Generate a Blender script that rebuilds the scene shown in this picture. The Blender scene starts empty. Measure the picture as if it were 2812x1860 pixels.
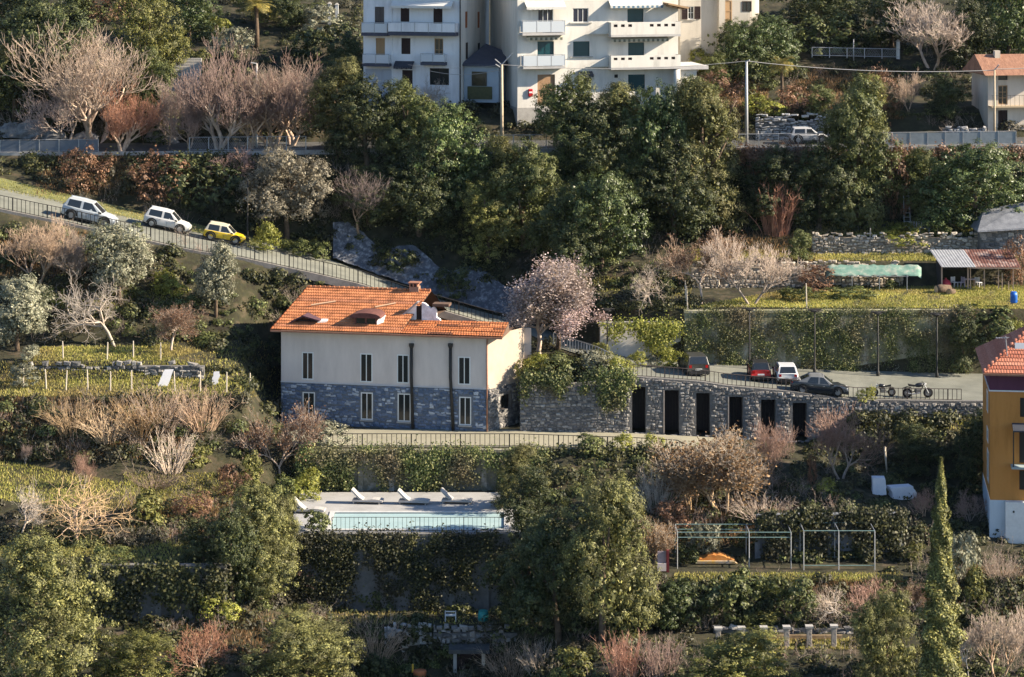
import bpy, math, random
import numpy as np
from mathutils import Vector, Matrix
R = math.radians
random.seed(7)
RNG = np.random.default_rng(11)
scn = bpy.context.scene
COL = scn.collection
# ------------------------------------------------------------------ camera, sky, sun, exposure
CAMZ, CAMD, FPX, PY0 = 42.2, 200.0, 7200.0, -340.0      # photo pixels (2812 wide): f and the horizon row
cam = bpy.data.cameras.new('camera'); cam_o = bpy.data.objects.new('camera', cam); COL.objects.link(cam_o)
cam.sensor_fit = 'HORIZONTAL'; cam.sensor_width = 36.0; cam.lens = FPX / 2812 * 36
cam.shift_y = -(930 - PY0) / 2812; cam.clip_start = 1; cam.clip_end = 3000
cam_o.location = (0, -CAMD, CAMZ); cam_o.rotation_euler = (R(90), 0, 0)
scn.camera = cam_o
SUN_EL, SUN_AZ = R(28), R(-5)                           # azimuth measured from +X towards +Y
sdir = Vector((math.cos(SUN_EL) * math.cos(SUN_AZ), math.cos(SUN_EL) * math.sin(SUN_AZ), math.sin(SUN_EL)))
wd = bpy.data.worlds.new('World'); scn.world = wd; wd.use_nodes = True
nt = wd.node_tree; sky = nt.nodes.new('ShaderNodeTexSky'); sky.sky_type = 'NISHITA'; sky.sun_disc = False
sky.sun_elevation = SUN_EL; sky.sun_rotation = math.pi / 2 - SUN_AZ; sky.air_density = 1.0; sky.dust_density = 0.4; sky.ozone_density = 4.0
nt.nodes['Background'].inputs[1].default_value = 0.075
nt.links.new(sky.outputs[0], nt.nodes['Background'].inputs[0])
sl = bpy.data.lights.new('sun', 'SUN'); sl.energy = 5.0; sl.angle = R(0.5); sl.color = (1.0, 0.86, 0.67)
so = bpy.data.objects.new('sun', sl); COL.objects.link(so); so.rotation_euler = sdir.to_track_quat('Z', 'Y').to_euler()
so.location = (60, -40, 80)
vs = scn.view_settings; vs.view_transform = 'Standard'; vs.look = 'None'; vs.exposure = 1.5; vs.gamma = 1.0
vs.use_curve_mapping = False
scn.render.engine = 'CYCLES'
cy = scn.cycles; cy.max_bounces = 5; cy.diffuse_bounces = 2; cy.glossy_bounces = 2; cy.transmission_bounces = 4
cy.transparent_max_bounces = 6; cy.use_denoising = True; cy.caustics_reflective = False; cy.caustics_refractive = False

# ------------------------------------------------------------------ helpers
def W(px, py, D):
    return Vector(((px - 1406) / FPX * D, D - CAMD, CAMZ - (py - PY0) / FPX * D))
def ppm(D): return FPX / D

MATS = {}
def mat(name, c, c2=None, scale=2.0, rough=0.85, bump=0.0, bscale=12.0, metal=0.0, spec=0.25, c3=None, stretch=None, trans=0.0):
    if name in MATS: return MATS[name]
    m = bpy.data.materials.new(name); m.use_nodes = True; n = m.node_tree.nodes; L = m.node_tree.links
    b = n['Principled BSDF']; b.inputs['Roughness'].default_value = rough; b.inputs['Metallic'].default_value = metal
    b.inputs['Specular IOR Level'].default_value = spec
    b.inputs['Base Color'].default_value = (*c, 1)
    tc = n.new('ShaderNodeTexCoord'); vec = tc.outputs['Object']
    if stretch:
        mp = n.new('ShaderNodeMapping'); mp.inputs['Scale'].default_value = stretch; L.new(vec, mp.inputs[0]); vec = mp.outputs[0]
    if c2:
        t = n.new('ShaderNodeTexNoise'); t.inputs['Scale'].default_value = scale; t.inputs['Detail'].default_value = 6; t.inputs['Roughness'].default_value = 0.65
        L.new(vec, t.inputs['Vector'])
        r = n.new('ShaderNodeValToRGB'); L.new(t.outputs[0], r.inputs[0])
        r.color_ramp.elements[0].position = 0.33; r.color_ramp.elements[0].color = (*c, 1)
        r.color_ramp.elements[1].position = 0.68; r.color_ramp.elements[1].color = (*c2, 1)
        if c3:
            e = r.color_ramp.elements.new(0.5); e.color = (*c3, 1)
        L.new(r.outputs[0], b.inputs['Base Color'])
    if bump:
        t2 = n.new('ShaderNodeTexNoise'); t2.inputs['Scale'].default_value = bscale; t2.inputs['Detail'].default_value = 8
        L.new(vec, t2.inputs['Vector'])
        bp = n.new('ShaderNodeBump'); bp.inputs['Strength'].default_value = bump; bp.inputs['Distance'].default_value = 0.06
        L.new(t2.outputs[0], bp.inputs['Height']); L.new(bp.outputs[0], b.inputs['Normal'])
    MATS[name] = m
    return m

def piece_mat(name, cols, rough=0.9, bump=0.5, bscale=9.0):
    """colour that differs from piece to piece (object random) with a grain"""
    if name in MATS: return MATS[name]
    m = bpy.data.materials.new(name); m.use_nodes = True; n = m.node_tree.nodes; L = m.node_tree.links
    b = n['Principled BSDF']; b.inputs['Roughness'].default_value = rough; b.inputs['Specular IOR Level'].default_value = 0.2
    g = n.new('ShaderNodeNewGeometry'); oi = n.new('ShaderNodeObjectInfo')
    ad = n.new('ShaderNodeMath'); ad.operation = 'ADD'; L.new(g.outputs['Random Per Island'], ad.inputs[0]); L.new(oi.outputs['Random'], ad.inputs[1])
    fr = n.new('ShaderNodeMath'); fr.operation = 'FRACT'; L.new(ad.outputs[0], fr.inputs[0])
    r = n.new('ShaderNodeValToRGB'); L.new(fr.outputs[0], r.inputs[0]); cr = r.color_ramp
    cr.elements[0].position = 0; cr.elements[0].color = (*cols[0], 1); cr.elements[1].position = 1; cr.elements[1].color = (*cols[-1], 1)
    for i, c in enumerate(cols[1:-1]):
        e = cr.elements.new((i + 1) / (len(cols) - 1)); e.color = (*c, 1)
    tc = n.new('ShaderNodeTexCoord'); t = n.new('ShaderNodeTexNoise'); t.inputs['Scale'].default_value = bscale; t.inputs['Detail'].default_value = 6
    L.new(tc.outputs['Object'], t.inputs['Vector'])
    mx = n.new('ShaderNodeMixRGB'); mx.blend_type = 'MULTIPLY'; mx.inputs[0].default_value = 0.7
    r2 = n.new('ShaderNodeValToRGB'); r2.color_ramp.elements[0].position = 0.3; r2.color_ramp.elements[0].color = (0.35, 0.35, 0.35, 1)
    r2.color_ramp.elements[1].position = 0.7; r2.color_ramp.elements[1].color = (1.2, 1.2, 1.2, 1)
    L.new(t.outputs[0], r2.inputs[0]); L.new(r.outputs[0], mx.inputs[1]); L.new(r2.outputs[0], mx.inputs[2]); L.new(mx.outputs[0], b.inputs['Base Color'])
    bp = n.new('ShaderNodeBump'); bp.inputs['Strength'].default_value = bump; bp.inputs['Distance'].default_value = 0.05
    L.new(t.outputs[0], bp.inputs['Height']); L.new(bp.outputs[0], b.inputs['Normal'])
    MATS[name] = m
    return m

def leaf_mat(name, cols, trans=0.25, tint=None, nscale=0.9, rough=0.55):
    """leaves: colour by leaf, by clump (noise) and by plant"""
    if name in MATS: return MATS[name]
    m = bpy.data.materials.new(name); m.use_nodes = True; n = m.node_tree.nodes; L = m.node_tree.links
    out = n['Material Output']; b = n['Principled BSDF']; b.inputs['Roughness'].default_value = rough; b.inputs['Specular IOR Level'].default_value = 0.3
    g = n.new('ShaderNodeNewGeometry')
    r = n.new('ShaderNodeValToRGB'); cr = r.color_ramp
    L.new(g.outputs['Random Per Island'], r.inputs[0])
    cr.elements[0].position = 0.0; cr.elements[0].color = (*cols[0], 1)
    cr.elements[1].position = 1.0; cr.elements[1].color = (*cols[-1], 1)
    for i, c in enumerate(cols[1:-1]):
        e = cr.elements.new((i + 1) / (len(cols) - 1)); e.color = (*c, 1)
    oi = n.new('ShaderNodeObjectInfo'); tc = n.new('ShaderNodeTexCoord')
    ns = n.new('ShaderNodeTexNoise'); ns.inputs['Scale'].default_value = nscale; ns.inputs['Detail'].default_value = 3
    L.new(tc.outputs['Object'], ns.inputs['Vector'])
    mr = n.new('ShaderNodeMapRange'); mr.inputs[1].default_value = 0.3; mr.inputs[2].default_value = 0.7; mr.inputs[3].default_value = 0.55; mr.inputs[4].default_value = 1.35
    L.new(ns.outputs[0], mr.inputs[0])
    mr2 = n.new('ShaderNodeMapRange'); mr2.inputs[3].default_value = 0.75; mr2.inputs[4].default_value = 1.25; L.new(oi.outputs['Random'], mr2.inputs[0])
    mu = n.new('ShaderNodeMath'); mu.operation = 'MULTIPLY'; L.new(mr.outputs[0], mu.inputs[0]); L.new(mr2.outputs[0], mu.inputs[1])
    mx = n.new('ShaderNodeMixRGB'); mx.blend_type = 'MULTIPLY'; mx.inputs[0].default_value = 1
    L.new(r.outputs[0], mx.inputs[1]); L.new(mu.outputs[0], mx.inputs[2])
    col = mx.outputs[0]
    if tint:
        ns2 = n.new('ShaderNodeTexNoise'); ns2.inputs['Scale'].default_value = nscale * 0.6; ns2.inputs['Detail'].default_value = 2
        L.new(tc.outputs['Object'], ns2.inputs['Vector'])
        rr = n.new('ShaderNodeValToRGB'); rr.color_ramp.elements[0].position = 0.5; rr.color_ramp.elements[1].position = 0.7
        L.new(ns2.outputs[0], rr.inputs[0])
        m2 = n.new('ShaderNodeMixRGB'); L.new(rr.outputs[0], m2.inputs[0]); L.new(col, m2.inputs[1]); m2.inputs[2].default_value = (*tint, 1); col = m2.outputs[0]
    L.new(col, b.inputs['Base Color'])
    tr = n.new('ShaderNodeBsdfTranslucent'); L.new(col, tr.inputs[0])
    ms = n.new('ShaderNodeMixShader'); ms.inputs[0].default_value = trans
    L.new(b.outputs[0], ms.inputs[1]); L.new(tr.outputs[0], ms.inputs[2]); L.new(ms.outputs[0], out.inputs[0])
    MATS[name] = m
    return m

def glass_mat(name, c, rough=0.08, spec=0.6):
    return mat(name, c, rough=rough, spec=spec)

class MB:
    def __init__(s): s.v = []; s.f = []
    def quad(s, a, b, c, d):
        i = len(s.v); s.v += [tuple(a), tuple(b), tuple(c), tuple(d)]; s.f.append((i, i + 1, i + 2, i + 3)); return s
    def poly(s, pts):
        i = len(s.v); s.v += [tuple(p) for p in pts]; s.f.append(tuple(range(i, i + len(pts)))); return s
    def box(s, x0, x1, y0, y1, z0, z1):
        i = len(s.v)
        s.v += [(x0, y0, z0), (x1, y0, z0), (x1, y1, z0), (x0, y1, z0), (x0, y0, z1), (x1, y0, z1), (x1, y1, z1), (x0, y1, z1)]
        s.f += [tuple(i + k for k in q) for q in ((0, 3, 2, 1), (4, 5, 6, 7), (0, 1, 5, 4), (1, 2, 6, 5), (2, 3, 7, 6), (3, 0, 4, 7))]
        return s
    def hexa(s, b4, t4):
        i = len(s.v); s.v += [tuple(p) for p in b4] + [tuple(p) for p in t4]
        s.f += [tuple(i + k for k in q) for q in ((0, 3, 2, 1), (4, 5, 6, 7), (0, 1, 5, 4), (1, 2, 6, 5), (2, 3, 7, 6), (3, 0, 4, 7))]
        return s
    def prism(s, pts, y0, y1):
        """polygon in x,z swept along y"""
        i = len(s.v); k = len(pts)
        s.v += [(p[0], y0, p[1]) for p in pts] + [(p[0], y1, p[1]) for p in pts]
        s.f.append(tuple(range(i, i + k))); s.f.append(tuple(range(i + 2 * k - 1, i + k - 1, -1)))
        for a in range(k):
            b = (a + 1) % k; s.f.append((i + a, i + k + a, i + k + b, i + b))
        return s
    def tube(s, pts, r, n=6, cap=True):
        pts = [Vector(p) for p in pts]; rr = r if isinstance(r, (list, tuple)) else [r] * len(pts); base = len(s.v)
        for k, p in enumerate(pts):
            d = (pts[min(k + 1, len(pts) - 1)] - pts[max(k - 1, 0)]).normalized()
            a = Vector((0, 0, 1)) if abs(d.z) < 0.9 else Vector((1, 0, 0))
            u = d.cross(a).normalized(); w = u.cross(d)
            for j in range(n):
                t = 2 * math.pi * j / n; s.v.append(tuple(p + (u * math.cos(t) + w * math.sin(t)) * rr[k]))
        for k in range(len(pts) - 1):
            for j in range(n):
                a = base + k * n + j; b = base + k * n + (j + 1) % n; s.f.append((a, b, b + n, a + n))
        if cap:
            s.f.append(tuple(range(base + n - 1, base - 1, -1))); e = base + (len(pts) - 1) * n; s.f.append(tuple(range(e, e + n)))
        return s
    def lathe(s, prof, n=12, c=(0, 0, 0)):
        base = len(s.v)
        for (r, z) in prof:
            for j in range(n):
                t = 2 * math.pi * j / n; s.v.append((c[0] + r * math.cos(t), c[1] + r * math.sin(t), c[2] + z))
        for k in range(len(prof) - 1):
            for j in range(n):
                a = base + k * n + j; b = base + k * n + (j + 1) % n; s.f.append((a, b, b + n, a + n))
        s.f.append(tuple(range(base + n - 1, base - 1, -1))); e = base + (len(prof) - 1) * n; s.f.append(tuple(range(e, e + n)))
        return s
    def mesh(s, name, m, smooth=False):
        me = bpy.data.meshes.new(name); me.from_pydata(s.v, [], s.f); me.update()
        if m: me.materials.append(m)
        if smooth: me.polygons.foreach_set('use_smooth', [True] * len(me.polygons))
        return me
    def build(s, name, m, parent=None, smooth=False, loc=None, bevel=0.0):
        o = put(name, s.mesh(name, m, smooth), parent, loc)
        if bevel:
            b = o.modifiers.new('edge', 'BEVEL'); b.width = bevel; b.segments = 2; b.limit_method = 'ANGLE'
        return o

def put(name, me, parent=None, loc=None, rot=None, scale=None):
    o = bpy.data.objects.new(name, me); COL.objects.link(o)
    if parent: o.parent = parent
    if loc is not None: o.location = loc
    if rot is not None: o.rotation_euler = rot
    if scale is not None: o.scale = scale
    return o
def tag(o, label=None, cat=None, group=None, kind=None):
    if label: o['label'] = label
    if cat: o['category'] = cat
    if group: o['group'] = group
    if kind: o['kind'] = kind
    return o
def thing(name, label, cat, loc=(0, 0, 0), rotz=0, group=None):
    o = put(name, None, None, loc, (0, 0, rotz)); o.empty_display_size = 0.3
    return tag(o, label, cat, group)
def array_mesh(name, v, f, m, smooth=False):
    """v (N,3), f (M,k): fast mesh"""
    me = bpy.data.meshes.new(name); v = np.asarray(v, dtype=np.float32); f = np.asarray(f, dtype=np.int32); k = f.shape[1]
    me.vertices.add(len(v)); me.vertices.foreach_set('co', v.ravel())
    me.loops.add(f.size); me.loops.foreach_set('vertex_index', f.ravel())
    me.polygons.add(len(f)); me.polygons.foreach_set('loop_start', np.arange(0, f.size, k, dtype=np.int32))
    me.polygons.foreach_set('loop_total', np.full(len(f), k, dtype=np.int32))
    if smooth: me.polygons.foreach_set('use_smooth', np.ones(len(f), dtype=bool))
    me.update(calc_edges=True); me.validate()
    if m: me.materials.append(m)
    return me
def nrm(a): return a / np.maximum(np.linalg.norm(a, axis=-1, keepdims=True), 1e-6)
def rhombs(c, n, s, asp=0.6, rng=RNG, tdir=None):
    r = rng.normal(size=c.shape) if tdir is None else tdir
    t = nrm(r - n * np.sum(r * n, -1, keepdims=True)); b = np.cross(n, t)
    s = np.asarray(s).reshape(-1, 1)
    return np.stack([c + t * s, c + b * s * asp, c - t * s, c - b * s * asp], 1)
def quads_mesh(name, q, m):
    q = np.asarray(q); N = len(q)
    return array_mesh(name, q.reshape(-1, 3), np.arange(N * 4).reshape(-1, 4), m)
def segs_mesh(name, p0, p1, r0, r1, m, n=3):
    p0, p1 = np.asarray(p0), np.asarray(p1); r0 = np.asarray(r0).reshape(-1, 1); r1 = np.asarray(r1).reshape(-1, 1)
    d = nrm(p1 - p0); a = np.where(np.abs(d[:, 2:3]) < 0.9, [[0, 0, 1.0]], [[1.0, 0, 0]]); u = nrm(np.cross(d, a)); w = np.cross(u, d)
    rings = []
    for k in range(n):
        t = 2 * math.pi * k / n; o = u * math.cos(t) + w * math.sin(t); rings.append((p0 + o * r0, p1 + o * r1))
    v = np.stack([x for pr in rings for x in pr], 1)      # (N, 2n, 3)
    f = []
    N = len(p0); base = np.arange(N)[:, None] * 2 * n
    for k in range(n):
        j = (k + 1) % n; f.append(base + np.array([[2 * k, 2 * j, 2 * j + 1, 2 * k + 1]]))
    return array_mesh(name, v.reshape(-1, 3), np.concatenate(f, 0), m)

# ------------------------------------------------------------------ the hillside: levels (py, D) across the picture columns
PXS = [-400, 0, 340, 660, 780, 1000, 1338, 1415, 1450, 1530, 1640, 1735, 2000, 2350, 2640, 2812, 3250]
def lev(*p): return p
RF = {-400: (490, 214), 0: (575, 214), 180: (612, 214), 340: (648, 214), 536: (690, 214), 660: (708, 214), 867: (753, 214), 1000: (784, 214), 1061: (808, 214), 1200: (850, 213.8),
      1338: (890, 213.5), 1415: (908, 213), 1450: (918, 212), 1530: (955, 208), 1640: (990, 203), 1735: (1036, 199.6), 1922: (1050, 199.5), 2000: (1062, 199.5), 2180: (1078, 199.5), 2350: (1100, 199.5), 2640: (1104, 199.5), 2812: (1106, 199.5), 3250: (1110, 199.5)}
RB = {-400: (410, 226), 0: (490, 226), 340: (572, 225), 660: (645, 224), 906: (715, 222), 1200: (822, 220), 1338: (862, 219), 1415: (880, 218.5), 1450: (890, 218), 1530: (918, 216), 1640: (950, 210),
      1735: (986, 208.4), 2000: (1001, 208.4), 2350: (1019, 208.4), 2640: (1027, 208.4), 2812: (1030, 208.4), 3250: (1033, 208.4)}
H0 = lambda D: (CAMZ * FPX / D + PY0, D)                  # a point at height 0
LV = [
 {-400: (2000, 156), 660: (2000, 158), 1000: (2000, 166), 1415: (2000, 166), 1640: (2000, 157), 3250: (2000, 156)},
 {-400: (1790, 168), 660: (1795, 169), 1000: (1835, 173.5), 1415: (1835, 173.5), 1640: (1805, 167), 3250: (1805, 167)},
 {-400: (1690, 173.7), 660: (1700, 173.7), 1000: (1716, 174.8), 1415: (1716, 174.8), 1640: (1745, 171), 3250: (1745, 171)},
 {-400: (1545, 174), 340: (1545, 174), 660: (1600, 175), 780: (1676, 179.8), 1415: (1676, 179.8), 1640: (1720, 173), 1735: (1735, 172), 3250: (1735, 172)},
 {-400: (1500, 178), 340: (1500, 178), 660: (1480, 178), 780: (1462, 180.5), 1415: (1462, 180.5), 1530: (1500, 179), 1735: (1592, 175.5), 3250: (1592, 175.5)},
 {-400: (1375, 183), 0: (1375, 183), 340: (1420, 182), 660: (1420, 185), 780: (1346, 193.3), 1415: (1346, 193.3), 1530: (1400, 186), 1735: (1545, 179.6), 2640: (1545, 179.6), 2812: (1540, 181), 3250: (1540, 181)},
 {-400: (1250, 190), 0: (1260, 190), 340: (1335, 187), 660: (1350, 190), 780: (1230, 193.9), 1415: (1230, 193.9), 1735: (1240, 193.9), 1900: (1250, 193.9), 2000: (1330, 188), 2350: (1405, 183), 2640: (1440, 186), 3250: (1440, 186)},
 {-400: (1090, 194), 0: (1090, 194), 340: (1085, 194), 660: (1085, 195), 780: H0(200), 1338: H0(199.8), 1415: (1182, 199.6), 1450: (1184, 199.4), 1735: (1192, 199), 2000: (1205, 199), 2350: (1260, 197), 2640: (1330, 194), 3250: (1330, 194)},
 {-400: (1048, 197.5), 340: (1048, 197.5), 660: (1048, 198), 780: H0(204), 1415: H0(204), 1425: H0(204), 1450: (1170, 200.8), 1735: (1180, 200.9), 2000: (1185, 200.9), 2216: (1190, 200.8), 2350: (1220, 198), 2640: (1290, 195), 3250: (1290, 195)},
 {-400: (992, 198.6), 340: (992, 198.6), 660: (1000, 201), 780: H0(208), 1415: H0(208), 1425: H0(208), 1450: (1090, 200.9), 1530: (1085, 200.9), 1735: (1120, 200.9), 2000: (1130, 200.9), 2216: (1150, 200.8), 2350: (1170, 198.6), 2640: (1220, 197), 3250: (1220, 197)},
 {-400: (950, 203.5), 340: (950, 203.5), 660: (930, 206), 780: H0(212), 1415: H0(212), 1425: H0(212), 1450: (1032, 201), 1530: (1040, 201.2), 1640: (1040, 201), 1735: (1085, 200.9), 2000: (1095, 200.9), 2216: (1110, 200.8), 2350: (1125, 199.2), 2640: (1160, 199), 3250: (1160, 199)},
 RF, RB,
 {p: ((RB[p][0] - 12, RB[p][1] + 0.5) if p < 1500 else (862, 213) if p == 1530 else (850, 211) if p == 1640 else (850, 208.9)) for p in RB},
 {-400: (400, 227), 0: (478, 227), 340: (545, 226), 660: (600, 225), 1000: (690, 223), 1338: (790, 221), 1450: (800, 220), 1640: (800, 217), 1735: (790, 217), 3250: (785, 218)},
 {-400: (398, 227.3), 0: (470, 227.5), 340: (520, 226.5), 660: (560, 226), 1000: (630, 224.5), 1338: (720, 223), 1450: (725, 221), 1640: (728, 219), 1735: (725, 218.6), 3250: (712, 219.5)},
 {-400: (394, 227.8), 0: (460, 228), 340: (500, 227.2), 660: (530, 226.8), 1000: (570, 226), 1338: (650, 225), 1450: (690, 223), 1640: (700, 222.5), 1735: (700, 222.5), 3250: (690, 223)},
 {-400: (390, 228.2), 0: (450, 228.5), 340: (480, 228), 660: (500, 227.8), 1000: (520, 227.5), 1338: (600, 226.5), 1450: (650, 224.5), 1640: (655, 224.2), 3250: (640, 224.5)},
 {-400: (386, 228.6), 0: (442, 229), 340: (455, 228.8), 1000: (470, 228.6), 1338: (560, 227.6), 1450: (620, 227), 3250: (612, 227.5)},
 {-400: (424, 230), 0: (423, 230), 1480: (410, 230), 2000: (410, 230), 3250: (396, 230)},
 {-400: (398, 235), 0: (397, 235), 1480: (387, 235), 2000: (386, 235), 3250: (374, 235)},
 {-400: (305, 238), 3250: (298, 238)},
 {-400: (275, 243), 3250: (275, 243)},
 {-400: (120, 256), 3250: (120, 256)},
 {-400: (-50, 275), 3250: (-50, 275)},
 {-400: (-250, 305), 3250: (-250, 305)},
]
NL = len(LV)
def lev_at(k, px):
    d = LV[k]; xs = sorted(d); return (np.interp(px, xs, [d[x][0] for x in xs]), np.interp(px, xs, [d[x][1] for x in xs]))
# at the far upper left the ramp meets the upper road: keep the levels in order
def column(px):
    pts = [lev_at(k, px) for k in range(NL)]
    out = []
    for py, D in pts: out.append((D, CAMZ - (py - PY0) / FPX * D))
    return out
SUB = 4
GX = np.arange(-400, 3251, 25.0)
prof = []
for px in GX:
    c = column(px); r = []
    for k in range(NL - 1):
        for j in range(SUB):
            t = j / SUB; r.append((c[k][0] * (1 - t) + c[k + 1][0] * t, c[k][1] * (1 - t) + c[k + 1][1] * t))
    r.append(c[-1]); prof.append(r)
prof = np.array(prof)                                     # (cols, rows, [D, z])
PYG = np.arange(-250, 2000, 4.0)
DT = np.zeros((len(GX), len(PYG)))
for i in range(len(GX)):
    D = prof[i, :, 0]; py = (CAMZ - prof[i, :, 1]) * FPX / D + PY0
    DT[i] = np.interp(PYG, np.minimum.accumulate(py)[::-1], D[::-1])
def gD(px, py):
    px = np.asarray(px, float); py = np.asarray(py, float)
    a = np.clip((px - GX[0]) / 25, 0, len(GX) - 1.001); b = np.clip((py - PYG[0]) / 4, 0, len(PYG) - 1.001)
    i = a.astype(int); j = b.astype(int); fa = a - i; fb = b - j
    return DT[i, j] * (1 - fa) * (1 - fb) + DT[i + 1, j] * fa * (1 - fb) + DT[i, j + 1] * (1 - fa) * fb + DT[i + 1, j + 1] * fa * fb
def gps(px, py):
    D = gD(px, py); px = np.asarray(px, float); py = np.asarray(py, float)
    return np.stack([(px - 1406) / FPX * D, D - CAMD, CAMZ - (py - PY0) / FPX * D], -1)
def gp(px, py): return Vector(gps(px, py).tolist())

soil = mat('soil', (0.022, 0.018, 0.013), (0.085, 0.065, 0.042), scale=0.8, c3=(0.035, 0.035, 0.018), bump=0.9, bscale=3.0, rough=1)
tv, tf = [], []
rows = prof.shape[1]
extra_front = [(10, -26.0), (60, -22.0), (120, -15.0)]
extra_back = [(340, 55.0), (420, 80.0), (600, 120.0)]
for i, px in enumerate(GX):
    k = (px - 1406) / FPX
    for D, z in extra_front: tv.append((k * max(D, 150), D - CAMD, z))
    for j in range(rows):
        D, z = prof[i, j]; s = math.sin(i * 12.9 + j * 78.2) * 43758.5; s -= math.floor(s)
        seg = min(j // SUB, NL - 2)
        bank = seg in (0, 1, 2, 5, 9, 13, 15, 17, 20, 21, 22, 23) and j % SUB
        tv.append((k * D, D - CAMD + (0.35 * (s - 0.3) if bank else 0), z + ((s - 0.5) * 0.25 if bank else 0)))
    for D, z in extra_back: tv.append((k * D, D - CAMD, z))
nr = rows + 6
for i in range(len(GX) - 1):
    for j in range(nr - 1):
        a = i * nr + j; tf.append((a, a + nr, a + nr + 1, a + 1))
terrain = put('hillside_terrain', array_mesh('hillside_terrain', tv, tf, soil, smooth=True)); tag(terrain, kind='structure')

def strip(name, lo, hi, px0, px1, m, lift=0.03, n=60, t0=0.0, t1=1.0):
    mb = MB(); xs = np.linspace(px0, px1, n)
    pr = []
    for px in xs:
        a = lev_at(lo, px); b = lev_at(hi, px); A = W(px, *a); B = W(px, *b); C = A.lerp(B, t0); D = A.lerp(B, t1); C.z += lift; D.z += lift; pr.append((C, D))
    for (a, b), (c, d) in zip(pr, pr[1:]):
        for k in range(3):
            mb.quad(a.lerp(b, k / 3), c.lerp(d, k / 3), c.lerp(d, (k + 1) / 3), a.lerp(b, (k + 1) / 3))
    return tag(mb.build(name, m), kind='structure')
m_road = mat('road_surface', (0.135, 0.14, 0.118), (0.205, 0.207, 0.175), scale=0.5, rough=0.95, bump=0.25, bscale=14)
m_asph = mat('old_asphalt', (0.055, 0.055, 0.055), (0.10, 0.10, 0.095), scale=0.7, rough=0.95, bump=0.2)
m_pave = mat('terrace_paving', (0.24, 0.225, 0.17), (0.31, 0.29, 0.215), scale=0.6, rough=0.95, bump=0.2)
strip('road', 11, 12, -300, 3000, m_road, 0.04, 150)
strip('road_verge', 11, 12, -300, 720, mat('verge_soil', (.10, .11, .045), (.18, .18, .075), scale=1.5, rough=1, bump=.5), 0.06, 60, .68, 1.0)
strip('upper_road', 19, 20, -300, 3100, m_asph, 0.04, 60)
strip('house_terrace', 6, 7, 800, 1960, m_pave, 0.05, 60)

def fascia(px0, px1, th, m, name):
    mb = MB(); xs = np.linspace(px0, px1, 60); pr = [W(px, *lev_at(11, px)) for px in xs]
    for a, b in zip(pr, pr[1:]):
        f, k = Vector((0, -.22, 0)), Vector((0, .1, 0)); dn, up = Vector((0, 0, -th)), Vector((0, 0, .07)); mb.hexa([a + f + dn, b + f + dn, b + k + dn, a + k + dn], [a + f + up, b + f + up, b + k + up, a + k + up])
    return tag(mb.build(name, m), kind='structure')
fascia(-300, 1420, .55, mat('ramp_edge_concrete', (.20, .18, .16), (.32, .29, .26), scale=1.5, bump=.3, rough=.95), 'road_kerb')
def roadpt(px, t):
    return W(px, *lev_at(11, px)).lerp(W(px, *lev_at(12, px)), t) + Vector((0, 0, 0.04))
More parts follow.
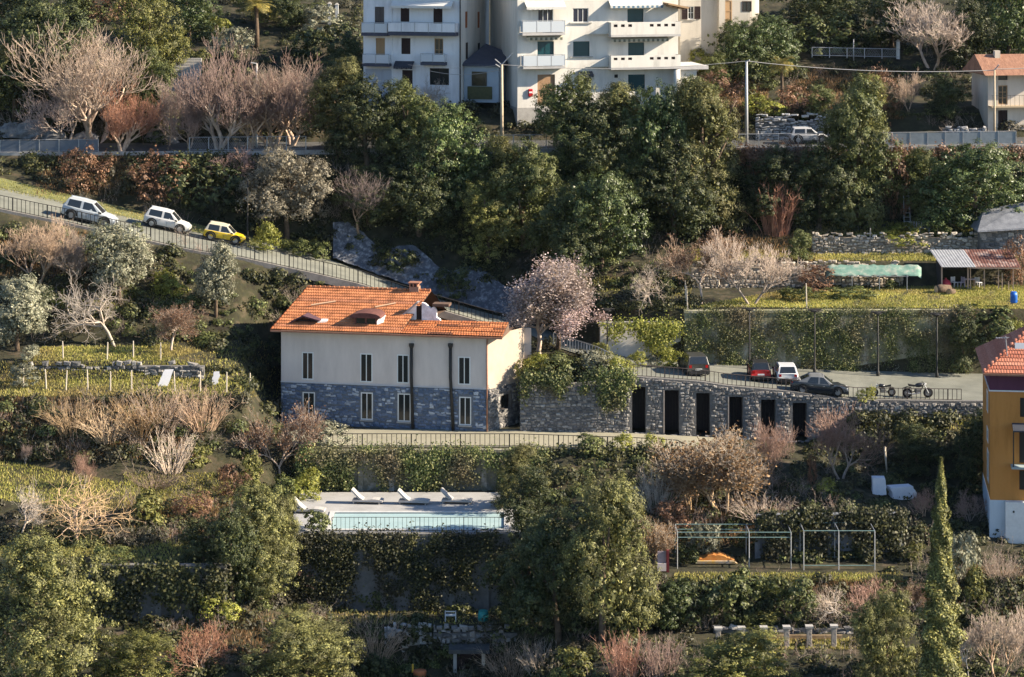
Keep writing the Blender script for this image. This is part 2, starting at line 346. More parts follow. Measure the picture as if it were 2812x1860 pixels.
# ------------------------------------------------------------------ plants: prototype meshes
LM = {
 'ever': leaf_mat('evergreen_leaves', [(0.0320, 0.0432, 0.0144), (0.1008, 0.1242, 0.0384), (0.2660, 0.2835, 0.0963)], 0.22, tint=(0.11, 0.115, 0.04)),
 'laurel': leaf_mat('laurel_leaves', [(0.0238, 0.0405, 0.0144), (0.0714, 0.1049, 0.0336), (0.2082, 0.2495, 0.0875)], 0.18, tint=(0.10, 0.12, 0.045), rough=.4),
 'holm': leaf_mat('holm_oak_leaves', [(0.0384, 0.0432, 0.0144), (0.1200, 0.1242, 0.0396), (0.3080, 0.2913, 0.1050)], 0.25, tint=(0.14, 0.125, 0.045)),
 'dark': leaf_mat('dark_leaves', [(0.0144, 0.0224, 0.0088), (0.0462, 0.0616, 0.0220), (0.1360, 0.1440, 0.0512)], 0.2),
 'gold': leaf_mat('golden_green_leaves', [(0.0576, 0.0669, 0.0167), (0.1728, 0.1795, 0.0456), (0.3920, 0.3619, 0.1081)], 0.28, tint=(0.12, 0.12, 0.05)),
 'conifer': leaf_mat('conifer_sprays', [(0.0384, 0.0446, 0.0136), (0.1248, 0.1296, 0.0408), (0.3220, 0.3071, 0.1050)], 0.2, tint=(0.11, 0.105, 0.045)),
 'olive': leaf_mat('olive_leaves', [(0.13, 0.14, 0.09), (0.24, 0.24, 0.16), (0.40, 0.38, 0.27)], 0.2),
 'lime': leaf_mat('yellow_green_leaves', [(0.1260, 0.1530, 0.0270), (0.2700, 0.2800, 0.0500), (0.4370, 0.4140, 0.1035)], 0.35),
 'pink': leaf_mat('pink_blossom', [(0.38, 0.27, 0.25), (0.50, 0.375, 0.35), (0.58, 0.46, 0.44)], 0.3),
 'ash': leaf_mat('pale_blossom', [(0.32, 0.25, 0.22), (0.44, 0.36, 0.325), (0.55, 0.465, 0.43)], 0.25),
 'grey': leaf_mat('grey_dry_leaves', [(0.14, 0.12, 0.085), (0.26, 0.23, 0.165), (0.38, 0.34, 0.25)], 0.25),
 'rust': leaf_mat('rusty_dry_leaves', [(0.12, 0.06, 0.035), (0.22, 0.12, 0.07), (0.34, 0.20, 0.12)], 0.25),
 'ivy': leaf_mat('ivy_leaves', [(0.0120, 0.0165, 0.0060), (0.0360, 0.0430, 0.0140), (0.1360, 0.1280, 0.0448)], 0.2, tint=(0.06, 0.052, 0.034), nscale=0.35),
 'wallivy': leaf_mat('wall_ivy_leaves', [(0.0360, 0.0560, 0.0144), (0.1100, 0.1375, 0.0385), (0.2800, 0.2660, 0.1050)], 0.2, tint=(0.16, 0.13, 0.075), nscale=0.5),
 'grass': leaf_mat('grass_blades', [(0.1839, 0.1987, 0.0421), (0.3643, 0.3560, 0.0880), (0.5491, 0.4644, 0.1632)], 0.4, tint=(0.40, 0.31, 0.12), nscale=0.25),
 'dry': leaf_mat('dry_grass_blades', [(0.16, 0.09, 0.045), (0.30, 0.18, 0.085), (0.44, 0.28, 0.14)], 0.3, tint=(0.17, 0.11, 0.045), nscale=0.3),
 'cypress': leaf_mat('cypress_sprays', [(0.0480, 0.0560, 0.0160), (0.1320, 0.1380, 0.0420), (0.3325, 0.3062, 0.0963)], 0.15),
 'frond': leaf_mat('palm_fronds', [(0.10, 0.10, 0.03), (0.22, 0.19, 0.05), (0.36, 0.27, 0.07)], 0.3),
}
def bark_mat(name, c, c2):
    m = mat(name, c, c2, scale=3, rough=0.95); n = m.node_tree.nodes; L = m.node_tree.links; r = next(x for x in n if x.type == 'VALTORGB'); oi = n.new('ShaderNodeObjectInfo')
    hs = n.new('ShaderNodeHueSaturation'); mr = n.new('ShaderNodeMapRange'); mr.inputs[3].default_value = 0.62; mr.inputs[4].default_value = 1.25; L.new(oi.outputs['Random'], mr.inputs[0]); L.new(mr.outputs[0], hs.inputs['Value'])
    m2 = n.new('ShaderNodeMath'); m2.operation = 'MULTIPLY'; m2.inputs[1].default_value = 7.31; L.new(oi.outputs['Random'], m2.inputs[0]); f = n.new('ShaderNodeMath'); f.operation = 'FRACT'; L.new(m2.outputs[0], f.inputs[0])
    mr2 = n.new('ShaderNodeMapRange'); mr2.inputs[3].default_value = 0.6; mr2.inputs[4].default_value = 1.08; L.new(f.outputs[0], mr2.inputs[0]); L.new(mr2.outputs[0], hs.inputs['Saturation'])
    L.new(r.outputs[0], hs.inputs['Color']); L.new(hs.outputs[0], n['Principled BSDF'].inputs['Base Color']); return m
BARK = {
 'tan': bark_mat('tan_bark', (0.32, 0.22, 0.15), (0.58, 0.43, 0.31)), 'pinkish': bark_mat('pinkish_bark', (0.30, 0.18, 0.135), (0.54, 0.36, 0.28)), 'pale': bark_mat('pale_bark', (0.44, 0.35, 0.27), (0.68, 0.57, 0.46)),
 'red': bark_mat('reddish_bark', (0.30, 0.14, 0.09), (0.50, 0.28, 0.19)), 'brown': mat('brown_bark', (0.07, 0.05, 0.035), (0.16, 0.115, 0.08), scale=4, rough=1, bump=0.4), 'golden': bark_mat('golden_bark', (0.34, 0.23, 0.13), (0.60, 0.44, 0.27)),
}
def lobe_leaves(rng, lobes, ncl, nlf, cr, leaf, up=0.35, asp=0.55, inner=0.7):
    C = np.array([l[0] for l in lobes]); Rr = np.array([l[1] for l in lobes]); P, N, S = [], [], []
    for li in range(len(lobes)):
        d = nrm(rng.normal(size=(ncl, 3))); d = d[d[:, 2] > -0.55]
        c = C[li] + d * Rr[li] * rng.uniform(0.72, 1.06, (len(d), 1))
        keep = np.ones(len(c), bool)
        for lj in range(len(lobes)):
            if lj != li: keep &= np.linalg.norm((c - C[lj]) / Rr[lj], axis=1) > inner
        c, d = c[keep], d[keep]
        k = rng.integers(int(nlf * 0.5), int(nlf * 1.4), len(c)); idx = np.repeat(np.arange(len(c)), k)
        rad = cr * rng.uniform(0.6, 1.3, (len(c), 1))
        off = rng.normal(size=(len(idx), 3)) * 0.5; off[:, 2] *= 0.75
        P.append(c[idx] + off * rad[idx]); N.append(nrm(d[idx] * 0.75 + nrm(off) * 0.6 + rng.normal(size=(len(idx), 3)) * 0.28 + [0, 0, up])); S.append(rng.uniform(0.6, 1.3, len(idx)) * leaf)
    return np.concatenate(P), np.concatenate(N), np.concatenate(S)
def rand_lobes(rng, h, w, n, z0=0.2, peak=1.0, lr=(0.24, 0.36), tall=1.0):
    out = [(np.array([0, 0, h * 0.5]), np.array([w * 0.3, w * 0.3, h * 0.33]))]
    for i in range(n):
        t = (i + rng.uniform(0.1, 0.9)) / n; z = h * (z0 + (0.93 - z0) * t)
        env = math.sin(math.pi * min(1, (0.16 + 0.84 * (1 - t) ** peak) * 0.62 + 0.02)) if peak else math.sin(math.pi * (0.15 + 0.75 * t))
        a = rng.uniform(0, 6.283); rr = w * 0.5 * env * rng.uniform(0.45, 0.8)
        r = w * rng.uniform(*lr) * (0.45 + 0.55 * env)
        out.append((np.array([rr * math.cos(a), rr * math.sin(a), z]), np.array([r, r, r * tall * rng.uniform(0.8, 1.15)])))
    return out
PROTO = {}
def trunk_mesh(name, h, r, m, rng, lean=0.06, forks=3, top=0.75):
    mb = MB(); pts = []; p = Vector((0, 0, -0.35))
    for i in range(6):
        pts.append(p.copy()); p = p + Vector((rng.normal() * lean * h * 0.2, rng.normal() * lean * h * 0.2, h * top / 5))
    mb.tube(pts, [r * (1 - 0.13 * i) for i in range(6)], 7)
    for k in range(forks):
        b = pts[2 + k % 3]; a = rng.uniform(0, 6.28); L = h * rng.uniform(0.2, 0.34)
        q = b + Vector((math.cos(a) * L * 0.5, math.sin(a) * L * 0.5, L * 0.45)); e = b + Vector((math.cos(a) * L * 0.8, math.sin(a) * L * 0.8, L))
        mb.tube([b, q, e], [r * 0.5, r * 0.35, r * 0.15], 5)
    return mb.mesh(name, m, True)
def proto_round(key, seed, h, w, mat_key, bark, nl=11, ncl=34, nlf=26, cr=0.42, leaf=0.092, z0=0.22, peak=1.0, tall=1.0, lr=(0.22, 0.34), up=0.35, trunk=True, asp=0.55):
    rng = np.random.default_rng(seed)
    P, N, S = lobe_leaves(rng, rand_lobes(rng, h, w, nl, z0, peak, lr, tall), ncl, nlf, cr, leaf, up, asp)
    P[:, 2] = np.maximum(P[:, 2], 0.03)
    Q = rhombs(P, N, S, asp, rng)
    if h > 3:                                             # old inner leaves close the crown
        L_ = rand_lobes(np.random.default_rng(seed), h, w, nl, z0, peak, lr, tall); li = rng.integers(0, len(L_), 5200); d = nrm(rng.normal(size=(5200, 3))) * rng.uniform(.1, .78, (5200, 1)); C_ = np.array([L_[i][0] for i in li]) + d * np.array([L_[i][1] for i in li]); C_[:, 2] = np.maximum(C_[:, 2], .05)
        Q = np.concatenate([Q, rhombs(C_, nrm(rng.normal(size=(5200, 3)) + d), rng.uniform(.08, .14, 5200), .7, rng)])
    me = quads_mesh('crown', Q, LM[mat_key])
    tm = trunk_mesh('trunk', h, h * 0.028 + 0.04, BARK[bark], rng) if trunk else None
    PROTO[key] = (tm, me, h, w)
def proto_conifer(key, seed, h, w, mat_key, narrow=False, nb=220, droop=0.25, leaf=0.13, per=60):
    rng = np.random.default_rng(seed); P, N, S, T = [], [], [], []
    for i in range(nb):
        t = rng.uniform(0.03, 1) ** 0.9; z = h * t
        L = w * 0.5 * ((1 - t) ** 0.75 * 0.95 + 0.05) * rng.uniform(0.72, 1.12); a = rng.uniform(0, 6.283)
        k = int(per * (0.35 + L / (w * 0.5))); u = rng.uniform(0.25, 1, k) ** 0.7
        dirv = np.array([math.cos(a), math.sin(a), 0.0]); side = np.array([-math.sin(a), math.cos(a), 0.0])
        sp = 0.16 * L * (1.15 - u) + 0.08
        c = dirv * (u * L)[:, None] + side * (rng.normal(size=k) * sp)[:, None] + np.array([0, 0, 1.0]) * (z + 0.22 * L * u - droop * L * u ** 2.2 + rng.normal(size=k) * 0.09)[:, None]
        P.append(c); N.append(nrm(rng.normal(size=(k, 3)) * 0.6 + dirv * 0.5 + [0, 0, 0.6])); S.append(rng.uniform(0.6, 1.3, k) * leaf)
        T.append(np.tile(dirv, (k, 1)) + rng.normal(size=(k, 3)) * 0.35 + [0, 0, 0.25])
    P, N, S, T = map(np.concatenate, (P, N, S, T))
    me = quads_mesh('crown', rhombs(P, N, S, 0.38, rng, T), LM[mat_key])
    PROTO[key] = (trunk_mesh('trunk', h, h * 0.02 + 0.05, BARK['brown'], rng, 0.02, 0, 0.9), me, h, w)
def grow(rng, p, d, L, r, lv, mx, out, o):
    n = 3
    for i in range(n):
        d = d + rng.normal(size=3) * o['wig'] + np.array([0, 0, o['up'] * (0.12 + 0.05 * lv)]); d = d / np.linalg.norm(d)
        q = p + d * (L / n) * rng.uniform(0.8, 1.2); r2 = max(r * 0.93, o['rmin'])
        out.append((p, q, r, r2, lv)); p, r = q, r2
        if lv < mx and lv > 0 and i < n - 1 and rng.random() < o['side']:
            s = nrm(np.cross(d, rng.normal(size=3))); dd = nrm(d * 0.7 + s * o['spread'] * 1.1)
            grow(rng, p, dd, L * 0.62, max(r * 0.6, o['rmin']), lv + 1, mx, out, o)
    if lv < mx:
        k = rng.integers(2, 4) + (o['fan'] if lv == 0 else 0); a0 = rng.uniform(0, 6.283)
        u = nrm(np.cross(d, [0.3, 0.5, 0.8])); w = np.cross(u, d)
        for j in range(k):
            a = a0 + 6.283 * j / k + rng.normal() * 0.3; sp = o['spread'] * rng.uniform(0.6, 1.3)
            dd = nrm(d + (u * math.cos(a) + w * math.sin(a)) * sp)
            grow(rng, p, dd, L * rng.uniform(0.62, 0.9) * o['len'], max(r * 0.72, o['rmin']), lv + 1, mx, out, o)
def proto_bare(key, seed, bark, h=6.0, mx=5, stems=1, spread=0.6, up=0.5, side=0.45, fan=1, ln=1.0, trunk=0.22, r=0.11, rmin=0.009, wig=0.14, buds=None, nb=0, leaf=0.07, limb=None):
    rng = np.random.default_rng(seed); out = []; o = dict(spread=spread, up=up, side=side, fan=fan, len=ln, rmin=rmin, wig=wig)
    for s in range(stems):
        a = rng.uniform(0, 6.283); d = nrm(np.array([math.cos(a) * 0.5 * (stems > 1), math.sin(a) * 0.5 * (stems > 1), 1.0]))
        grow(rng, np.array([math.cos(a), math.sin(a), 0]) * 0.12 * (stems > 1) + [0, 0, -0.2], d, h * trunk * rng.uniform(0.8, 1.2), r, 0, mx, out, o)
    p0 = np.array([x[0] for x in out]); p1 = np.array([x[1] for x in out]); r0 = np.array([x[2] for x in out]); r1 = np.array([x[3] for x in out]); lv = np.array([x[4] for x in out])
    top = p1[:, 2].max(); sc = h / top; p0, p1 = p0 * sc, p1 * sc
    wdt = 2 * np.percentile(np.hypot(p1[:, 0], p1[:, 1]), 86)
    big = lv <= 2
    tm = segs_mesh('trunk', p0[big], p1[big], r0[big] * 1.05, r1[big] * 1.05, BARK[limb or bark], 5)
    v = [segs_mesh('crown', p0[~big], p1[~big], r0[~big], r1[~big], BARK[bark], 3)]
    bm = None
    if buds:
        tips = p1[lv >= mx - 1]; idx = rng.integers(0, len(tips), nb); c = tips[idx] + rng.normal(size=(nb, 3)) * 0.16
        bm = quads_mesh('blossom', rhombs(c, nrm(rng.normal(size=(nb, 3)) + [0, 0, 0.4]), rng.uniform(0.6, 1.3, nb) * leaf, 0.7, rng), LM[buds])
    PROTO[key] = (tm, v[0], h, wdt, bm)
def proto_stems(key, seed, bark, h, w, n, lean=0.35, rr=0.02):
    """upright shoots from the ground: osiers, brushwood, reeds"""
    rng = np.random.default_rng(seed); P0, P1, A, B = [], [], [], []
    for i in range(n):
        a = rng.uniform(0, 6.283); q = math.sqrt(rng.random()) * w * 0.3; p = np.array([q * math.cos(a), q * math.sin(a), -0.1]); L = h * rng.uniform(0.55, 1.1) / 4
        d = nrm(np.array([math.cos(a) * lean * q / (w * 0.3), math.sin(a) * lean * q / (w * 0.3), 1]) + rng.normal(size=3) * 0.12)
        for k in range(4):
            e = p + d * L; P0.append(p); P1.append(e); A.append(rr * (1.3 - 0.25 * k)); B.append(rr * (1.05 - 0.25 * k))
            if k > 0:
                for _ in range(2):
                    s = nrm(d + rng.normal(size=3) * 0.5); P0.append(e); P1.append(e + s * L * rng.uniform(0.4, 0.9)); A.append(rr * 0.6); B.append(rr * 0.3)
            p = e; d = nrm(d + rng.normal(size=3) * 0.12 + np.array([d[0], d[1], 0]) * 0.12)
    PROTO[key] = (None, segs_mesh('crown', P0, P1, A, B, BARK[bark], 3), h, w)
proto_round('ever1', 1, 7, 4.6, 'ever', 'brown', nl=14, ncl=40, leaf=0.06, nlf=95, cr=0.30, peak=0.9, z0=0.1, lr=(0.26, 0.38))
proto_round('ever2', 2, 7, 4.0, 'holm', 'brown', nl=15, ncl=38, leaf=0.052, nlf=105, cr=0.30, peak=1.1, tall=1.25, z0=0.1, lr=(0.26, 0.38))
proto_round('ever3', 3, 6, 5.4, 'laurel', 'brown', nl=13, ncl=42, leaf=0.07, nlf=80, cr=0.30, peak=0.7, z0=0.1, lr=(0.26, 0.38))
proto_round('dark1', 4, 7, 5.0, 'dark', 'brown', nl=14, ncl=40, leaf=0.06, nlf=85, cr=0.30, peak=0.9, z0=0.1, lr=(0.26, 0.38))
proto_round('dark2', 5, 6, 5.4, 'dark', 'brown', nl=12, ncl=40, leaf=0.06, nlf=85, cr=0.30, peak=0.7, z0=0.1, lr=(0.26, 0.38))
proto_round('gold1', 6, 7, 5.4, 'gold', 'brown', nl=15, ncl=42, leaf=0.06, nlf=95, cr=0.30, peak=0.9, tall=1.1, z0=0.1, lr=(0.26, 0.38))
proto_round('olive1', 7, 5, 4.6, 'olive', 'brown', nl=12, ncl=40, nlf=30, cr=0.32, leaf=0.085, peak=0.6, z0=0.35, asp=0.4)
proto_round('olive2', 8, 5, 3.8, 'olive', 'brown', nl=11, ncl=40, nlf=30, cr=0.32, leaf=0.085, peak=0.8, z0=0.3, tall=1.2, asp=0.4)
proto_round('grey1', 9, 6, 5.2, 'grey', 'brown', nl=15, ncl=50, nlf=46, cr=0.3, leaf=0.06, peak=0.55, z0=0.3)
proto_round('shrub', 12, 1.6, 2.2, 'ever', 'brown', nl=8, ncl=24, nlf=20, cr=0.2, leaf=0.085, z0=0.12, peak=0.5, trunk=False)
proto_round('shrub_dark', 13, 1.6, 2.2, 'dark', 'brown', nl=8, ncl=24, nlf=20, cr=0.2, leaf=0.085, z0=0.12, peak=0.5, trunk=False)
proto_round('shrub_lime', 14, 1.6, 2.0, 'lime', 'brown', nl=8, ncl=26, nlf=22, cr=0.2, leaf=0.07, z0=0.12, peak=0.6, trunk=False)
proto_round('shrub_olive', 15, 1.6, 2.0, 'olive', 'brown', nl=8, ncl=26, nlf=22, cr=0.18, leaf=0.07, z0=0.12, peak=0.6, trunk=False)
proto_round('shrub_rust', 16, 1.6, 2.2, 'rust', 'brown', nl=8, ncl=24, nlf=18, cr=0.22, leaf=0.06, z0=0.12, peak=0.5, trunk=False)
proto_round('shrub_gold', 17, 1.6, 2.0, 'gold', 'brown', nl=8, ncl=24, nlf=20, cr=0.2, leaf=0.08, z0=0.12, peak=0.7, trunk=False)
proto_round('cedar1', 18, 7, 5.6, 'conifer', 'brown', nl=17, ncl=46, nlf=95, cr=0.30, leaf=0.065, peak=0.9, tall=1.25, asp=.36, z0=.12)
proto_round('cedar2', 19, 6, 5.6, 'conifer', 'brown', nl=16, ncl=46, nlf=95, cr=0.30, leaf=0.065, peak=0.75, tall=1.1, asp=.36, z0=.1)
proto_bare('bare1', 31, 'tan', 7, limb='tan', mx=6, stems=3, spread=0.62, up=0.5, side=0.42, ln=1.08, rmin=0.009, r=.15)
proto_bare('bare2', 32, 'red', 7, limb='tan', mx=6, stems=3, spread=0.55, up=0.55, side=0.38, ln=1.1, rmin=0.009, r=.13)
proto_bare('bare3', 33, 'pinkish', 6, limb='tan', mx=6, stems=2, spread=0.62, up=0.4, side=0.5, fan=1, ln=1.1, rmin=0.009)
proto_bare('bare4', 34, 'pale', 5, mx=5, stems=1, spread=0.85, up=0.15, side=0.55, fan=2, wig=0.22)
proto_bare('bare5', 35, 'golden', 4.6, mx=4, stems=1, spread=1.15, up=0.05, side=0.5, fan=5, wig=0.2, trunk=0.36, r=0.085, ln=1.05, limb='tan')
proto_bare('bare6', 36, 'red', 3.2, limb='tan', mx=5, stems=4, spread=0.7, up=0.25, side=0.5, rmin=0.009, r=0.06)
proto_bare('twig1', 37, 'tan', 5, mx=6, stems=2, spread=0.5, up=0.35, side=0.48, rmin=0.009, r=0.09)
proto_bare('twig2', 38, 'golden', 4, mx=6, stems=3, spread=0.65, up=0.3, side=0.45, rmin=0.009, r=0.06, buds='dry', nb=5000, leaf=0.06)
proto_bare('haze1', 39, 'tan', 4.6, mx=6, stems=1, spread=0.5, up=0.25, side=0.6, rmin=0.009, r=0.09, buds='rust', nb=4500, leaf=0.055)
proto_bare('blossom1', 40, 'brown', 6, mx=6, stems=1, spread=0.55, up=0.45, side=0.55, rmin=0.009, r=0.11, buds='pink', nb=20000, leaf=0.05)
proto_bare('blossom2', 41, 'tan', 6, mx=6, stems=1, spread=0.55, up=0.45, side=0.55, rmin=0.009, r=0.10, buds='ash', nb=20000, leaf=0.048)
proto_stems('osier', 51, 'red', 2.0, 2.6, 120)
proto_stems('brush', 52, 'tan', 1.8, 2.4, 130, lean=0.8, rr=0.013)
proto_stems('reed', 53, 'golden', 2.0, 1.8, 110, lean=0.7, rr=0.02)
proto_stems('brush_pale', 54, 'pale', 1.6, 2.2, 100, lean=0.8, rr=0.016)
# cypress column
def proto_cypress():
    rng = np.random.default_rng(61); h, w, n = 16.0, 1.9, 32000
    t = rng.random(n) ** 1.1; z = h * t
    r = w * 0.5 * np.clip(1.03 - t ** 1.15, 0.03, 1) * (0.82 + 0.2 * np.sin(z * 3.1 + 2 * np.sin(z)))
    a = rng.uniform(0, 6.283, n); rr = r * np.sqrt(rng.uniform(0.45, 1.15, n)) * (0.9 + 0.18 * np.sin(a * 4 + z * 2.3))
    P = np.stack([rr * np.cos(a), rr * np.sin(a), z], 1); N = nrm(np.stack([np.cos(a), np.sin(a), np.full(n, 0.2)], 1) + rng.normal(size=(n, 3)) * 0.45)
    T = np.stack([np.cos(a) * 0.25, np.sin(a) * 0.25, np.ones(n)], 1) + rng.normal(size=(n, 3)) * 0.25
    me = quads_mesh('crown', rhombs(P, N, rng.uniform(0.6, 1.3, n) * 0.075, 0.42, rng, T), LM['cypress'])
    PROTO['cypress'] = (trunk_mesh('trunk', h, 0.2, BARK['brown'], rng, 0.01, 0, 0.85), me, h, w)
proto_cypress()
def proto_palm():
    rng = np.random.default_rng(71); h = 4.2; Q = []
    for i in range(34):
        a = i * 2.4; el = rng.uniform(-0.5, 1.1); L = rng.uniform(1.2, 1.7); p = np.array([0, 0, h - 0.25]); d = np.array([math.cos(a) * math.cos(el), math.sin(a) * math.cos(el), math.sin(el)])
        for k in range(14):
            e = p + d * L / 14; d = nrm(d + np.array([0, 0, -0.11])); s = nrm(np.cross(d, [0, 0, 1.0])); w = 0.42 * math.sin(math.pi * (0.1 + 0.85 * k / 14))
            for sg in (1, -1):
                q = p + s * sg * w + d * w * 0.5 + np.array([0, 0, -w * 0.25]); Q.append([p, (p + q) / 2 + d * 0.03, q, (p + q) / 2 - d * 0.03])
            Q.append([p + s * 0.02, e + s * 0.02, e - s * 0.02, p - s * 0.02]); p = e
    PROTO['palm'] = (MB().tube([(0, 0, -0.3), (0.05, 0, 1.5), (0, 0.05, 3), (0, 0, h - 0.2)], [0.2, 0.15, 0.14, 0.2], 8).mesh('trunk', BARK['brown'], True), quads_mesh('crown', np.array(Q), LM['frond']), h, 3.0)
proto_palm()

def plant(name, label, cat, key, px, py, hpx, wpx=None, rot=None, group=None, D=None, lean=0.0, sink=0.0):
    """a plant standing on the ground at picture point (px, py), hpx tall and wpx wide in photo pixels"""
    pr = PROTO[key]; p = gp(px, py) if D is None else W(px, py, D); k = (p.y + CAMD) / FPX
    sz = hpx * k / pr[2]; sx = (wpx * k / pr[3]) if wpx else sz
    o = thing(name, label, cat, p - Vector((0, 0, sink)), 0, group); o.scale = (sx, max(sx * 0.8, min(sx, sz)), sz)
    o.rotation_euler = (0, R(lean), (px * 0.618 + py * 0.377) % 6.283 if rot is None else R(rot))
    if lean: o.rotation_euler = (0, R(lean), 0)
    if pr[0]: put('trunk', pr[0], o)
    put('crown', pr[1], o)
    if len(pr) > 4 and pr[4]: put('blossom' if key.startswith('blossom') else 'leaves', pr[4], o)
    return o
# ------------------------------------------------------------------ builders for walls, windows, railings
class Facade:
    """vertical plane through two picture columns; local x along it, y inwards, z up from zb"""
    def __init__(s, px0, D0, px1, D1, zb):
        s.P0 = W(px0, 0, D0); s.P1 = W(px1, 0, D1); s.P0.z = s.P1.z = zb; s.zb = zb
        d = s.P1 - s.P0; s.w = d.length; s.rot = math.atan2(d.y, d.x)
    def uv(s, px, py):
        k = (px - 1406) / FPX; dx = s.P1.x - s.P0.x; dD = s.P1.y - s.P0.y; D0 = s.P0.y + CAMD
        t = (k * D0 - s.P0.x) / (dx - k * dD); D = D0 + t * dD
        return t * s.w, CAMZ - (py - PY0) / FPX * D - s.zb
    def rect(s, x0, y0, x1, y1):
        """picture box -> (u0, u1, v0, v1)"""
        xm, ym = (x0 + x1) / 2, (y0 + y1) / 2
        return s.uv(x0, ym)[0], s.uv(x1, ym)[0], s.uv(xm, y1)[1], s.uv(xm, y0)[1]
def wall_face(mb, w, h, holes, depth=0.22, o=(0, 0, 0), du=(1, 0, 0), dn=(0, 1, 0)):
    o, du, dn = Vector(o), Vector(du), Vector(dn); up = Vector((0, 0, 1))
    holes = [(max(a, 0.01), min(b, w - 0.01), max(c, 0.0), min(d, h - 0.01)) for a, b, c, d in holes]
    xs = sorted({0, w} | {x for q in holes for x in q[:2]}); zs = sorted({0, h} | {z for q in holes for z in q[2:]})
    P = lambda u, v, n=0: o + du * u + up * v + dn * n
    for a, b in zip(xs, xs[1:]):
        for c, d in zip(zs, zs[1:]):
            um, vm = (a + b) / 2, (c + d) / 2
            if any(q[0] < um < q[1] and q[2] < vm < q[3] for q in holes): continue
            mb.quad(P(a, c), P(b, c), P(b, d), P(a, d))
    for a, b, c, d in holes:
        mb.quad(P(a, c), P(a, c, depth), P(a, d, depth), P(a, d)); mb.quad(P(b, c), P(b, d), P(b, d, depth), P(b, c, depth))
        mb.quad(P(a, d), P(a, d, depth), P(b, d, depth), P(b, d)); mb.quad(P(a, c), P(b, c), P(b, c, depth), P(a, c, depth))
        mb.quad(P(a, c, depth), P(b, c, depth), P(b, d, depth), P(a, d, depth))
m_white = mat('white_frame_paint', (0.72, 0.72, 0.70), (0.62, 0.62, 0.60), scale=5, rough=0.6)
m_pane = glass_mat('dark_window_glass', (0.018, 0.022, 0.024)); m_teal = glass_mat('teal_blind_glass', (0.008, 0.05, 0.062), 0.25, 0.4)
m_navy = glass_mat('navy_window_glass', (0.02, 0.025, 0.045), 0.15, 0.5)
m_shut = mat('dark_brown_shutter', (0.022, 0.012, 0.012), (0.035, 0.02, 0.018), scale=6, rough=0.7)
m_wood = mat('wooden_shutter', (0.30, 0.19, 0.10), (0.42, 0.28, 0.16), scale=6, rough=0.7, stretch=(6, 6, 1))
m_dkmetal = mat('dark_metal', (0.022, 0.021, 0.02), (0.04, 0.038, 0.035), scale=10, rough=0.6)
m_gal = mat('galvanised_metal', (0.30, 0.31, 0.32), (0.42, 0.43, 0.44), scale=8, rough=0.5, metal=0.3)
m_conc = mat('concrete', (0.30, 0.29, 0.27), (0.42, 0.40, 0.37), scale=1.5, rough=0.95, bump=0.3)
def local_window(parent, r, frame, glass, mull=1, rails=0, fw=0.06, y=0.1, o=(0, 0, 0), du=(1, 0, 0), dn=(0, 1, 0), name='window', sill=None, sillm=None):
    """window: frame mesh with one pane child per light, in a recess"""
    u0, u1, v0, v1 = r; du, dn, o = Vector(du), Vector(dn), Vector(o); ang = math.atan2(du.y, du.x)
    e = MB(); w, h = u1 - u0, v1 - v0; t = 0.05
    e.box(0, fw, -t, t, 0, h).box(w - fw, w, -t, t, 0, h).box(fw, w - fw, -t, t, 0, fw).box(fw, w - fw, -t, t, h - fw, h)
    xs = [fw + (w - 2 * fw) * k / (mull + 1) for k in range(mull + 2)]; zs = [fw + (h - 2 * fw) * k / (rails + 1) for k in range(rails + 2)]
    for x in xs[1:-1]: e.box(x - fw * 0.4, x + fw * 0.4, -t * 0.8, t * 0.8, fw, h - fw)
    for z in zs[1:-1]: e.box(fw, w - fw, -t * 0.6, t * 0.6, z - fw * 0.3, z + fw * 0.3)
    f = e.build(name, frame, parent); f.location = o + du * u0 + dn * y + Vector((0, 0, v0)); f.rotation_euler = (0, 0, ang)
    for a, b in zip(xs, xs[1:]):
        for c, d in zip(zs, zs[1:]):
            MB().box(a, b, -0.012, 0.012, c, d).build('pane', glass, f)
    if sill:
        MB().box(-sill, w + sill, -y - 0.14, -y + 0.04, -0.10, -0.003).build('sill', sillm or m_conc, f)
    return f
def panel(parent, r, m, name='shutter', y=0.12, th=0.05, slats=0, split=1, o=(0, 0, 0), du=(1, 0, 0), dn=(0, 1, 0)):
    """door or shutter leaf with stiles and louvres"""
    u0, u1, v0, v1 = r; w, h = (u1 - u0) / split, v1 - v0; du, dn, o = Vector(du), Vector(dn), Vector(o); res = []
    for k in range(split):
        e = MB(); s = min(0.09, w * 0.18); g = 0.008
        e.box(g, s, -th, th * 0.3, 0, h).box(w - s, w - g, -th, th * 0.3, 0, h).box(s, w - s, -th, th * 0.3, 0, s).box(s, w - s, -th, th * 0.3, h - s, h).box(s, w - s, -th, th * 0.3, h * 0.5 - s / 2, h * 0.5 + s / 2)
        e.box(s, w - s, -th * 0.2, th * 0.2, s, h - s)
        for i in range(slats):
            z = s + (h - 2 * s) * (i + 0.5) / slats; e.box(s, w - s, -th * 0.7, 0, z - 0.018, z + 0.018)
        f = e.build(name, m, parent); f.location = o + du * (u0 + w * k) + dn * y + Vector((0, 0, v0)); f.rotation_euler = (0, 0, math.atan2(du.y, du.x)); res.append(f)
    return res
BAL = {}
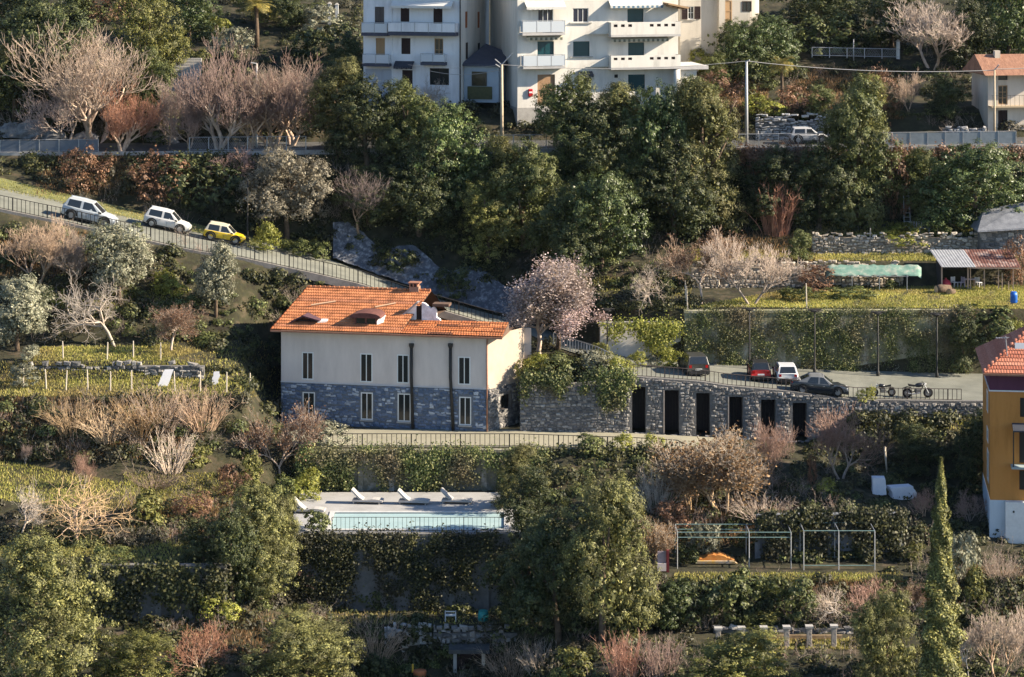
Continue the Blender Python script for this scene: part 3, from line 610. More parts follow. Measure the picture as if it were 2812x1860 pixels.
def railing(name, label, pts, height, spacing, m, cat='railing', rr=0.03, bar=0.022, post=None, mid=False, bars=True):
    """guard rail along base points; every bar a part of its own"""
    pts = [Vector(p) for p in pts]; o = thing(name, label, cat, pts[0]); L0 = pts[0]; up = Vector((0, 0, height))
    rel = [p - L0 for p in pts]
    MB().tube([p + up for p in rel], rr, 6).build('top_rail', m, o)
    MB().tube([p + Vector((0, 0, 0.08)) for p in rel], rr * 0.7, 4).build('bottom_rail', m, o)
    if mid: MB().tube([p + up * 0.55 for p in rel], rr * 0.6, 4).build('middle_rail', m, o)
    key = (m.name, bar, round(height, 2))
    if key not in BAL: BAL[key] = MB().box(-bar, bar, -bar, bar, 0.0, height).mesh('baluster', m)
    cum = [0.0]
    for a, b in zip(rel, rel[1:]): cum.append(cum[-1] + (b - a).length)
    def at(s):
        for k in range(len(rel) - 1):
            if s <= cum[k + 1] + 1e-6: return rel[k].lerp(rel[k + 1], (s - cum[k]) / max(1e-6, cum[k + 1] - cum[k]))
        return rel[-1]
    n = int(cum[-1] / spacing)
    for k in range(n + 1):
        s = cum[-1] * k / n
        if post and k % post == 0:
            pk = ('post',) + key
            if pk not in BAL: BAL[pk] = MB().box(-bar * 2, bar * 2, -bar * 2, bar * 2, -0.12, height + 0.02).mesh('post', m)
            put('post', BAL[pk], o, at(s))
        elif bars: put('baluster', BAL[key], o, at(s))
    return o
# rubble stones: a dozen shared unit blocks, each placed and scaled singly
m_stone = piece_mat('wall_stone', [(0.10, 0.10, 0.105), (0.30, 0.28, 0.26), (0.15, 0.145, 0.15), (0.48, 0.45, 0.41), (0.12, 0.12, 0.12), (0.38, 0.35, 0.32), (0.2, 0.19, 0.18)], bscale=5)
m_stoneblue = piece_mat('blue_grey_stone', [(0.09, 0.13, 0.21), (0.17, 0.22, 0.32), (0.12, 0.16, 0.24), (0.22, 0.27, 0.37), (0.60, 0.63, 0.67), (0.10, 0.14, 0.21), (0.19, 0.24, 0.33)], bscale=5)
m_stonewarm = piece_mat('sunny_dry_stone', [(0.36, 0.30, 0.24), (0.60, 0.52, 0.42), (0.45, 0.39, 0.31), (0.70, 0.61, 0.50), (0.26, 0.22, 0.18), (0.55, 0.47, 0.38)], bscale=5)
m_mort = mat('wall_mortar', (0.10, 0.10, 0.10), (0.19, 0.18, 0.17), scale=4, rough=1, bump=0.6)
m_mortb = mat('blue_mortar', (0.10, 0.115, 0.14), (0.17, 0.185, 0.21), scale=4, rough=1, bump=0.6)
def stone_unit(seed):
    r = random.Random(seed); j = lambda: r.uniform(-0.17, 0.17); f = lambda: r.uniform(0.45, 0.84) * 0.5
    b4 = [(-0.5 + j(), 0.5, -0.5 + j()), (0.5 + j(), 0.5, -0.5 + j()), (0.5 + j(), 0.5, 0.5 + j()), (-0.5 + j(), 0.5, 0.5 + j())]
    f4 = [(-f(), -0.5 + j(), -f()), (f(), -0.5 + j(), -f()), (f(), -0.5 + j(), f()), (-f(), -0.5 + j(), f())]
    m4 = [(b[0] * 0.97, 0.0, b[2] * 0.97) for b in b4]
    v = b4 + m4 + f4; fc = [(8, 9, 10, 11)]
    for s in (0, 4):
        for k in range(4): fc.append((s + k, s + (k + 1) % 4, s + 4 + (k + 1) % 4, s + 4 + k))
    return v, fc
STV = [stone_unit(i) for i in range(12)]
ST = {}
def stones(parent, rects, m, depth=0.10, rng=random, most=300, o=(0, 0, 0), du=(1, 0, 0), dn=(0, 1, 0)):
    """rects: (u0,u1,v0,v1) of each stone; the 300 largest as parts, the rest one part of kind stuff"""
    du, dn, o = Vector(du), Vector(dn), Vector(o); ang = math.atan2(du.y, du.x)
    if m.name not in ST:
        ST[m.name] = []
        for v, f in STV:
            mb = MB(); mb.v, mb.f = list(v), list(f); ST[m.name].append(mb.mesh('stone', m))
    rects = sorted(rects, key=lambda q: -(q[1] - q[0]) * (q[3] - q[2])); rest = MB()
    for k, (a, b, c, d) in enumerate(rects):
        i = rng.randrange(12); cx, cz = (a + b) / 2, (c + d) / 2; dep = depth * rng.uniform(0.7, 1.5)
        if k < most:
            put('stone', ST[m.name][i], parent, o + du * cx + Vector((0, 0, cz)), (0, rng.uniform(-.22, .22), ang), ((b - a) * rng.uniform(.8, 1.15), dep, (d - c) * rng.uniform(.8, 1.25)))
        else:
            v, f = STV[i]; base = len(rest.v)
            for p in v:
                q = o + du * (cx + p[0] * (b - a)) + dn * (p[1] * dep) + Vector((0, 0, cz + p[2] * (d - c))); rest.v.append(tuple(q))
            rest.f += [tuple(base + x for x in q) for q in f]
    if rest.v: tag(rest.build('small_stones', m, parent), kind='stuff')
def courses(u0, u1, v0, v1, ok, rng, hh=(0.18, 0.34), ww=(0.2, 0.55)):
    out = []; v = v0
    while v < v1 - 0.08:
        h = h0 = min(rng.uniform(*hh), v1 - v); u = u0 - rng.uniform(0, 0.3)
        while u < u1:
            w = rng.uniform(*ww); a, b = max(u, u0), min(u + w, u1); g = 0.012
            lo = v + rng.uniform(-0.07, 0.07); h = h0 * rng.uniform(.72, 1.2)
            if b - a > 0.1 and ok(a, b, lo, lo + h): out.append((a + g, b - g, lo + g, lo + h - g))
            u += w
        v += h0
    return out

# ------------------------------------------------------------------ the stone retaining wall under the road, with its dark doorways
def road_wall():
    rng = random.Random(3)
    F = Facade(1428, 199.15, 2700, 199.15, -1.2)
    o = thing('stone_retaining_wall', 'long rubble stone retaining wall with six dark doorways holding up the road', 'stone wall', F.P0, F.rot)
    top = lambda u: float(np.interp(u, *zip(*[(F.uv(px, RF[px][0])[0], F.uv(px, RF[px][0])[1] + 0.05) for px in (1735, 1922, 2000, 2180, 2350, 2640)]))) if u > F.uv(1735, 0)[0] else float(np.interp(u, [0, F.uv(1600, 0)[0], F.uv(1735, 0)[0]], [4.6, 4.9, 5.2]))
    doors = [(1736, 1063, 1773, 1183), (1825, 1072, 1865, 1189), (1912, 1080, 1950, 1190), (2002, 1090, 2040, 1192), (2090, 1098, 2130, 1196), (2177, 1107, 2216, 1204)]
    H = [F.rect(*d) for d in doors]
    xs = sorted({0.0, F.w} | {x for q in H for x in q[:2]} | {i * 1.0 for i in range(1, int(F.w))}); mb = MB()
    for a, b in zip(xs, xs[1:]):
        um = (a + b) / 2; q = next((q for q in H if q[0] - 1e-4 < um < q[1] + 1e-4), None)
        if q: mb.quad((a, 0, q[3]), (b, 0, q[3]), (b, 0, top(b)), (a, 0, top(a)))
        else: mb.quad((a, 0, 0), (b, 0, 0), (b, 0, top(b)), (a, 0, top(a)))
        mb.quad((a, 0, top(a)), (b, 0, top(b)), (b, 0.45, top(b)), (a, 0.45, top(a)))
    for a, b, c, d in H:
        mb.quad((a, 0, c), (a, 1.2, c), (a, 1.2, d), (a, 0, d)); mb.quad((b, 0, c), (b, 0, d), (b, 1.2, d), (b, 1.2, c)); mb.quad((a, 0, d), (a, 1.2, d), (b, 1.2, d), (b, 0, d))
    mb.quad((F.w, 0, 0), (F.w, 0.45, 0), (F.w, 0.45, top(F.w)), (F.w, 0, top(F.w)))
    mb.build('wall', m_mort, o)
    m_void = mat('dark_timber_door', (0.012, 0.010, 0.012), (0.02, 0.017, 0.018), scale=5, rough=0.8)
    m_jamb = mat('plaster_jamb', (0.30, 0.25, 0.21), (0.40, 0.34, 0.29), scale=5)
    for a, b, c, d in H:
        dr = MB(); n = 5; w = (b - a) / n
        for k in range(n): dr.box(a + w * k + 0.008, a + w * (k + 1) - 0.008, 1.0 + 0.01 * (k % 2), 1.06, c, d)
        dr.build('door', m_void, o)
        if (a, b, c, d) in (H[1], H[3]): MB().box(a - 0.09, a - 0.002, -0.09, 0.2, c, d).build('door_jamb', m_jamb, o)
    def ok(a, b, c, d):
        if d > min(top(a), top(b)) - 0.02: return False
        return not any(a < q[1] + 0.02 and b > q[0] - 0.1 and d > q[2] - 0.1 and c < q[3] + 0.02 for q in H)
    stones(o, courses(0, F.w, 0.0, 5.3, ok, rng, (.14, .27), (.17, .45)), m_stone, 0.13, rng)
road_wall()
# ------------------------------------------------------------------ railings along the road, the terrace and the pool
def lvpts(k, pxs, lift=0.05, t=0.0, k2=None):
    out = []
    for px in pxs:
        p = W(px, *lev_at(k, px))
        if k2 is not None: p = p.lerp(W(px, *lev_at(k2, px)), t)
        out.append(p + Vector((0, 0, lift)))
    return out
railing('ramp_railing', 'long dark bar railing along the sloping ramp above the orange-roofed house', lvpts(11, [-60, 0, 180, 340, 536, 660, 867, 1000, 1061, 1200, 1338, 1400]), 1.1, 0.36, m_dkmetal, post=8)
railing('curved_railing', 'short curved pale railing behind the pink blossoming tree', lvpts(11, [1520, 1560, 1600, 1640, 1670], 0.05), 1.0, 0.4, m_gal, post=6)
railing('road_railing', 'brown bar railing on top of the stone wall beside the parked cars', lvpts(11, [1722, 1735, 1830, 1922, 2000, 2180, 2350, 2450, 2640], 0.05, 0.02, 12), 0.88, 0.34, mat('brown_rail_paint', (0.06, 0.045, 0.04), (0.10, 0.08, 0.07), scale=8, rough=0.6), post=9)
railing('terrace_railing', 'dark bar railing at the edge of the terrace in front of the house', lvpts(6, [860, 1000, 1200, 1415, 1640, 1735, 1860, 1960], 0.06, 0.02, 7), 0.95, 0.36, m_dkmetal, post=10)
# ------------------------------------------------------------------ the main house
m_plast = mat('grey_plaster', (0.54, 0.475, 0.43), (0.66, 0.585, 0.53), scale=0.9, rough=0.95, bump=0.12, bscale=6, stretch=(1, 1, 0.28), c3=(.60, .53, .48))
m_plast2 = mat('cream_plaster', (0.36, 0.295, 0.23), (0.43, 0.36, 0.29), scale=0.5, rough=0.95, bump=0.12)
m_tile = piece_mat('orange_roof_tile', [(0.44, 0.165, 0.07), (0.52, 0.205, 0.09), (0.47, 0.18, 0.078), (0.38, 0.155, 0.08)], bump=0.3, bscale=1.6)
m_copper = mat('copper_pipe', (0.28, 0.13, 0.08), (0.38, 0.20, 0.13), scale=6, rough=0.5)
def tile_course(parent, A, B, up_vec, m, pitch=0.19, th=0.05):
    """one course of barrel tiles from A to B, corrugated, lying up the slope along up_vec"""
    A, B, U = Vector(A), Vector(B), Vector(up_vec); d = B - A; n = max(3, int(d.length / pitch) * 4); nn = d.normalized().cross(U.normalized()); nn = nn if nn.z > 0 else -nn
    mb = MB(); rows_ = []
    for e, lift in ((0.0, th), (1.0, 0.0)):
        rows_.append([A + d * (i / n) + U * e + nn * (lift + 0.022 * abs(math.sin(math.pi * i / 4)) + random.uniform(-.004, .004)) for i in range(n + 1)])
    low = [p - nn * 0.05 for p in rows_[0]]
    base = len(mb.v)
    for r in (low, rows_[0], rows_[1]): mb.v += [tuple(p) for p in r]
    k = n + 1
    for i in range(n):
        mb.f.append((base + i, base + i + 1, base + k + i + 1, base + k + i)); mb.f.append((base + k + i, base + k + i + 1, base + 2 * k + i + 1, base + 2 * k + i))
    return mb.build('tile_course', m, parent)
def main_house():
    rng = random.Random(5)
    F = Facade(772, 202.0, 1340, 199.0, 0.0); dep = 13.0
    o = thing('stone_and_plaster_house', 'long grey plaster house with orange tile roof and blue-grey stone ground floor', 'house', F.P0, F.rot)
    tops = [(829, 967, 861, 1043), (989, 971, 1023, 1050), (1090, 974, 1123, 1053), (1258, 980, 1292, 1057)]
    lows = [(831, 1077, 865, 1153), (991, 1078, 1024, 1153), (1092, 1081, 1128, 1158), (1261, 1090, 1294, 1168)]
    RT = [F.rect(*q) for q in tops]; RL = [F.rect(*q) for q in lows]; w = F.w; hs, he = 3.22, 7.3
    mb = MB(); wall_face(mb, w, he - hs, [(a, b, c - hs, d - hs) for a, b, c, d in RT], o=(0, 0, hs)); mb.quad((0, 0, hs), (0, 0, he), (0, dep, he), (0, dep, hs)); us0 = F.uv(1082, 905)[0]; mb.quad((0, dep, 0), (0, dep, he), (us0, dep, he), (us0, dep, 0)); mb.quad((us0, 5.2, 0), (us0, dep, 0), (us0, dep, he), (us0, 5.2, he)); mb.quad((us0, 5.2, 0), (us0, 5.2, he - .2), (w + 2.4, 5.2, he - .2), (w + 2.4, 5.2, 0))
    mb.build('upper_wall', m_plast, o)
    mb = MB(); wall_face(mb, w, hs, RL, o=(0, -0.02, 0)); mb.quad((0, 0, 0), (0, 0, hs), (0, dep, hs), (0, dep, 0)); mb.quad((0, -0.02, hs), (w, -0.02, hs), (w, 0.1, hs), (0, 0.1, hs)); mb.build('lower_wall', m_mortb, o)
    # splayed right end wall, sunlit
    F2 = Facade(1340, 199.0, 1431, 202.4, 0.0); sw2 = F2.w; dl = Vector((math.cos(F2.rot - F.rot), math.sin(F2.rot - F.rot), 0)); dn2 = Vector((-dl.y, dl.x, 0)); sq = F2.rect(1376, 1084, 1403, 1124); c0 = Vector((w, 0, 0)); e2 = c0 + dl * sw2
    mb = MB(); wall_face(mb, sw2, he - hs, [], o=c0 + Vector((0, 0, hs)), du=dl, dn=dn2); mb.quad(e2 + Vector((0, 0, hs)), e2 + Vector((0, 0, he)), (e2.x, 5.2, he), (e2.x, 5.2, hs)); mb.build('side_wall', m_plast2, o)
    mb = MB(); wall_face(mb, sw2, hs, [sq], .5, o=c0, du=dl, dn=dn2); mb.quad(e2, e2 + Vector((0, 0, hs)), (e2.x, 5.2, hs), (e2.x, 5.2, 0)); mb.build('side_stone_wall', m_mort, o)
    local_window(o, sq, m_shut, m_pane, 0, 0, .05, y=.3, o=c0, du=dl, dn=dn2, name='side_window')
    for r in RT + RL: local_window(o, r, m_white, m_pane, 1, 0, 0.085, y=0.03, sill=0.06 if r in RL else None)
    def ok(a, b, c, d): return d < hs + 0.01 and not any(a < q[1] + 0.03 and b > q[0] - 0.03 and d > q[2] - 0.12 and c < q[3] + 0.03 for q in RL)
    stones(o, courses(0.02, w - 0.1, 0.02, hs - 0.06, ok, rng, (0.14, 0.26), (0.2, 0.5)), m_stoneblue, 0.08, rng, most=240, o=(0, -0.03, 0))
    def ok2(a, b, c, d): return d < hs and not (a < sq[1] + .03 and b > sq[0] - .03 and d > sq[2] - .05 and c < sq[3] + .05)
    stones(o, courses(0.06, sw2, 0.02, hs - 0.06, ok2, rng, (0.17, 0.3), (0.24, 0.5)), m_stone, 0.08, rng, most=60, o=c0 - dn2 * .02, du=dl, dn=dn2)
    MB().box(-0.03, w + 0.02, -0.06, 0.02, hs + 0.002, hs + 0.07).build('string_course', mat('pale_mortar_band', (0.5, 0.5, 0.52), rough=.9), o)
    for px, px2 in ((1131, 1135), (1238, 1246)):
        u, v = F.uv(px, 945); mp = MB(); u2 = F.uv(px2, 1175)[0]
        mp.tube([(u, -0.16, v), (u, -0.16, v - 2.5), (u2, -0.2, 0.05)], 0.12, 8); mp.build('downpipe', m_dkmetal, o, True)
        MB().lathe([(0.13, -0.3), (0.2, -0.1), (0.2, 0.06)], 8, (u, -0.16, v)).build('hopper_head', m_dkmetal, o)
    MB().tube([(w - 0.05, -0.1, 0), (w - 0.05, -0.1, he - 0.1)], 0.06, 6).build('corner_pipe', m_copper, o, True)
    # roof: hipped tiles on the left part, a low pent strip on the right part
    ov = 0.65; us = F.uv(1082, 905)[0]; zr = 9.75; yr = 5.0; ze = he + 0.06; rid0, rid1 = 0.75, F.uv(1178, 810)[0] - 0.9
    m_soff = mat('roof_boarding', (0.10, 0.06, 0.045), (0.15, 0.10, 0.07), scale=4)
    rf = MB()
    e0, e1 = -ov, us + 0.6
    A, B, C, D = Vector((e0, -ov, ze)), Vector((e1, -ov, ze)), Vector((rid1, yr, zr)), Vector((rid0, yr, zr))
    A2, B2 = Vector((e0, 2 * yr + ov, ze)), Vector((rid1, 2 * yr + ov, ze))
    rf.poly([A, B, C, D]).poly([A, D, A2]).poly([D, C, B2, A2]); rf.poly([A, A2, B2, B])
    root = rf.build('roof', m_soff, o)
    n = 15
    for k in range(n):
        t = k / n; lo0, lo1 = A.lerp(D, t), B.lerp(C, t); hi0 = A.lerp(D, (k + 1.25) / n)
        up = Vector((0, (yr + ov) / n * 1.2, (zr - ze) / n * 1.2)); tile_course(root, lo0 + Vector((0.02, 0, 0.02)), lo1 + Vector((0, 0, 0.02)), up, m_tile)
    for k in range(15):                                   # left hip
        t = k / 15; a, b = A.lerp(D, t), A2.lerp(D, t); tile_course(root, b + Vector((0, 0, .02)), a + Vector((0, 0, .02)), Vector(((rid0 - e0) / 15 * 1.2, 0, (zr - ze) / 15 * 1.2)), m_tile)
    for k in range(26):                                   # ridge caps
        u = rid0 + (rid1 - rid0) * k / 26; MB().tube([(u, yr, zr + 0.03), (u + (rid1 - rid0) / 26 * 0.8, yr, zr + 0.05)], [0.13, 0.15], 7).build('ridge_tile', m_tile, root)
    # pent strip on the right
    q0, q1 = us + 0.55, w + 1.25; U = Vector((0, 2.6, 0.62)); ps = MB()
    ps.quad((q0, -ov, ze), (q1, -ov, ze), (q1, -ov + 2.6, ze + 0.62), (q0, -ov + 2.6, ze + 0.62)); ps.quad((q0, -ov, ze - 0.08), (q0, 5.2, ze - 0.08), (q1, 5.2, ze - 0.08), (q1, -ov, ze - 0.08))
    ps.quad((q0, -ov + 2.6, ze + 0.62), (q1, -ov + 2.6, ze + 0.62), (q1, -ov + 2.75, ze), (q0, -ov + 2.75, ze)); ps.quad((q1, -ov, ze - .08), (q1, -ov + 2.7, ze - .08), (q1, -ov + 2.6, ze + .62), (q1, -ov, ze))
    pent = ps.build('pent_roof', m_soff, o)
    m_tile2 = piece_mat('weathered_roof_tile', [(0.42, 0.13, 0.05), (0.52, 0.19, 0.075), (0.12, 0.05, 0.03), (0.50, 0.17, 0.06), (0.36, 0.12, 0.05), (0.56, 0.22, 0.09)], bump=.5, bscale=5)
    for k in range(7):
        x = q0 + 0.02 + rng.uniform(0, .05); lo = Vector((x, -ov, ze + 0.02)) + U * (k / 7)
        while lo.x < q1 - 0.1:                             # broken courses, a few tiles slipped
            ln = min(rng.uniform(0.9, 2.2), q1 - lo.x); tile_course(pent, lo, lo + Vector((ln - 0.03, 0, 0)), U / 7 * 1.25, m_tile2); lo = lo + Vector((ln, 0, rng.uniform(-.008, .01)))
    MB().box(-ov, q1, -ov - 0.14, -ov - 0.02, ze - 0.16, ze - 0.03).build('gutter', m_copper, o)
    # white broken gable and dark opening at the roof step
    m_lime = mat('peeling_limewash', (0.85, 0.85, 0.86), (0.55, 0.54, 0.53), scale=2.2, rough=.95, bump=.3)
    u0, v0 = F.uv(1108, 888); u1, v1 = F.uv(1180, 836); y = 1.9
    g = MB(); zt = 9.35; zb = ze + 0.4
    g.prism([(u0 - 1.0, zb), (u0 + .55, zb), (u0 + .55, zb + 1.35), (u0 + 0.35, zb + 1.25)], y, y + .3); g.prism([(u0 + 1.0, zb), (u1 + .5, zb), (u1 + .38, zb + .35), (u1 + .1, zb + .5), (u1 + .12, zt - .55), (u1 - .1, zt - .3), (u1 - .35, zt - .42), (u0 + 1.25, zt - .05), (u0 + 1.0, zt)], y, y + .3)
    gw = g.build('gable_wall', m_lime, o)
    MB().box(u0 + .55, u0 + 1.0, y + .2, y + .28, zb, zt - .3).build('gable_opening', m_shut, o)
    MB().hexa([(u0 - 1.3, y - .2, zb - .05), (u0 - 1.1, y - .2, zb - .05), (u0 - 1.1, y + .5, zb - .05), (u0 - 1.3, y + .5, zb - .05)], [(u0 + .6, y - .2, zt + .05), (u0 + .8, y - .2, zt + .05), (u0 + .8, y + .5, zt + .05), (u0 + .6, y + .5, zt + .05)]).build('verge_board', mat('weathered_board', (0.30, 0.27, 0.26), (0.42, 0.39, 0.37), scale=5), o)
    MB().box(u1 - .2, u1 + 1.1, y - .1, y + .9, zt - .25, zt - .05).build('broken_eave', m_soff, o)
    # chimney behind the ridge
    u, v = F.uv(1100, 806)
    ch = MB().box(u - .4, u + .35, yr - .3, yr + .4, zr - .6, zr + .35).build('chimney', mat('brown_brick', (0.22, 0.14, 0.10), (0.32, .22, .16), scale=6), root)
    cp = MB()
    for k in range(3): cp.box(u - .4 + .28 * k, u - .3 + .28 * k, yr - .3, yr + .4, zr + .352, zr + .6)
    cp.box(u - .48, u + .43, yr - .38, yr + .48, zr + .602, zr + .68); cp.build('chimney_cap', m_copper, root)
    # dormer with arched dark roof
    m_dorm = mat('dormer_timber', (0.10, 0.04, 0.035), (0.16, 0.07, 0.055), scale=5)
    ua, va = F.uv(967, 893); ub, _ = F.uv(1036, 893); ud = (ua + ub) / 2; y0 = 0.35; zb = ze + 0.40
    slope = (zr - ze) / (yr + ov)
    d = MB(); arc = [(ud + (ub - ua) * 0.62 * math.cos(t), zb + .62 + .34 * math.sin(t)) for t in [math.pi * i / 8 for i in range(9)]]
    d.prism(arc + [(arc[-1][0], arc[-1][1] - .06), (arc[0][0], arc[0][1] - .06)], y0 - .25, y0 + 2.2); dm = d.build('dormer', m_dorm, root)
    fr = MB().box(ua + .1, ua + .24, y0, y0 + .1, zb - .1, zb + .58).box(ub - .24, ub - .1, y0, y0 + .1, zb - .1, zb + .58).box(ud - .06, ud + .06, y0, y0 + .1, zb - .1, zb + .58).box(ua + .1, ub - .1, y0 - .03, y0 + .1, zb - .2, zb - .1); fr.build('dormer_frame', m_dorm, root)
    MB().box(ua + .24, ub - .24, y0 + .05, y0 + .08, zb - .1, zb + .66).build('dormer_pane', m_pane, root)
    MB().hexa([(ub - .1, y0 - .05, zb - .15), (ub + .35, y0 + .2, zb - .05), (ub + .35, y0 + 1.2, zb + .35), (ub - .1, y0 + 1.2, zb + .3)], [(ub - .1, y0 - .05, zb + .3), (ub + .3, y0 + .2, zb + .32), (ub + .3, y0 + 1.2, zb + .6), (ub - .1, y0 + 1.2, zb + .62)]).build('dormer_cheek', m_lime, root)
    # collapsed dormer on the left, gabled
    ua, va = F.uv(803, 880); ub, _ = F.uv(866, 880); um = (ua + ub) / 2
    d = MB().prism([(ua - .2, zb + .1), (um - .1, zb + .62), (ub + .3, zb + .28), (ub + .3, zb + .2), (um - .1, zb + .52), (ua - .2, zb)], y0 - .3, y0 + 1.9); d.build('sunken_dormer', mat('purple_dormer_boards', (0.07, 0.035, 0.045), (0.11, .06, .07), scale=5), root)
    MB().box(ua, ub, y0 + .1, y0 + .2, zb - .3, zb + .25).build('dormer_void', m_shut, root)
    MB().hexa([(ub + .1, y0 - .1, zb - .2), (ub + .85, y0 + .1, zb - .1), (ub + .85, y0 + .5, zb - .02), (ub + .1, y0 + .5, zb)], [(ub + .1, y0 - .1, zb + .12), (ub + .8, y0 + .1, zb + .22), (ub + .8, y0 + .5, zb + .3), (ub + .1, y0 + .5, zb + .3)]).build('dormer_cheek', m_lime, root)
    for (xa, ya), (xb, yb) in (((832, 846), (895, 838)), ((1010, 856), (1062, 840))):   # loose battens lying up the tiles
        a, za = F.uv(xa, ya); b, zb2 = F.uv(xb, yb); ty = lambda z: (z - ze) / slope - ov
        MB().tube([(a, 2.4, ze + slope * (2.4 + ov) + .16), (b, 3.0, ze + slope * (3.0 + ov) + .16)], .08, 5).build('batten', mat('pale_batten', (.5, .34, .22), rough=.9), root)
    return o, F
house, HF = main_house()
# ------------------------------------------------------------------ the apartment houses above the upper road
def wall_mat(n, a, b): return mat(n, tuple(x * .84 for x in a), b, scale=0.8, rough=0.92, bump=0.08, bscale=5, stretch=(1, 1, 0.22), c3=tuple((x + y) / 2 for x, y in zip(a, b)))
m_wb = wall_mat('shade_cool_render', (0.66, 0.67, 0.69), (0.74, 0.75, 0.77)); m_wc = wall_mat('warm_white_render', (0.60, 0.575, 0.52), (0.69, 0.66, 0.60)); m_wv = wall_mat('villa_cream_render', (0.42, 0.385, 0.33), (0.50, 0.46, 0.40))  # first render carries the cool shade of the left block's front
m_slabd = mat('dark_slab_edge', (0.055, 0.06, 0.085), (0.08, 0.085, 0.11), scale=3); m_slab = mat('balcony_slab', (0.38, 0.37, 0.36), (0.50, 0.48, 0.46), scale=2)
m_gls = mat('frosted_guard_panel', (0.50, 0.54, 0.58), rough=0.2, spec=0.5); m_awn = mat('cream_awning', (0.56, 0.55, 0.52), (0.64, 0.63, 0.60), scale=2)
m_awnd = mat('dark_awning', (0.03, 0.035, 0.05), (0.05, 0.055, 0.07), scale=3)
m_rooft = mat('brown_roof_tiles', (0.20, 0.10, 0.065), (0.34, 0.18, 0.115), scale=1.6, bump=.6, bscale=7, stretch=(3, 1, 1))
def balcony(parent, F, x0, x1, ytop, ybot, slab_h, proj, m_s, guard=None, gap=0.0, open_px=(), name='balcony'):
    """slab standing out of the facade, with guard panels and posts as sub-parts"""
    u0 = F.uv(x0, ybot)[0]; u1 = F.uv(x1, ybot)[0]; v = F.uv((x0 + x1) / 2, ybot)[1]; h = F.uv((x0 + x1) / 2, ytop)[1] - v
    b = MB().box(u0, u1, -proj, 0.02, v - slab_h, v).build(name, m_s, parent)
    if guard:
        n = max(1, round((u1 - u0) / 1.3))
        for k in range(n):
            a, c = u0 + (u1 - u0) * k / n, u0 + (u1 - u0) * (k + 1) / n
            MB().box(a + .03, c - .03, -proj + .02, -proj + .05, v + .06, v + h - .05).build('guard_panel', guard, b)
        for k in range(n + 1):
            a = u0 + (u1 - u0) * k / n; a = min(max(a, u0 + .025), u1 - .025); MB().box(a - .02, a + .02, -proj + .01, -proj + .06, v + .002, v + h).build('guard_post', m_gal, b)
        MB().box(u0, u1, -proj + .005, -proj + .065, v + h + .002, v + h + .05).build('hand_rail', m_gal, b)
        for a in (u0 + .02, u1 - .05): MB().box(a, a + .03, -proj + .08, -.02, v + .06, v + h - .05).build('side_panel', guard, b)
    return b
def awning(parent, F, x0, x1, y0, y1, proj, m, fr=None, name='awning', stripes=0, m2=None):
    u0, u1, v0, v1 = F.rect(x0, y0, x1, y1)
    a = MB().hexa([(u0, -proj, v0 + .02), (u1, -proj, v0 + .02), (u1, -.02, v1 - .05), (u0, -.02, v1 - .05)], [(u0, -proj, v0 + .06), (u1, -proj, v0 + .06), (u1, -.02, v1), (u0, -.02, v1)]).build(name, m, parent)
    n = max(4, int((u1 - u0) / .22))
    for k in range(n):
        p, q = u0 + (u1 - u0) * k / n, u0 + (u1 - u0) * (k + 1) / n
        MB().box(p + .004, q - .004, -proj - .012, -proj, v0 - .16 - .03 * (k % 2), v0 + .05).build('valance', m2 if (m2 and k % 2) else m, a)
    return a
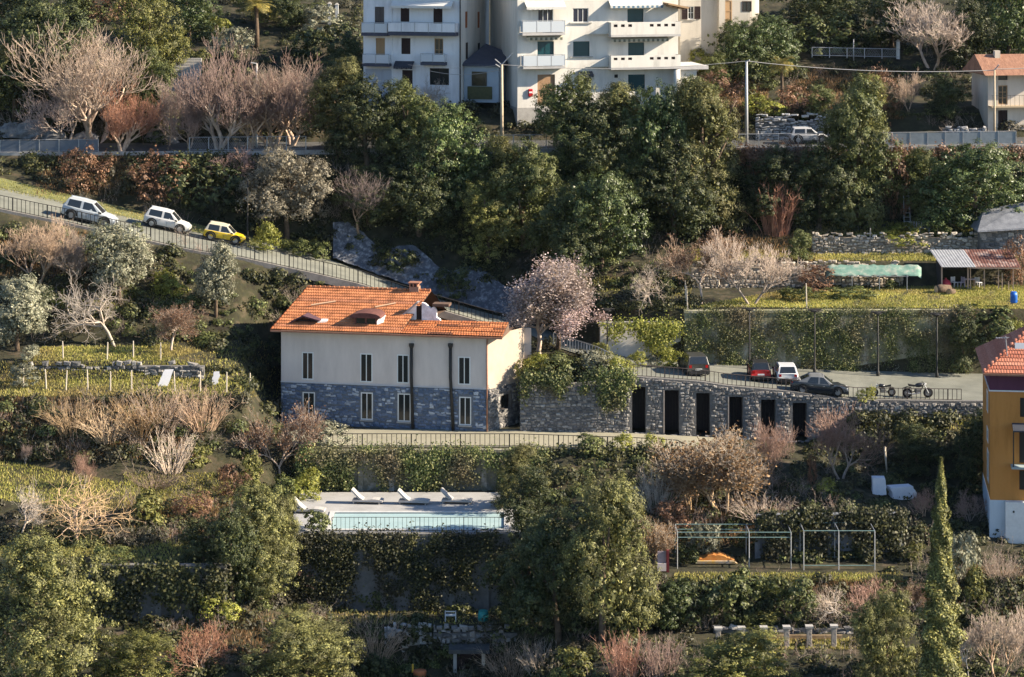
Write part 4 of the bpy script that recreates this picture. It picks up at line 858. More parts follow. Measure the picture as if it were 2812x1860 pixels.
def apart_left():
    F = Facade(998, 240.2, 1265, 238.0, 21.6); hgt = F.uv(1130, -70)[1]; dep = 10.5
    o = thing('apartment_block', 'bluish white apartment block with dark balcony slabs above the bare hedge', 'building', F.P0, F.rot)
    doors = [(1029, 19, 1055, 88), (1032, 105, 1057, 172), (1100, 17, 1124, 60), (1190, 17, 1215, 86), (1102, 105, 1127, 149), (1193, 106, 1217, 169), (1104, 193, 1133, 262), (1180, 188, 1233, 234)]
    Hh = [F.rect(*d) for d in doors]
    mb = MB(); wall_face(mb, F.w, hgt, Hh); mb.quad((0, 0, 0), (0, 0, hgt), (0, dep, hgt), (0, dep, 0)); mb.quad((0, dep, 0), (0, dep, hgt), (F.w, dep, hgt), (F.w, dep, 0)); mb.quad((0, 0, hgt), (F.w, 0, hgt), (F.w, dep, hgt), (0, dep, hgt)); mb.build('front_wall', m_wb, o)
    # right side wall, sun put into its warmer render, four narrow windows
    sw = [(1.6, 2.5, 6.35, 7.85), (6.1, 6.95, 6.1, 7.6), (1.8, 2.7, 3.5, 5.0), (6.2, 7.1, 3.6, 4.7)]
    sw = [(a, b, c + 0.35, d + 0.35) for a, b, c, d in sw]
    mb = MB(); wall_face(mb, dep, hgt, sw, o=(F.w, 0, 0), du=(0, 1, 0), dn=(-1, 0, 0)); mb.build('side_wall', m_wc, o)
    m_rust = mat('rust_shutter', (0.30, 0.10, 0.04), (0.40, 0.16, 0.07), scale=6)
    for i, q in enumerate(sw): panel(o, q, m_rust if i < 2 else m_shut, 'shutter', y=0.08, slats=8, o=(F.w, 0, 0), du=(0, 1, 0), dn=(-1, 0, 0))
    panel(o, Hh[0], m_navy, 'door', 0.12, split=2); panel(o, Hh[1], m_wood, 'shutter', 0.1, slats=10, split=2)
    for k in (2, 3, 4): panel(o, Hh[k], m_shut, 'shutter', 0.1, slats=12, split=2)
    local_window(o, Hh[5], m_wood, m_pane, 1, 1, 0.07, y=0.12, name='balcony_door'); panel(o, Hh[6], m_shut, 'door', 0.12, split=1, slats=4); local_window(o, Hh[7], m_shut, m_pane, 1, 0, 0.06, y=0.12)
    MB().box(-.03, F.w + .03, -.03, dep, -3.5, -.002).build('plinth', m_conc, o)
    balcony(o, F, 1000, 1071, 62, 90, .26, .9, m_slabd, m_gls); balcony(o, F, 1074, 1259, 61, 88, .30, 1.1, m_slabd, m_wb); balcony(o, F, 1003, 1076, 148, 174, .24, .9, m_slabd, m_gls); balcony(o, F, 1161, 1228, 147, 170, .28, .8, m_slabd, m_gls)
    awning(o, F, 1079, 1246, 1, 17, .8, m_awn); awning(o, F, 1086, 1138, 168, 183, .7, m_awnd)
    r = F.rect(1004, 190, 1076, 270); panel(o, (r[0], r[1], 0, r[3]), mat('grey_garage_panel', (.42, .45, .5), rough=.7), 'garage_door', y=-.02, split=3)
    MB().tube([(F.w - .02, -.1, 0), (F.w - .02, -.1, hgt)], .06, 6).build('drainpipe', m_dkmetal, o, True)
    MB().box(F.rect(1074, 0, 1080, 10)[0], F.rect(1074, 0, 1080, 10)[0] + .12, -.06, .02, 0, hgt).build('corner_pilaster', m_wb, o)
    # low lean-to and porch at the side
    p = MB().box(F.w + .05, F.w + 3.3, 1.0, 5.0, 0, 3.3).build('porch', mat('blue_grey_porch', (.30, .36, .42), (.38, .44, .5), scale=1.5), o)
    MB().hexa([(F.w - .1, .6, 3.31), (F.w + 3.7, .6, 3.31), (F.w + 3.7, 5.2, 3.31), (F.w - .1, 5.2, 3.31)], [(F.w - .1, .6, 3.5), (F.w + 3.7, .6, 3.45), (F.w + 3.2, 5.2, 4.3), (F.w + 1.0, 5.2, 5.1)]).build('porch_roof', m_slabd, o)
    MB().box(F.w + .8, F.w + 2.2, .93, .99, 1.5, 2.8).build('porch_window', m_pane, o); MB().box(F.w + .4, F.w + 2.7, .90, .99, .3, 1.45).build('porch_hedge_box', mat('olive_screen', (.06, .065, .03), (.1, .1, .05), scale=4), o)
    rf = MB().hexa([(-.5, -.5, hgt + .002), (F.w + .5, -.5, hgt + .002), (F.w + .5, dep + .5, hgt + .002), (-.5, dep + .5, hgt + .002)], [(2.5, 3.5, hgt + 1.8), (F.w - 2.5, 3.5, hgt + 1.8), (F.w - 2.5, dep - 3.5, hgt + 1.8), (2.5, dep - 3.5, hgt + 1.8)]); rf.build('roof', m_rooft, o)
apart_left()
def apart_right():
    F = Facade(1421, 236.4, 1862, 239.9, 21.3); hgt = F.uv(1600, -75)[1]; dep = 11
    o = thing('apartment_block', 'warm white apartment block with teal blinds and a red box by the tan door', 'building', F.P0, F.rot)
    op = dict(w1=(1477, 25, 1519, 86), w2=(1573, 23, 1616, 62), d3=(1476, 114, 1521, 180), w4=(1574, 114, 1619, 155), tan=(1476, 205, 1524, 289), gw=(1588, 205, 1623, 251), b1=(1723, 25, 1767, 92), b2=(1725, 117, 1769, 181), gb=(1725, 205, 1771, 251), sm=(1687, 205, 1697, 214))
    Hh = {k: F.rect(*v) for k, v in op.items()}
    mb = MB(); wall_face(mb, F.w, hgt, list(Hh.values())); mb.quad((0, 0, 0), (0, 0, hgt), (0, dep, hgt), (0, dep, 0)); mb.quad((F.w, 0, 0), (F.w, dep, 0), (F.w, dep, hgt), (F.w, 0, hgt)); mb.quad((0, 0, hgt), (F.w, 0, hgt), (F.w, dep, hgt), (0, dep, hgt)); mb.quad((0, dep, 0), (0, dep, hgt), (F.w, dep, hgt), (F.w, dep, 0)); mb.build('front_wall', m_wc, o)
    local_window(o, Hh['w1'], m_white, m_navy, 2, 0, .06, y=.12, name='balcony_door'); local_window(o, Hh['w2'], m_white, m_navy, 2, 0, .06, y=.12, sill=.3); local_window(o, Hh['d3'], m_teal, m_teal, 1, 0, .06, y=.12, name='balcony_door'); local_window(o, Hh['w4'], m_teal, m_teal, 0, 0, .05, y=.12, sill=.3)
    panel(o, Hh['tan'], mat('tan_door', (.30, .18, .10), (.38, .24, .14), scale=2, rough=.7), 'door', .14); local_window(o, Hh['gw'], m_navy, m_navy, 1, 0, .06, y=.14)
    for k in ('b1', 'b2', 'gb'): local_window(o, Hh[k], m_teal, m_teal, 1, 0 if k != 'gb' else 0, .05, y=.14, name='window' if k == 'gb' else 'balcony_door')
    local_window(o, Hh['sm'], m_shut, m_pane, 0, 0, .04, y=.12)
    MB().box(-.03, F.w + 1.6, -.03, dep, -3.5, -.002).build('plinth', m_conc, o)
    balcony(o, F, 1428, 1545, 56, 89, .22, 1.0, m_slab, m_gls); balcony(o, F, 1430, 1545, 150, 181, .2, 1.0, m_slab, m_gls)
    # right hand balconies: white parapets with small square openings
    for yt, yb in ((59, 93), (150, 182)):
        b = balcony(o, F, 1668, 1858, yt, yb, .2, 1.25, m_slab); u0 = F.uv(1668, yb)[0]; u1 = F.uv(1858, yb)[0]; v = F.uv(1760, yb)[1]; h = F.uv(1760, yt)[1] - v
        hs = []; x = u0 + .25
        while x < u1 - .6:
            if not (2.0 < x - u0 < 3.3): hs.append((x - u0, x - u0 + .36, h * .62, h * .84))
            x += .68
        mb = MB(); wall_face(mb, u1 - u0, h, hs, .1, o=(u0, -1.25, v)); mb.quad((u0, -1.25, v), (u0, 0, v), (u0, 0, v + h), (u0, -1.25, v + h)); mb.quad((u1, -1.25, v), (u1, 0, v), (u1, 0, v + h), (u1, -1.25, v + h)); mb.quad((u0, -1.25, v + h), (u1, -1.25, v + h), (u1, -1.13, v + h), (u0, -1.13, v + h)); mb.build('parapet', m_wc, b)
        for q in hs: MB().box(u0 + q[0] + .01, u0 + q[1] - .01, -1.18, -1.155, v + q[2] + .01, v + q[3] - .01).build('opening', m_shut, b)
        # sloping wing wall that falls towards the small balcony
        ua = F.uv(1600, yb)[0]; MB().prism([(ua, v + .05), (u0 - .02, v + .05), (u0 - .02, v + h * .95)], -.5, -.42).build('wing_wall', m_wc, b)
    m_st = mat('awning_stripe', (.14, .15, .12), rough=.9); m_st2 = mat('awning_cream', (.5, .47, .38), rough=.9); m_blue = mat('blue_check_awning', (.12, .2, .28), rough=.9)
    awning(o, F, 1440, 1548, 4, 20, .9, m_awn); awning(o, F, 1445, 1541, 94, 104, .5, m_st2, m2=m_st); awning(o, F, 1673, 1830, 97, 108, .7, m_st2, m2=m_st); awning(o, F, 1671, 1815, 0, 16, .7, m_awn, m2=m_blue); awning(o, F, 1586, 1626, 196, 206, .6, m_awnd)
    # corner pier and low annex on the right
    MB().tube([(F.w - .4, -.9, 0), (F.w - .4, -.9, F.uv(1850, 182)[1] - .22)], .32, 12).build('corner_column', m_wc, o, True)
    a = MB().box(F.w + .05, F.w + 1.6, -.6, 4, 0, F.uv(1860, 190)[1]).build('side_annex', m_wc, o); MB().box(F.w - .1, F.w + 2.6, -1.0, 4.2, F.uv(1860, 190)[1] + .01, F.uv(1860, 180)[1]).build('annex_slab', m_slab, o)
    u, v = F.uv(1456, 255); rb = MB().box(u - .2, u + .2, -.18, -.01, v - .35, v + .35).build('post_box', mat('red_post_box', (.42, .015, .02), rough=.4), o, bevel=.05); MB().box(u - .15, u + .15, -.20, -.185, v - .02, v + .12).build('post_box_plate', m_white, o)
    ev = MB().hexa([(-.8, -1.4, hgt + .01), (F.w + 1.4, -1.4, hgt + .01), (F.w + 1.4, dep + .8, hgt + .01), (-.8, dep + .8, hgt + .01)], [(3, 4, hgt + 2.2), (F.w - 3, 4, hgt + 2.2), (F.w - 3, dep - 4, hgt + 2.2), (3, dep - 4, hgt + 2.2)]); ev.build('roof', m_rooft, o)
    # timber eave of the lower right roof
    e = F.uv(1822, 20); MB().hexa([(e[0], -1.6, e[1] + .3), (e[0] + 1.9, -1.6, e[1] - .1), (e[0] + 1.9, .6, e[1] - .1), (e[0], .6, e[1] + .3)], [(e[0], -1.6, e[1] + .45), (e[0] + 2.0, -1.6, e[1] + .05), (e[0] + 2.0, .6, e[1] + .05), (e[0], .6, e[1] + .45)]).build('timber_eave', m_wood, o)
    for k in range(4): MB().box(e[0] + .25 + .42 * k, e[0] + .37 + .42 * k, -1.5, .3, e[1] + .08 - .09 * k, e[1] + .22 - .09 * k).build('rafter', m_wood, o)
apart_right()
def villa_far():
    F = Facade(1868, 249.2, 1975, 250, 24.2); hgt = F.uv(1920, -60)[1]
    o = thing('hillside_villa', 'small white villa with dark shuttered window high up behind the hedges', 'house', F.P0, F.rot)
    H = [F.rect(1889, 18, 1906, 53)]; mb = MB(); wall_face(mb, F.w, hgt, H); mb.quad((F.w, 0, 0), (F.w, 7, 0), (F.w, 7, hgt), (F.w, 0, hgt)); mb.quad((0, 0, 0), (0, 0, hgt), (0, 7, hgt), (0, 7, 0)); mb.build('front_wall', m_wv, o)
    local_window(o, H[0], m_white, m_pane, 1, 1, .06, y=.1, sill=.15)
    a, b, c, d = H[0]; panel(o, (a - .62, a - .04, c, d), m_shut, 'shutter', y=-.04, slats=10); panel(o, (b + .04, b + .62, c, d), m_shut, 'shutter', y=-.04, slats=10)
    MB().box(F.w - .15, F.w + .45, -.5, .4, 0, hgt).build('buttress', m_wv, o); MB().box(-.03, F.w + 4, -.03, 6, -4, -.002).build('plinth', m_wv, o)
    # wing with a rounded corner
    n = 10; u0 = F.w + .46; w2 = F.uv(2098, 20)[0] - u0; mb = MB(); pts = [(u0, .3)] + [(u0 + w2 * .62 + w2 * .38 * math.sin(t), .3 + w2 * .38 - w2 * .38 * math.cos(t)) for t in [math.pi / 2 * i / n for i in range(n + 1)]] + [(u0 + w2, 6)]
    for p, q in zip(pts, pts[1:]): mb.quad((p[0], p[1], 0), (q[0], q[1], 0), (q[0], q[1], hgt), (p[0], p[1], hgt))
    mb.build('round_wing_wall', m_wv, o)
    r = F.rect(2041, 4, 2066, 32); local_window(o, r, m_shut, m_pane, 1, 0, .06, y=.29); r = F.rect(1992, 2, 2012, 60); panel(o, r, m_wood, 'door', y=.27)
    MB().hexa([(-.6, -1, hgt + .01), (u0 + w2 + .5, -1, hgt + .01), (u0 + w2 + .5, 7.5, hgt + .01), (-.6, 7.5, hgt + .01)], [(1.5, 2, hgt + 1.3), (u0 + w2 - 2, 2, hgt + 1.3), (u0 + w2 - 2, 5, hgt + 1.3), (1.5, 5, hgt + 1.3)]).build('roof', m_rooft, o)
villa_far()
def old_house():
    F = Facade(2713, 235.4, 2875, 236.2, 18.9); hgt = F.uv(2760, 202)[1]; dep = 4.6
    o = thing('old_house', 'weathered beige house with brown tile roof and wooden balcony door beside the upper road', 'house', F.P0, F.rot)
    m_old = wall_mat('stained_beige_render', (.48, .42, .35), (.62, .55, .47)); Hn = [(2741, 204, 2767, 220), (2741, 235, 2767, 288), (2741, 303, 2767, 362)]; H = [F.rect(*q) for q in Hn]
    mb = MB(); wall_face(mb, F.w, hgt, H); mb.quad((0, 0, 0), (0, 0, hgt), (0, dep, hgt), (0, dep, 0)); mb.quad((F.w, 0, 0), (F.w, dep, 0), (F.w, dep, hgt), (F.w, 0, hgt)); mb.build('front_wall', m_old, o)
    local_window(o, H[0], m_shut, m_pane, 0, 0, .05, y=.15, name='attic_window'); local_window(o, H[1], m_wood, m_pane, 1, 2, .08, y=.12, name='balcony_door'); panel(o, H[2], m_shut, 'door', .15, split=2)
    v = F.uv(2760, 290)[1]; b = MB().box(.05, F.w, -.9, .02, v - .12, v).build('balcony', mat('ochre_slab', (.42, .33, .22), rough=.9), o)
    railing_h = .95
    for k in range(12): MB().box(.1 + k * .42, .12 + k * .42, -.88, -.86, v, v + railing_h).build('baluster', m_dkmetal, b)
    MB().box(.05, F.w, -.89, -.85, v + railing_h, v + railing_h + .03).build('hand_rail', m_dkmetal, b)
    MB().box(-.03, F.w, -.03, dep, -3, -.002).build('plinth', m_old, o)
    zr = F.uv(2760, 163)[1] + .3
    MB().hexa([(-.6, -1.0, hgt - .1), (F.w + .6, -1.0, hgt - .1), (F.w + .6, dep + 1, hgt - .1), (-.6, dep + 1, hgt - .1)], [(-.5, dep / 2 - .1, zr), (F.w + .6, dep / 2 - .1, zr), (F.w + .6, dep / 2 + .1, zr), (-.5, dep / 2 + .1, zr)]).build('roof', m_rooft, o)
    MB().box(1.2, 1.7, 1.6, 2.1, zr - .9, zr + .35).build('chimney', m_old, o)
old_house()
def orange_house():
    F = Facade(2719, 184.0, 2990, 183.2, -6.2); dep = 8.5; v_or = F.uv(2760, 1374)[1]; v_pu = F.uv(2760, 1072)[1]; v_ev = F.uv(2760, 1024)[1]
    o = thing('orange_house', 'tall orange rendered house with purple frieze and red tile roof', 'house', F.P0, F.rot)
    m_or = wall_mat('orange_render', (.42, .185, .045), (.50, .23, .065)); m_pu = wall_mat('purple_frieze', (.085, .03, .055), (.11, .04, .07)); m_bs = wall_mat('pale_blue_base', (.45, .52, .58), (.55, .61, .66))
    Hf = [(2801, 1093, 2850, 1146), (2799, 1187, 2850, 1272), (2799, 1292, 2850, 1346)]; H = [F.rect(*q) for q in Hf]
    mb = MB(); wall_face(mb, F.w, v_pu - v_or, [(a, b, c - v_or, d - v_or) for a, b, c, d in H], o=(0, 0, v_or)); mb.build('front_wall', m_or, o)
    sd = [(2.2, 3.6, v_pu - 2.1, v_pu - .6), (2.0, 3.5, v_pu - 4.2, v_pu - 3.2), (1.4, 3.2, v_pu - 6.9, v_pu - 4.7)]
    mb = MB(); wall_face(mb, dep, v_pu - v_or, [(dep - b, dep - a, c - v_or, d - v_or) for a, b, c, d in sd], o=(0, dep, v_or), du=(0, -1, 0), dn=(1, 0, 0)); mb.build('side_wall', m_or, o)
    for a, b, c, d in sd: local_window(o, (dep - b, dep - a, c, d), m_white, m_navy, 0, 0, .14, y=0.02, o=(0, dep, 0), du=(0, -1, 0), dn=(1, 0, 0))
    MB().box(-.03, F.w, -.03, dep, v_pu + .002, v_ev).build('frieze', m_pu, o); MB().box(-.09, F.w, -.09, dep, v_pu - .09, v_pu).build('white_band', m_white, o)
    MB().box(-.04, F.w, -.04, dep, -1, v_or - .002).build('base_wall', m_bs, o); u = F.uv(2760, 1400)[0]; MB().box(u, F.w, -.5, -.05, -1, v_or - .02).build('base_pier', m_white, o)
    MB().box(u + .5, u + .62, -.52, -.505, v_or - .75, v_or - .6).build('vent', m_dkmetal, o)
    for k, q in enumerate(H): local_window(o, q, m_shut, m_pane, 1, 0, .07, y=.1)
    q = H[1]; b = MB().box(q[0] - .6, F.w, -1.0, .02, q[2] - .25, q[2] - .1).build('balcony', mat('grey_green_slab', (.3, .36, .36), rough=.9), o)
    MB().box(q[0] - .5, q[0] - .42, -.95, -.87, q[2] - .1, q[3] + .3).build('balcony_post', m_dkmetal, b); MB().hexa([(q[0] - .5, -1.1, q[3] + .2), (F.w, -1.1, q[3] + .2), (F.w, 0, q[3] + .5), (q[0] - .5, 0, q[3] + .5)], [(q[0] - .5, -1.1, q[3] + .3), (F.w, -1.1, q[3] + .3), (F.w, 0, q[3] + .62), (q[0] - .5, 0, q[3] + .62)]).build('awning', m_awnd, o)
    z = v_ev + .02; n = 9; m_rt = piece_mat('red_roof_tile', [(.36, .12, .075), (.48, .19, .12), (.42, .15, .095), (.54, .24, .16)], bump=.3); hz = 2.9; hy = dep / 2
    rf = MB(); rf.poly([(-.5, -.5, z), (F.w + .5, -.5, z), (F.w - 2, hy, z + hz), (3.6, hy, z + hz)]).poly([(-.5, dep + .5, z), (-.5, -.5, z), (3.6, hy, z + hz)]).poly([(-.5, -.5, z), (-.5, dep + .5, z), (F.w + .5, dep + .5, z), (F.w + .5, -.5, z)]).poly([(-.5, dep + .5, z), (3.6, hy, z + hz), (F.w - 2, hy, z + hz), (F.w + .5, dep + .5, z)]); root = rf.build('roof', m_rooft, o)
    n = 14
    A, B, C, Dv, A2 = Vector((-.5, -.5, z)), Vector((F.w + .5, -.5, z)), Vector((F.w - 2, hy, z + hz)), Vector((3.6, hy, z + hz)), Vector((-.5, dep + .5, z))
    for k in range(n):
        t = k / n; tile_course(root, A.lerp(Dv, t) + Vector((.02, 0, .02)), B.lerp(C, t) + Vector((0, 0, .02)), Vector((0, (hy + .5) / n * 1.2, hz / n * 1.2)), m_rt); tile_course(root, A2.lerp(Dv, t) + Vector((0, 0, .02)), A.lerp(Dv, t) + Vector((0, 0, .02)), Vector((4.1 / n * 1.2, 0, hz / n * 1.2)), m_rt)
    MB().box(-.5, F.w, -.62, -.5, z - .14, z).build('gutter', m_copper, o)
    uu, vv = F.uv(2792, 975); MB().hexa([(uu, 1.2, vv - .5), (uu + 1.6, 1.2, vv - .5), (uu + 1.6, 1.3, vv - .5), (uu, 1.3, vv - .5)], [(uu, 1.9, vv + .5), (uu + 1.6, 1.9, vv + .5), (uu + 1.6, 2.0, vv + .5), (uu, 2.0, vv + .5)]).build('skylight', mat('skylight_glass', (.35, .38, .42), rough=.2), o)
    # aerial
    ua, va = F.uv(2772, 1000); ub, vb = F.uv(2764, 930); an = MB().tube([(ua, 1.0, va - .6), (ub, 1.0, vb)], .035, 5)
    an.tube([(ub - .7, 1.0, vb - .15), (ub + .25, 1.0, vb - .1)], .03, 5)
    for k in range(5): an.tube([(ub - .6 + .17 * k, .7, vb - .14), (ub - .6 + .17 * k, 1.3, vb - .14)], .018, 4)
    an.build('aerial', m_gal, o)
orange_house()
# ------------------------------------------------------------------ pool terrace
def pool():
    zp = W(1100, *lev_at(4, 1100)).z + 0.06
    P = lambda px, py: (lambda D: Vector(((px - 1406) / FPX * D, D - CAMD, zp)))((CAMZ - zp) * FPX / (py - PY0))
    m_deck = mat('pool_deck_stone', (.28, .277, .267), (.37, .366, .354), scale=.8, c3=(.33, .326, .316), rough=.85, bump=.1)
    a, b, c, d = P(790, 1462), P(1430, 1462), P(1430, 1352), P(790, 1352)
    x0, x1, y0, y1 = P(905, 1455).x, P(1385, 1455).x, P(1000, 1455).y, P(1000, 1409).y
    xs = [a.x, x0, x1, b.x]; ys = [a.y, y0, y1, c.y]; mb = MB(); g = 0.0
    for i in range(3):
        for j in range(3):
            if i == 1 and j == 1: continue
            mb.box(xs[i], xs[i + 1], ys[j], ys[j + 1], zp - .5, zp)
    tag(mb.build('pool_deck', m_deck), kind='structure')
    p = thing('swimming_pool', 'turquoise swimming pool behind the bar railing', 'pool', ((x0 + x1) / 2, (y0 + y1) / 2, zp))
    hx, hy = (x1 - x0) / 2, (y1 - y0) / 2; m_ti = mat('pool_tile', (.42, .68, .72), (.50, .74, .77), scale=3, rough=.4)
    MB().box(-hx + .02, hx - .02, -hy + .02, hy - .02, -.48, -.42).build('basin_floor', m_ti, p)
    m_water = mat('pool_water', (.30, .42, .435), (.37, .49, .50), scale=.6, rough=.25, spec=.12, bump=.05, bscale=2)
    MB().box(-hx + .03, hx - .03, -hy + .03, hy - .03, -.2, -.04).build('water', m_water, p)
    m_cop = mat('white_coping', (.42, .42, .41), (.5, .5, .49), scale=3)
    for q in ((-hx - .3, hx + .3, -hy - .3, -hy + .02), (-hx - .3, hx + .3, hy - .02, hy + .3), (-hx - .3, -hx + .02, -hy + .021, hy - .021), (hx - .02, hx + .3, -hy + .021, hy - .021)):
        MB().box(q[0], q[1], q[2], q[3], .003, .07).build('coping', m_cop, p)
    railing('pool_railing', 'dark bar railing standing in front of the turquoise pool', [P(912, 1460), P(1150, 1460), P(1382, 1460)], .98, .3, m_dkmetal, bar=.012, rr=.02, post=10)
    m_lw = mat('white_lounger_fabric', (.40, .385, .36), rough=.8); m_lg = mat('lounger_frame', (.40, .37, .34), (.48, .45, .42), scale=4, rough=.6)
    def lounger(px, py, label):
        o = thing('sun_lounger', label, 'sun lounger', P(px, py), R(-6), 'sun loungers by the pool')
        MB().box(-.95, 1.25, -.42, .42, .16, .30).build('frame', m_lg, o, bevel=.02)
        for sx in (-.85, 1.0):
            for sy in (-.28, .28): MB().box(sx - .04, sx + .04, sy - .04, sy + .04, 0, .20).build('leg', m_lg, o)
        s = MB(); pts = [(-.15, .31), (.1, .33), (.5, .37), (.8, .36), (1.15, .32)]
        s.prism(pts + [(x, z - .06 if z > .32 else .305) for x, z in reversed(pts)][1:-1] + [(-.05, .302)], -.4, .4); s.build('mattress', m_lw, o)
        t = [(-.15, .31), (-.40, .48), (-.65, .72), (-.90, .98), (-1.0, 1.03)]; k = MB()
        k.prism(t + [(x - .05, z - .12 if i < 4 else z) for i, (x, z) in enumerate(reversed(t))], -.4, .4); k.build('backrest', m_lw, o)
        MB().tube([(-.6, .2, .8), (-.75, .2, .3)], .02, 4).build('strut', m_lg, o); return o
    lounger(1005, 1382, 'white sun lounger on the pool deck, leftmost of the three below the ivy wall'); lounger(1132, 1384, 'white sun lounger on the pool deck, middle of the three below the ivy wall')
    lounger(1250, 1382, 'white sun lounger on the pool deck, nearest the dark trees'); lounger(845, 1408, 'white sun lounger set apart beside the shrubs at the pool corner')
pool()
# ------------------------------------------------------------------ vehicles
m_tyre = mat('tyre_rubber', (.015, .015, .016), rough=.9); m_rim = mat('wheel_rim', (.35, .35, .36), rough=.35, metal=.7); m_cgl = glass_mat('car_glass', (.02, .024, .028), .05, .7)
m_lampw = glass_mat('headlamp', (.7, .7, .68), .15); m_lampr = glass_mat('tail_lamp', (.35, .01, .01), .15); m_blk = mat('black_trim', (.02, .02, .02), rough=.6); m_plate = mat('number_plate', (.7, .7, .68), rough=.5)
def wheel_meshes():
    n = 18; t = MB(); prof = [(.20, -.1), (.30, -.1), (.335, -.06), (.335, .06), (.30, .1), (.20, .1)]; v = []
    for (r, y) in prof:
        for j in range(n): a = 6.2832 * j / n; v.append((r * math.cos(a), y, r * math.sin(a)))
    t.v = v
    for k in range(len(prof) - 1):
        for j in range(n): a = k * n + j; b = k * n + (j + 1) % n; t.f.append((a, b, b + n, a + n))
    r = MB()
    for (rr, y0, y1) in ((.21, -.07, .07), (.06, -.085, .085)):
        base = len(r.v)
        for y in (y0, y1):
            for j in range(n): a = 6.2832 * j / n; r.v.append((rr * math.cos(a), y, rr * math.sin(a)))
        for j in range(n): b = (j + 1) % n; r.f.append((base + j, base + b, base + n + b, base + n + j))
        r.f.append(tuple(range(base, base + n))); r.f.append(tuple(range(base + 2 * n - 1, base + n - 1, -1)))
    for k in range(5):
        a = 6.2832 * k / 5; c, s = math.cos(a), math.sin(a); r.hexa([(c * .05 - s * .02, -.08, s * .05 + c * .02), (c * .2 - s * .03, -.08, s * .2 + c * .03), (c * .2 + s * .03, -.08, s * .2 - c * .03), (c * .05 + s * .02, -.08, s * .05 - c * .02)], [(c * .05 - s * .02, .08, s * .05 + c * .02), (c * .2 - s * .03, .08, s * .2 + c * .03), (c * .2 + s * .03, .08, s * .2 - c * .03), (c * .05 + s * .02, .08, s * .05 - c * .02)])
    return t.mesh('tyre', m_tyre, True), r.mesh('rim', m_rim)
TYRE, RIM = wheel_meshes()
def car(name, label, loc, heading, pitch, Lc, Hc, Wc, paint, style='hatch', roll=0, cat='car', roofm=None):
    """body lofted through stations (x forward); glass, lamps, wheels as parts"""
    o = thing(name, label, cat, loc, 0, None); o.rotation_euler = Matrix.Rotation(heading, 3, 'Z').to_euler() if not pitch else (Matrix.Rotation(heading, 3, 'Z') @ Matrix.Rotation(pitch, 3, 'Y') @ Matrix.Rotation(roll, 3, 'X')).to_euler()
    h = Lc / 2; zb = .22; belt = Hc * .60; tw = Wc / 2
    # stations: x, shoulder height, half width factor
    if style == 'suv': S = [(-h, .62, .86), (-h + .12, .66, .96), (-h * .55, .64, 1), (0, .62, 1), (h * .45, .60, 1), (h * .62, .585, .99), (h * .85, .53, .93), (h, .40, .80)]; G = [(-h + .02, .0), (-h + .34, .98), (-h * .3, 1.02), (h * .06, .98), (h * .52, .0)]
    elif style == 'sedan': S = [(-h, .56, .82), (-h + .15, .63, .93), (-h * .6, .65, 1), (0, .62, 1), (h * .4, .60, 1), (h * .65, .56, .98), (h * .88, .50, .90), (h, .38, .76)]; G = [(-h * .86, .0), (-h * .38, .92), (-h * .05, 1.0), (h * .10, .96), (h * .48, .0)]
    elif style == 'mini': S = [(-h, .58, .86), (-h + .08, .62, .96), (-h * .55, .62, 1), (0, .61, 1), (h * .4, .60, 1), (h * .6, .58, .99), (h * .86, .53, .92), (h, .40, .80)]; G = [(-h + .04, .0), (-h + .30, .97), (-h * .2, 1.0), (h * .10, .97), (h * .52, .0)]
    else: S = [(-h, .60, .84), (-h + .1, .65, .95), (-h * .55, .64, 1), (0, .63, 1), (h * .4, .61, 1), (h * .6, .59, .99), (h * .86, .53, .92), (h, .40, .80)]; G = [(-h + .06, .0), (-h * .56, .94), (-h * .16, 1.0), (h * .04, .97), (h * .54, .0)]
    mb = MB(); ring = []
    for x, s, f in S:
        zs = s * Hc; w = tw * f; zl = zb + (.08 if abs(x) > h * .9 else 0)
        half = [(w * .90, zl), (w, zl + .14), (w * 1.0, (zl + zs) / 2), (w * .985, zs - .06), (w * .90, zs), (w * .45, zs + .025)]
        ring.append([(x, y, z) for y, z in half] + [(x, -y, z) for y, z in reversed(half)])
    k = len(ring[0])
    for r in ring: mb.v += r
    for i in range(len(ring) - 1):
        for j in range(k): a = i * k + j; b = i * k + (j + 1) % k; mb.f.append((a, b, b + k, a + k))
    mb.f.append(tuple(range(k))); mb.f.append(tuple(range(len(ring) * k - 1, (len(ring) - 1) * k - 1, -1)))
    body = mb.build('body', paint, o, True)
    sub = body.modifiers.new('edge', 'BEVEL'); sub.width = .06; sub.segments = 2; sub.limit_method = 'ANGLE'; sub.angle_limit = R(40)
    # greenhouse
    gz = lambda t: Hc * .60 + (Hc - Hc * .60) * t
    lo = [(G[0][0], tw * .90), (G[1][0], tw * .93), (G[2][0], tw * .94), (G[3][0], tw * .93), (G[4][0], tw * .88)]
    zlow = Hc * .61
    top = [(G[1][0], tw * .74, gz(G[1][1])), (G[2][0], tw * .76, gz(G[2][1])), (G[3][0], tw * .74, gz(G[3][1]))]
    rf = MB(); T = [Vector((x, s * y, z)) for s in (1, -1) for x, y, z in top]
    Bp = {(i, s): Vector((lo[i][0], s * lo[i][1], zlow - .03)) for i in range(5) for s in (1, -1)}
    tp = {(i, s): Vector((top[i][0], s * top[i][1], top[i][2])) for i in range(3) for s in (1, -1)}
    rf.quad(tp[0, -1], tp[1, -1], tp[1, 1], tp[0, 1]); rf.quad(tp[1, -1], tp[2, -1], tp[2, 1], tp[1, 1])
    rf.quad(Bp[0, 1], Bp[0, -1], tp[0, -1], tp[0, 1]); rf.quad(tp[2, 1], tp[2, -1], Bp[4, -1], Bp[4, 1])
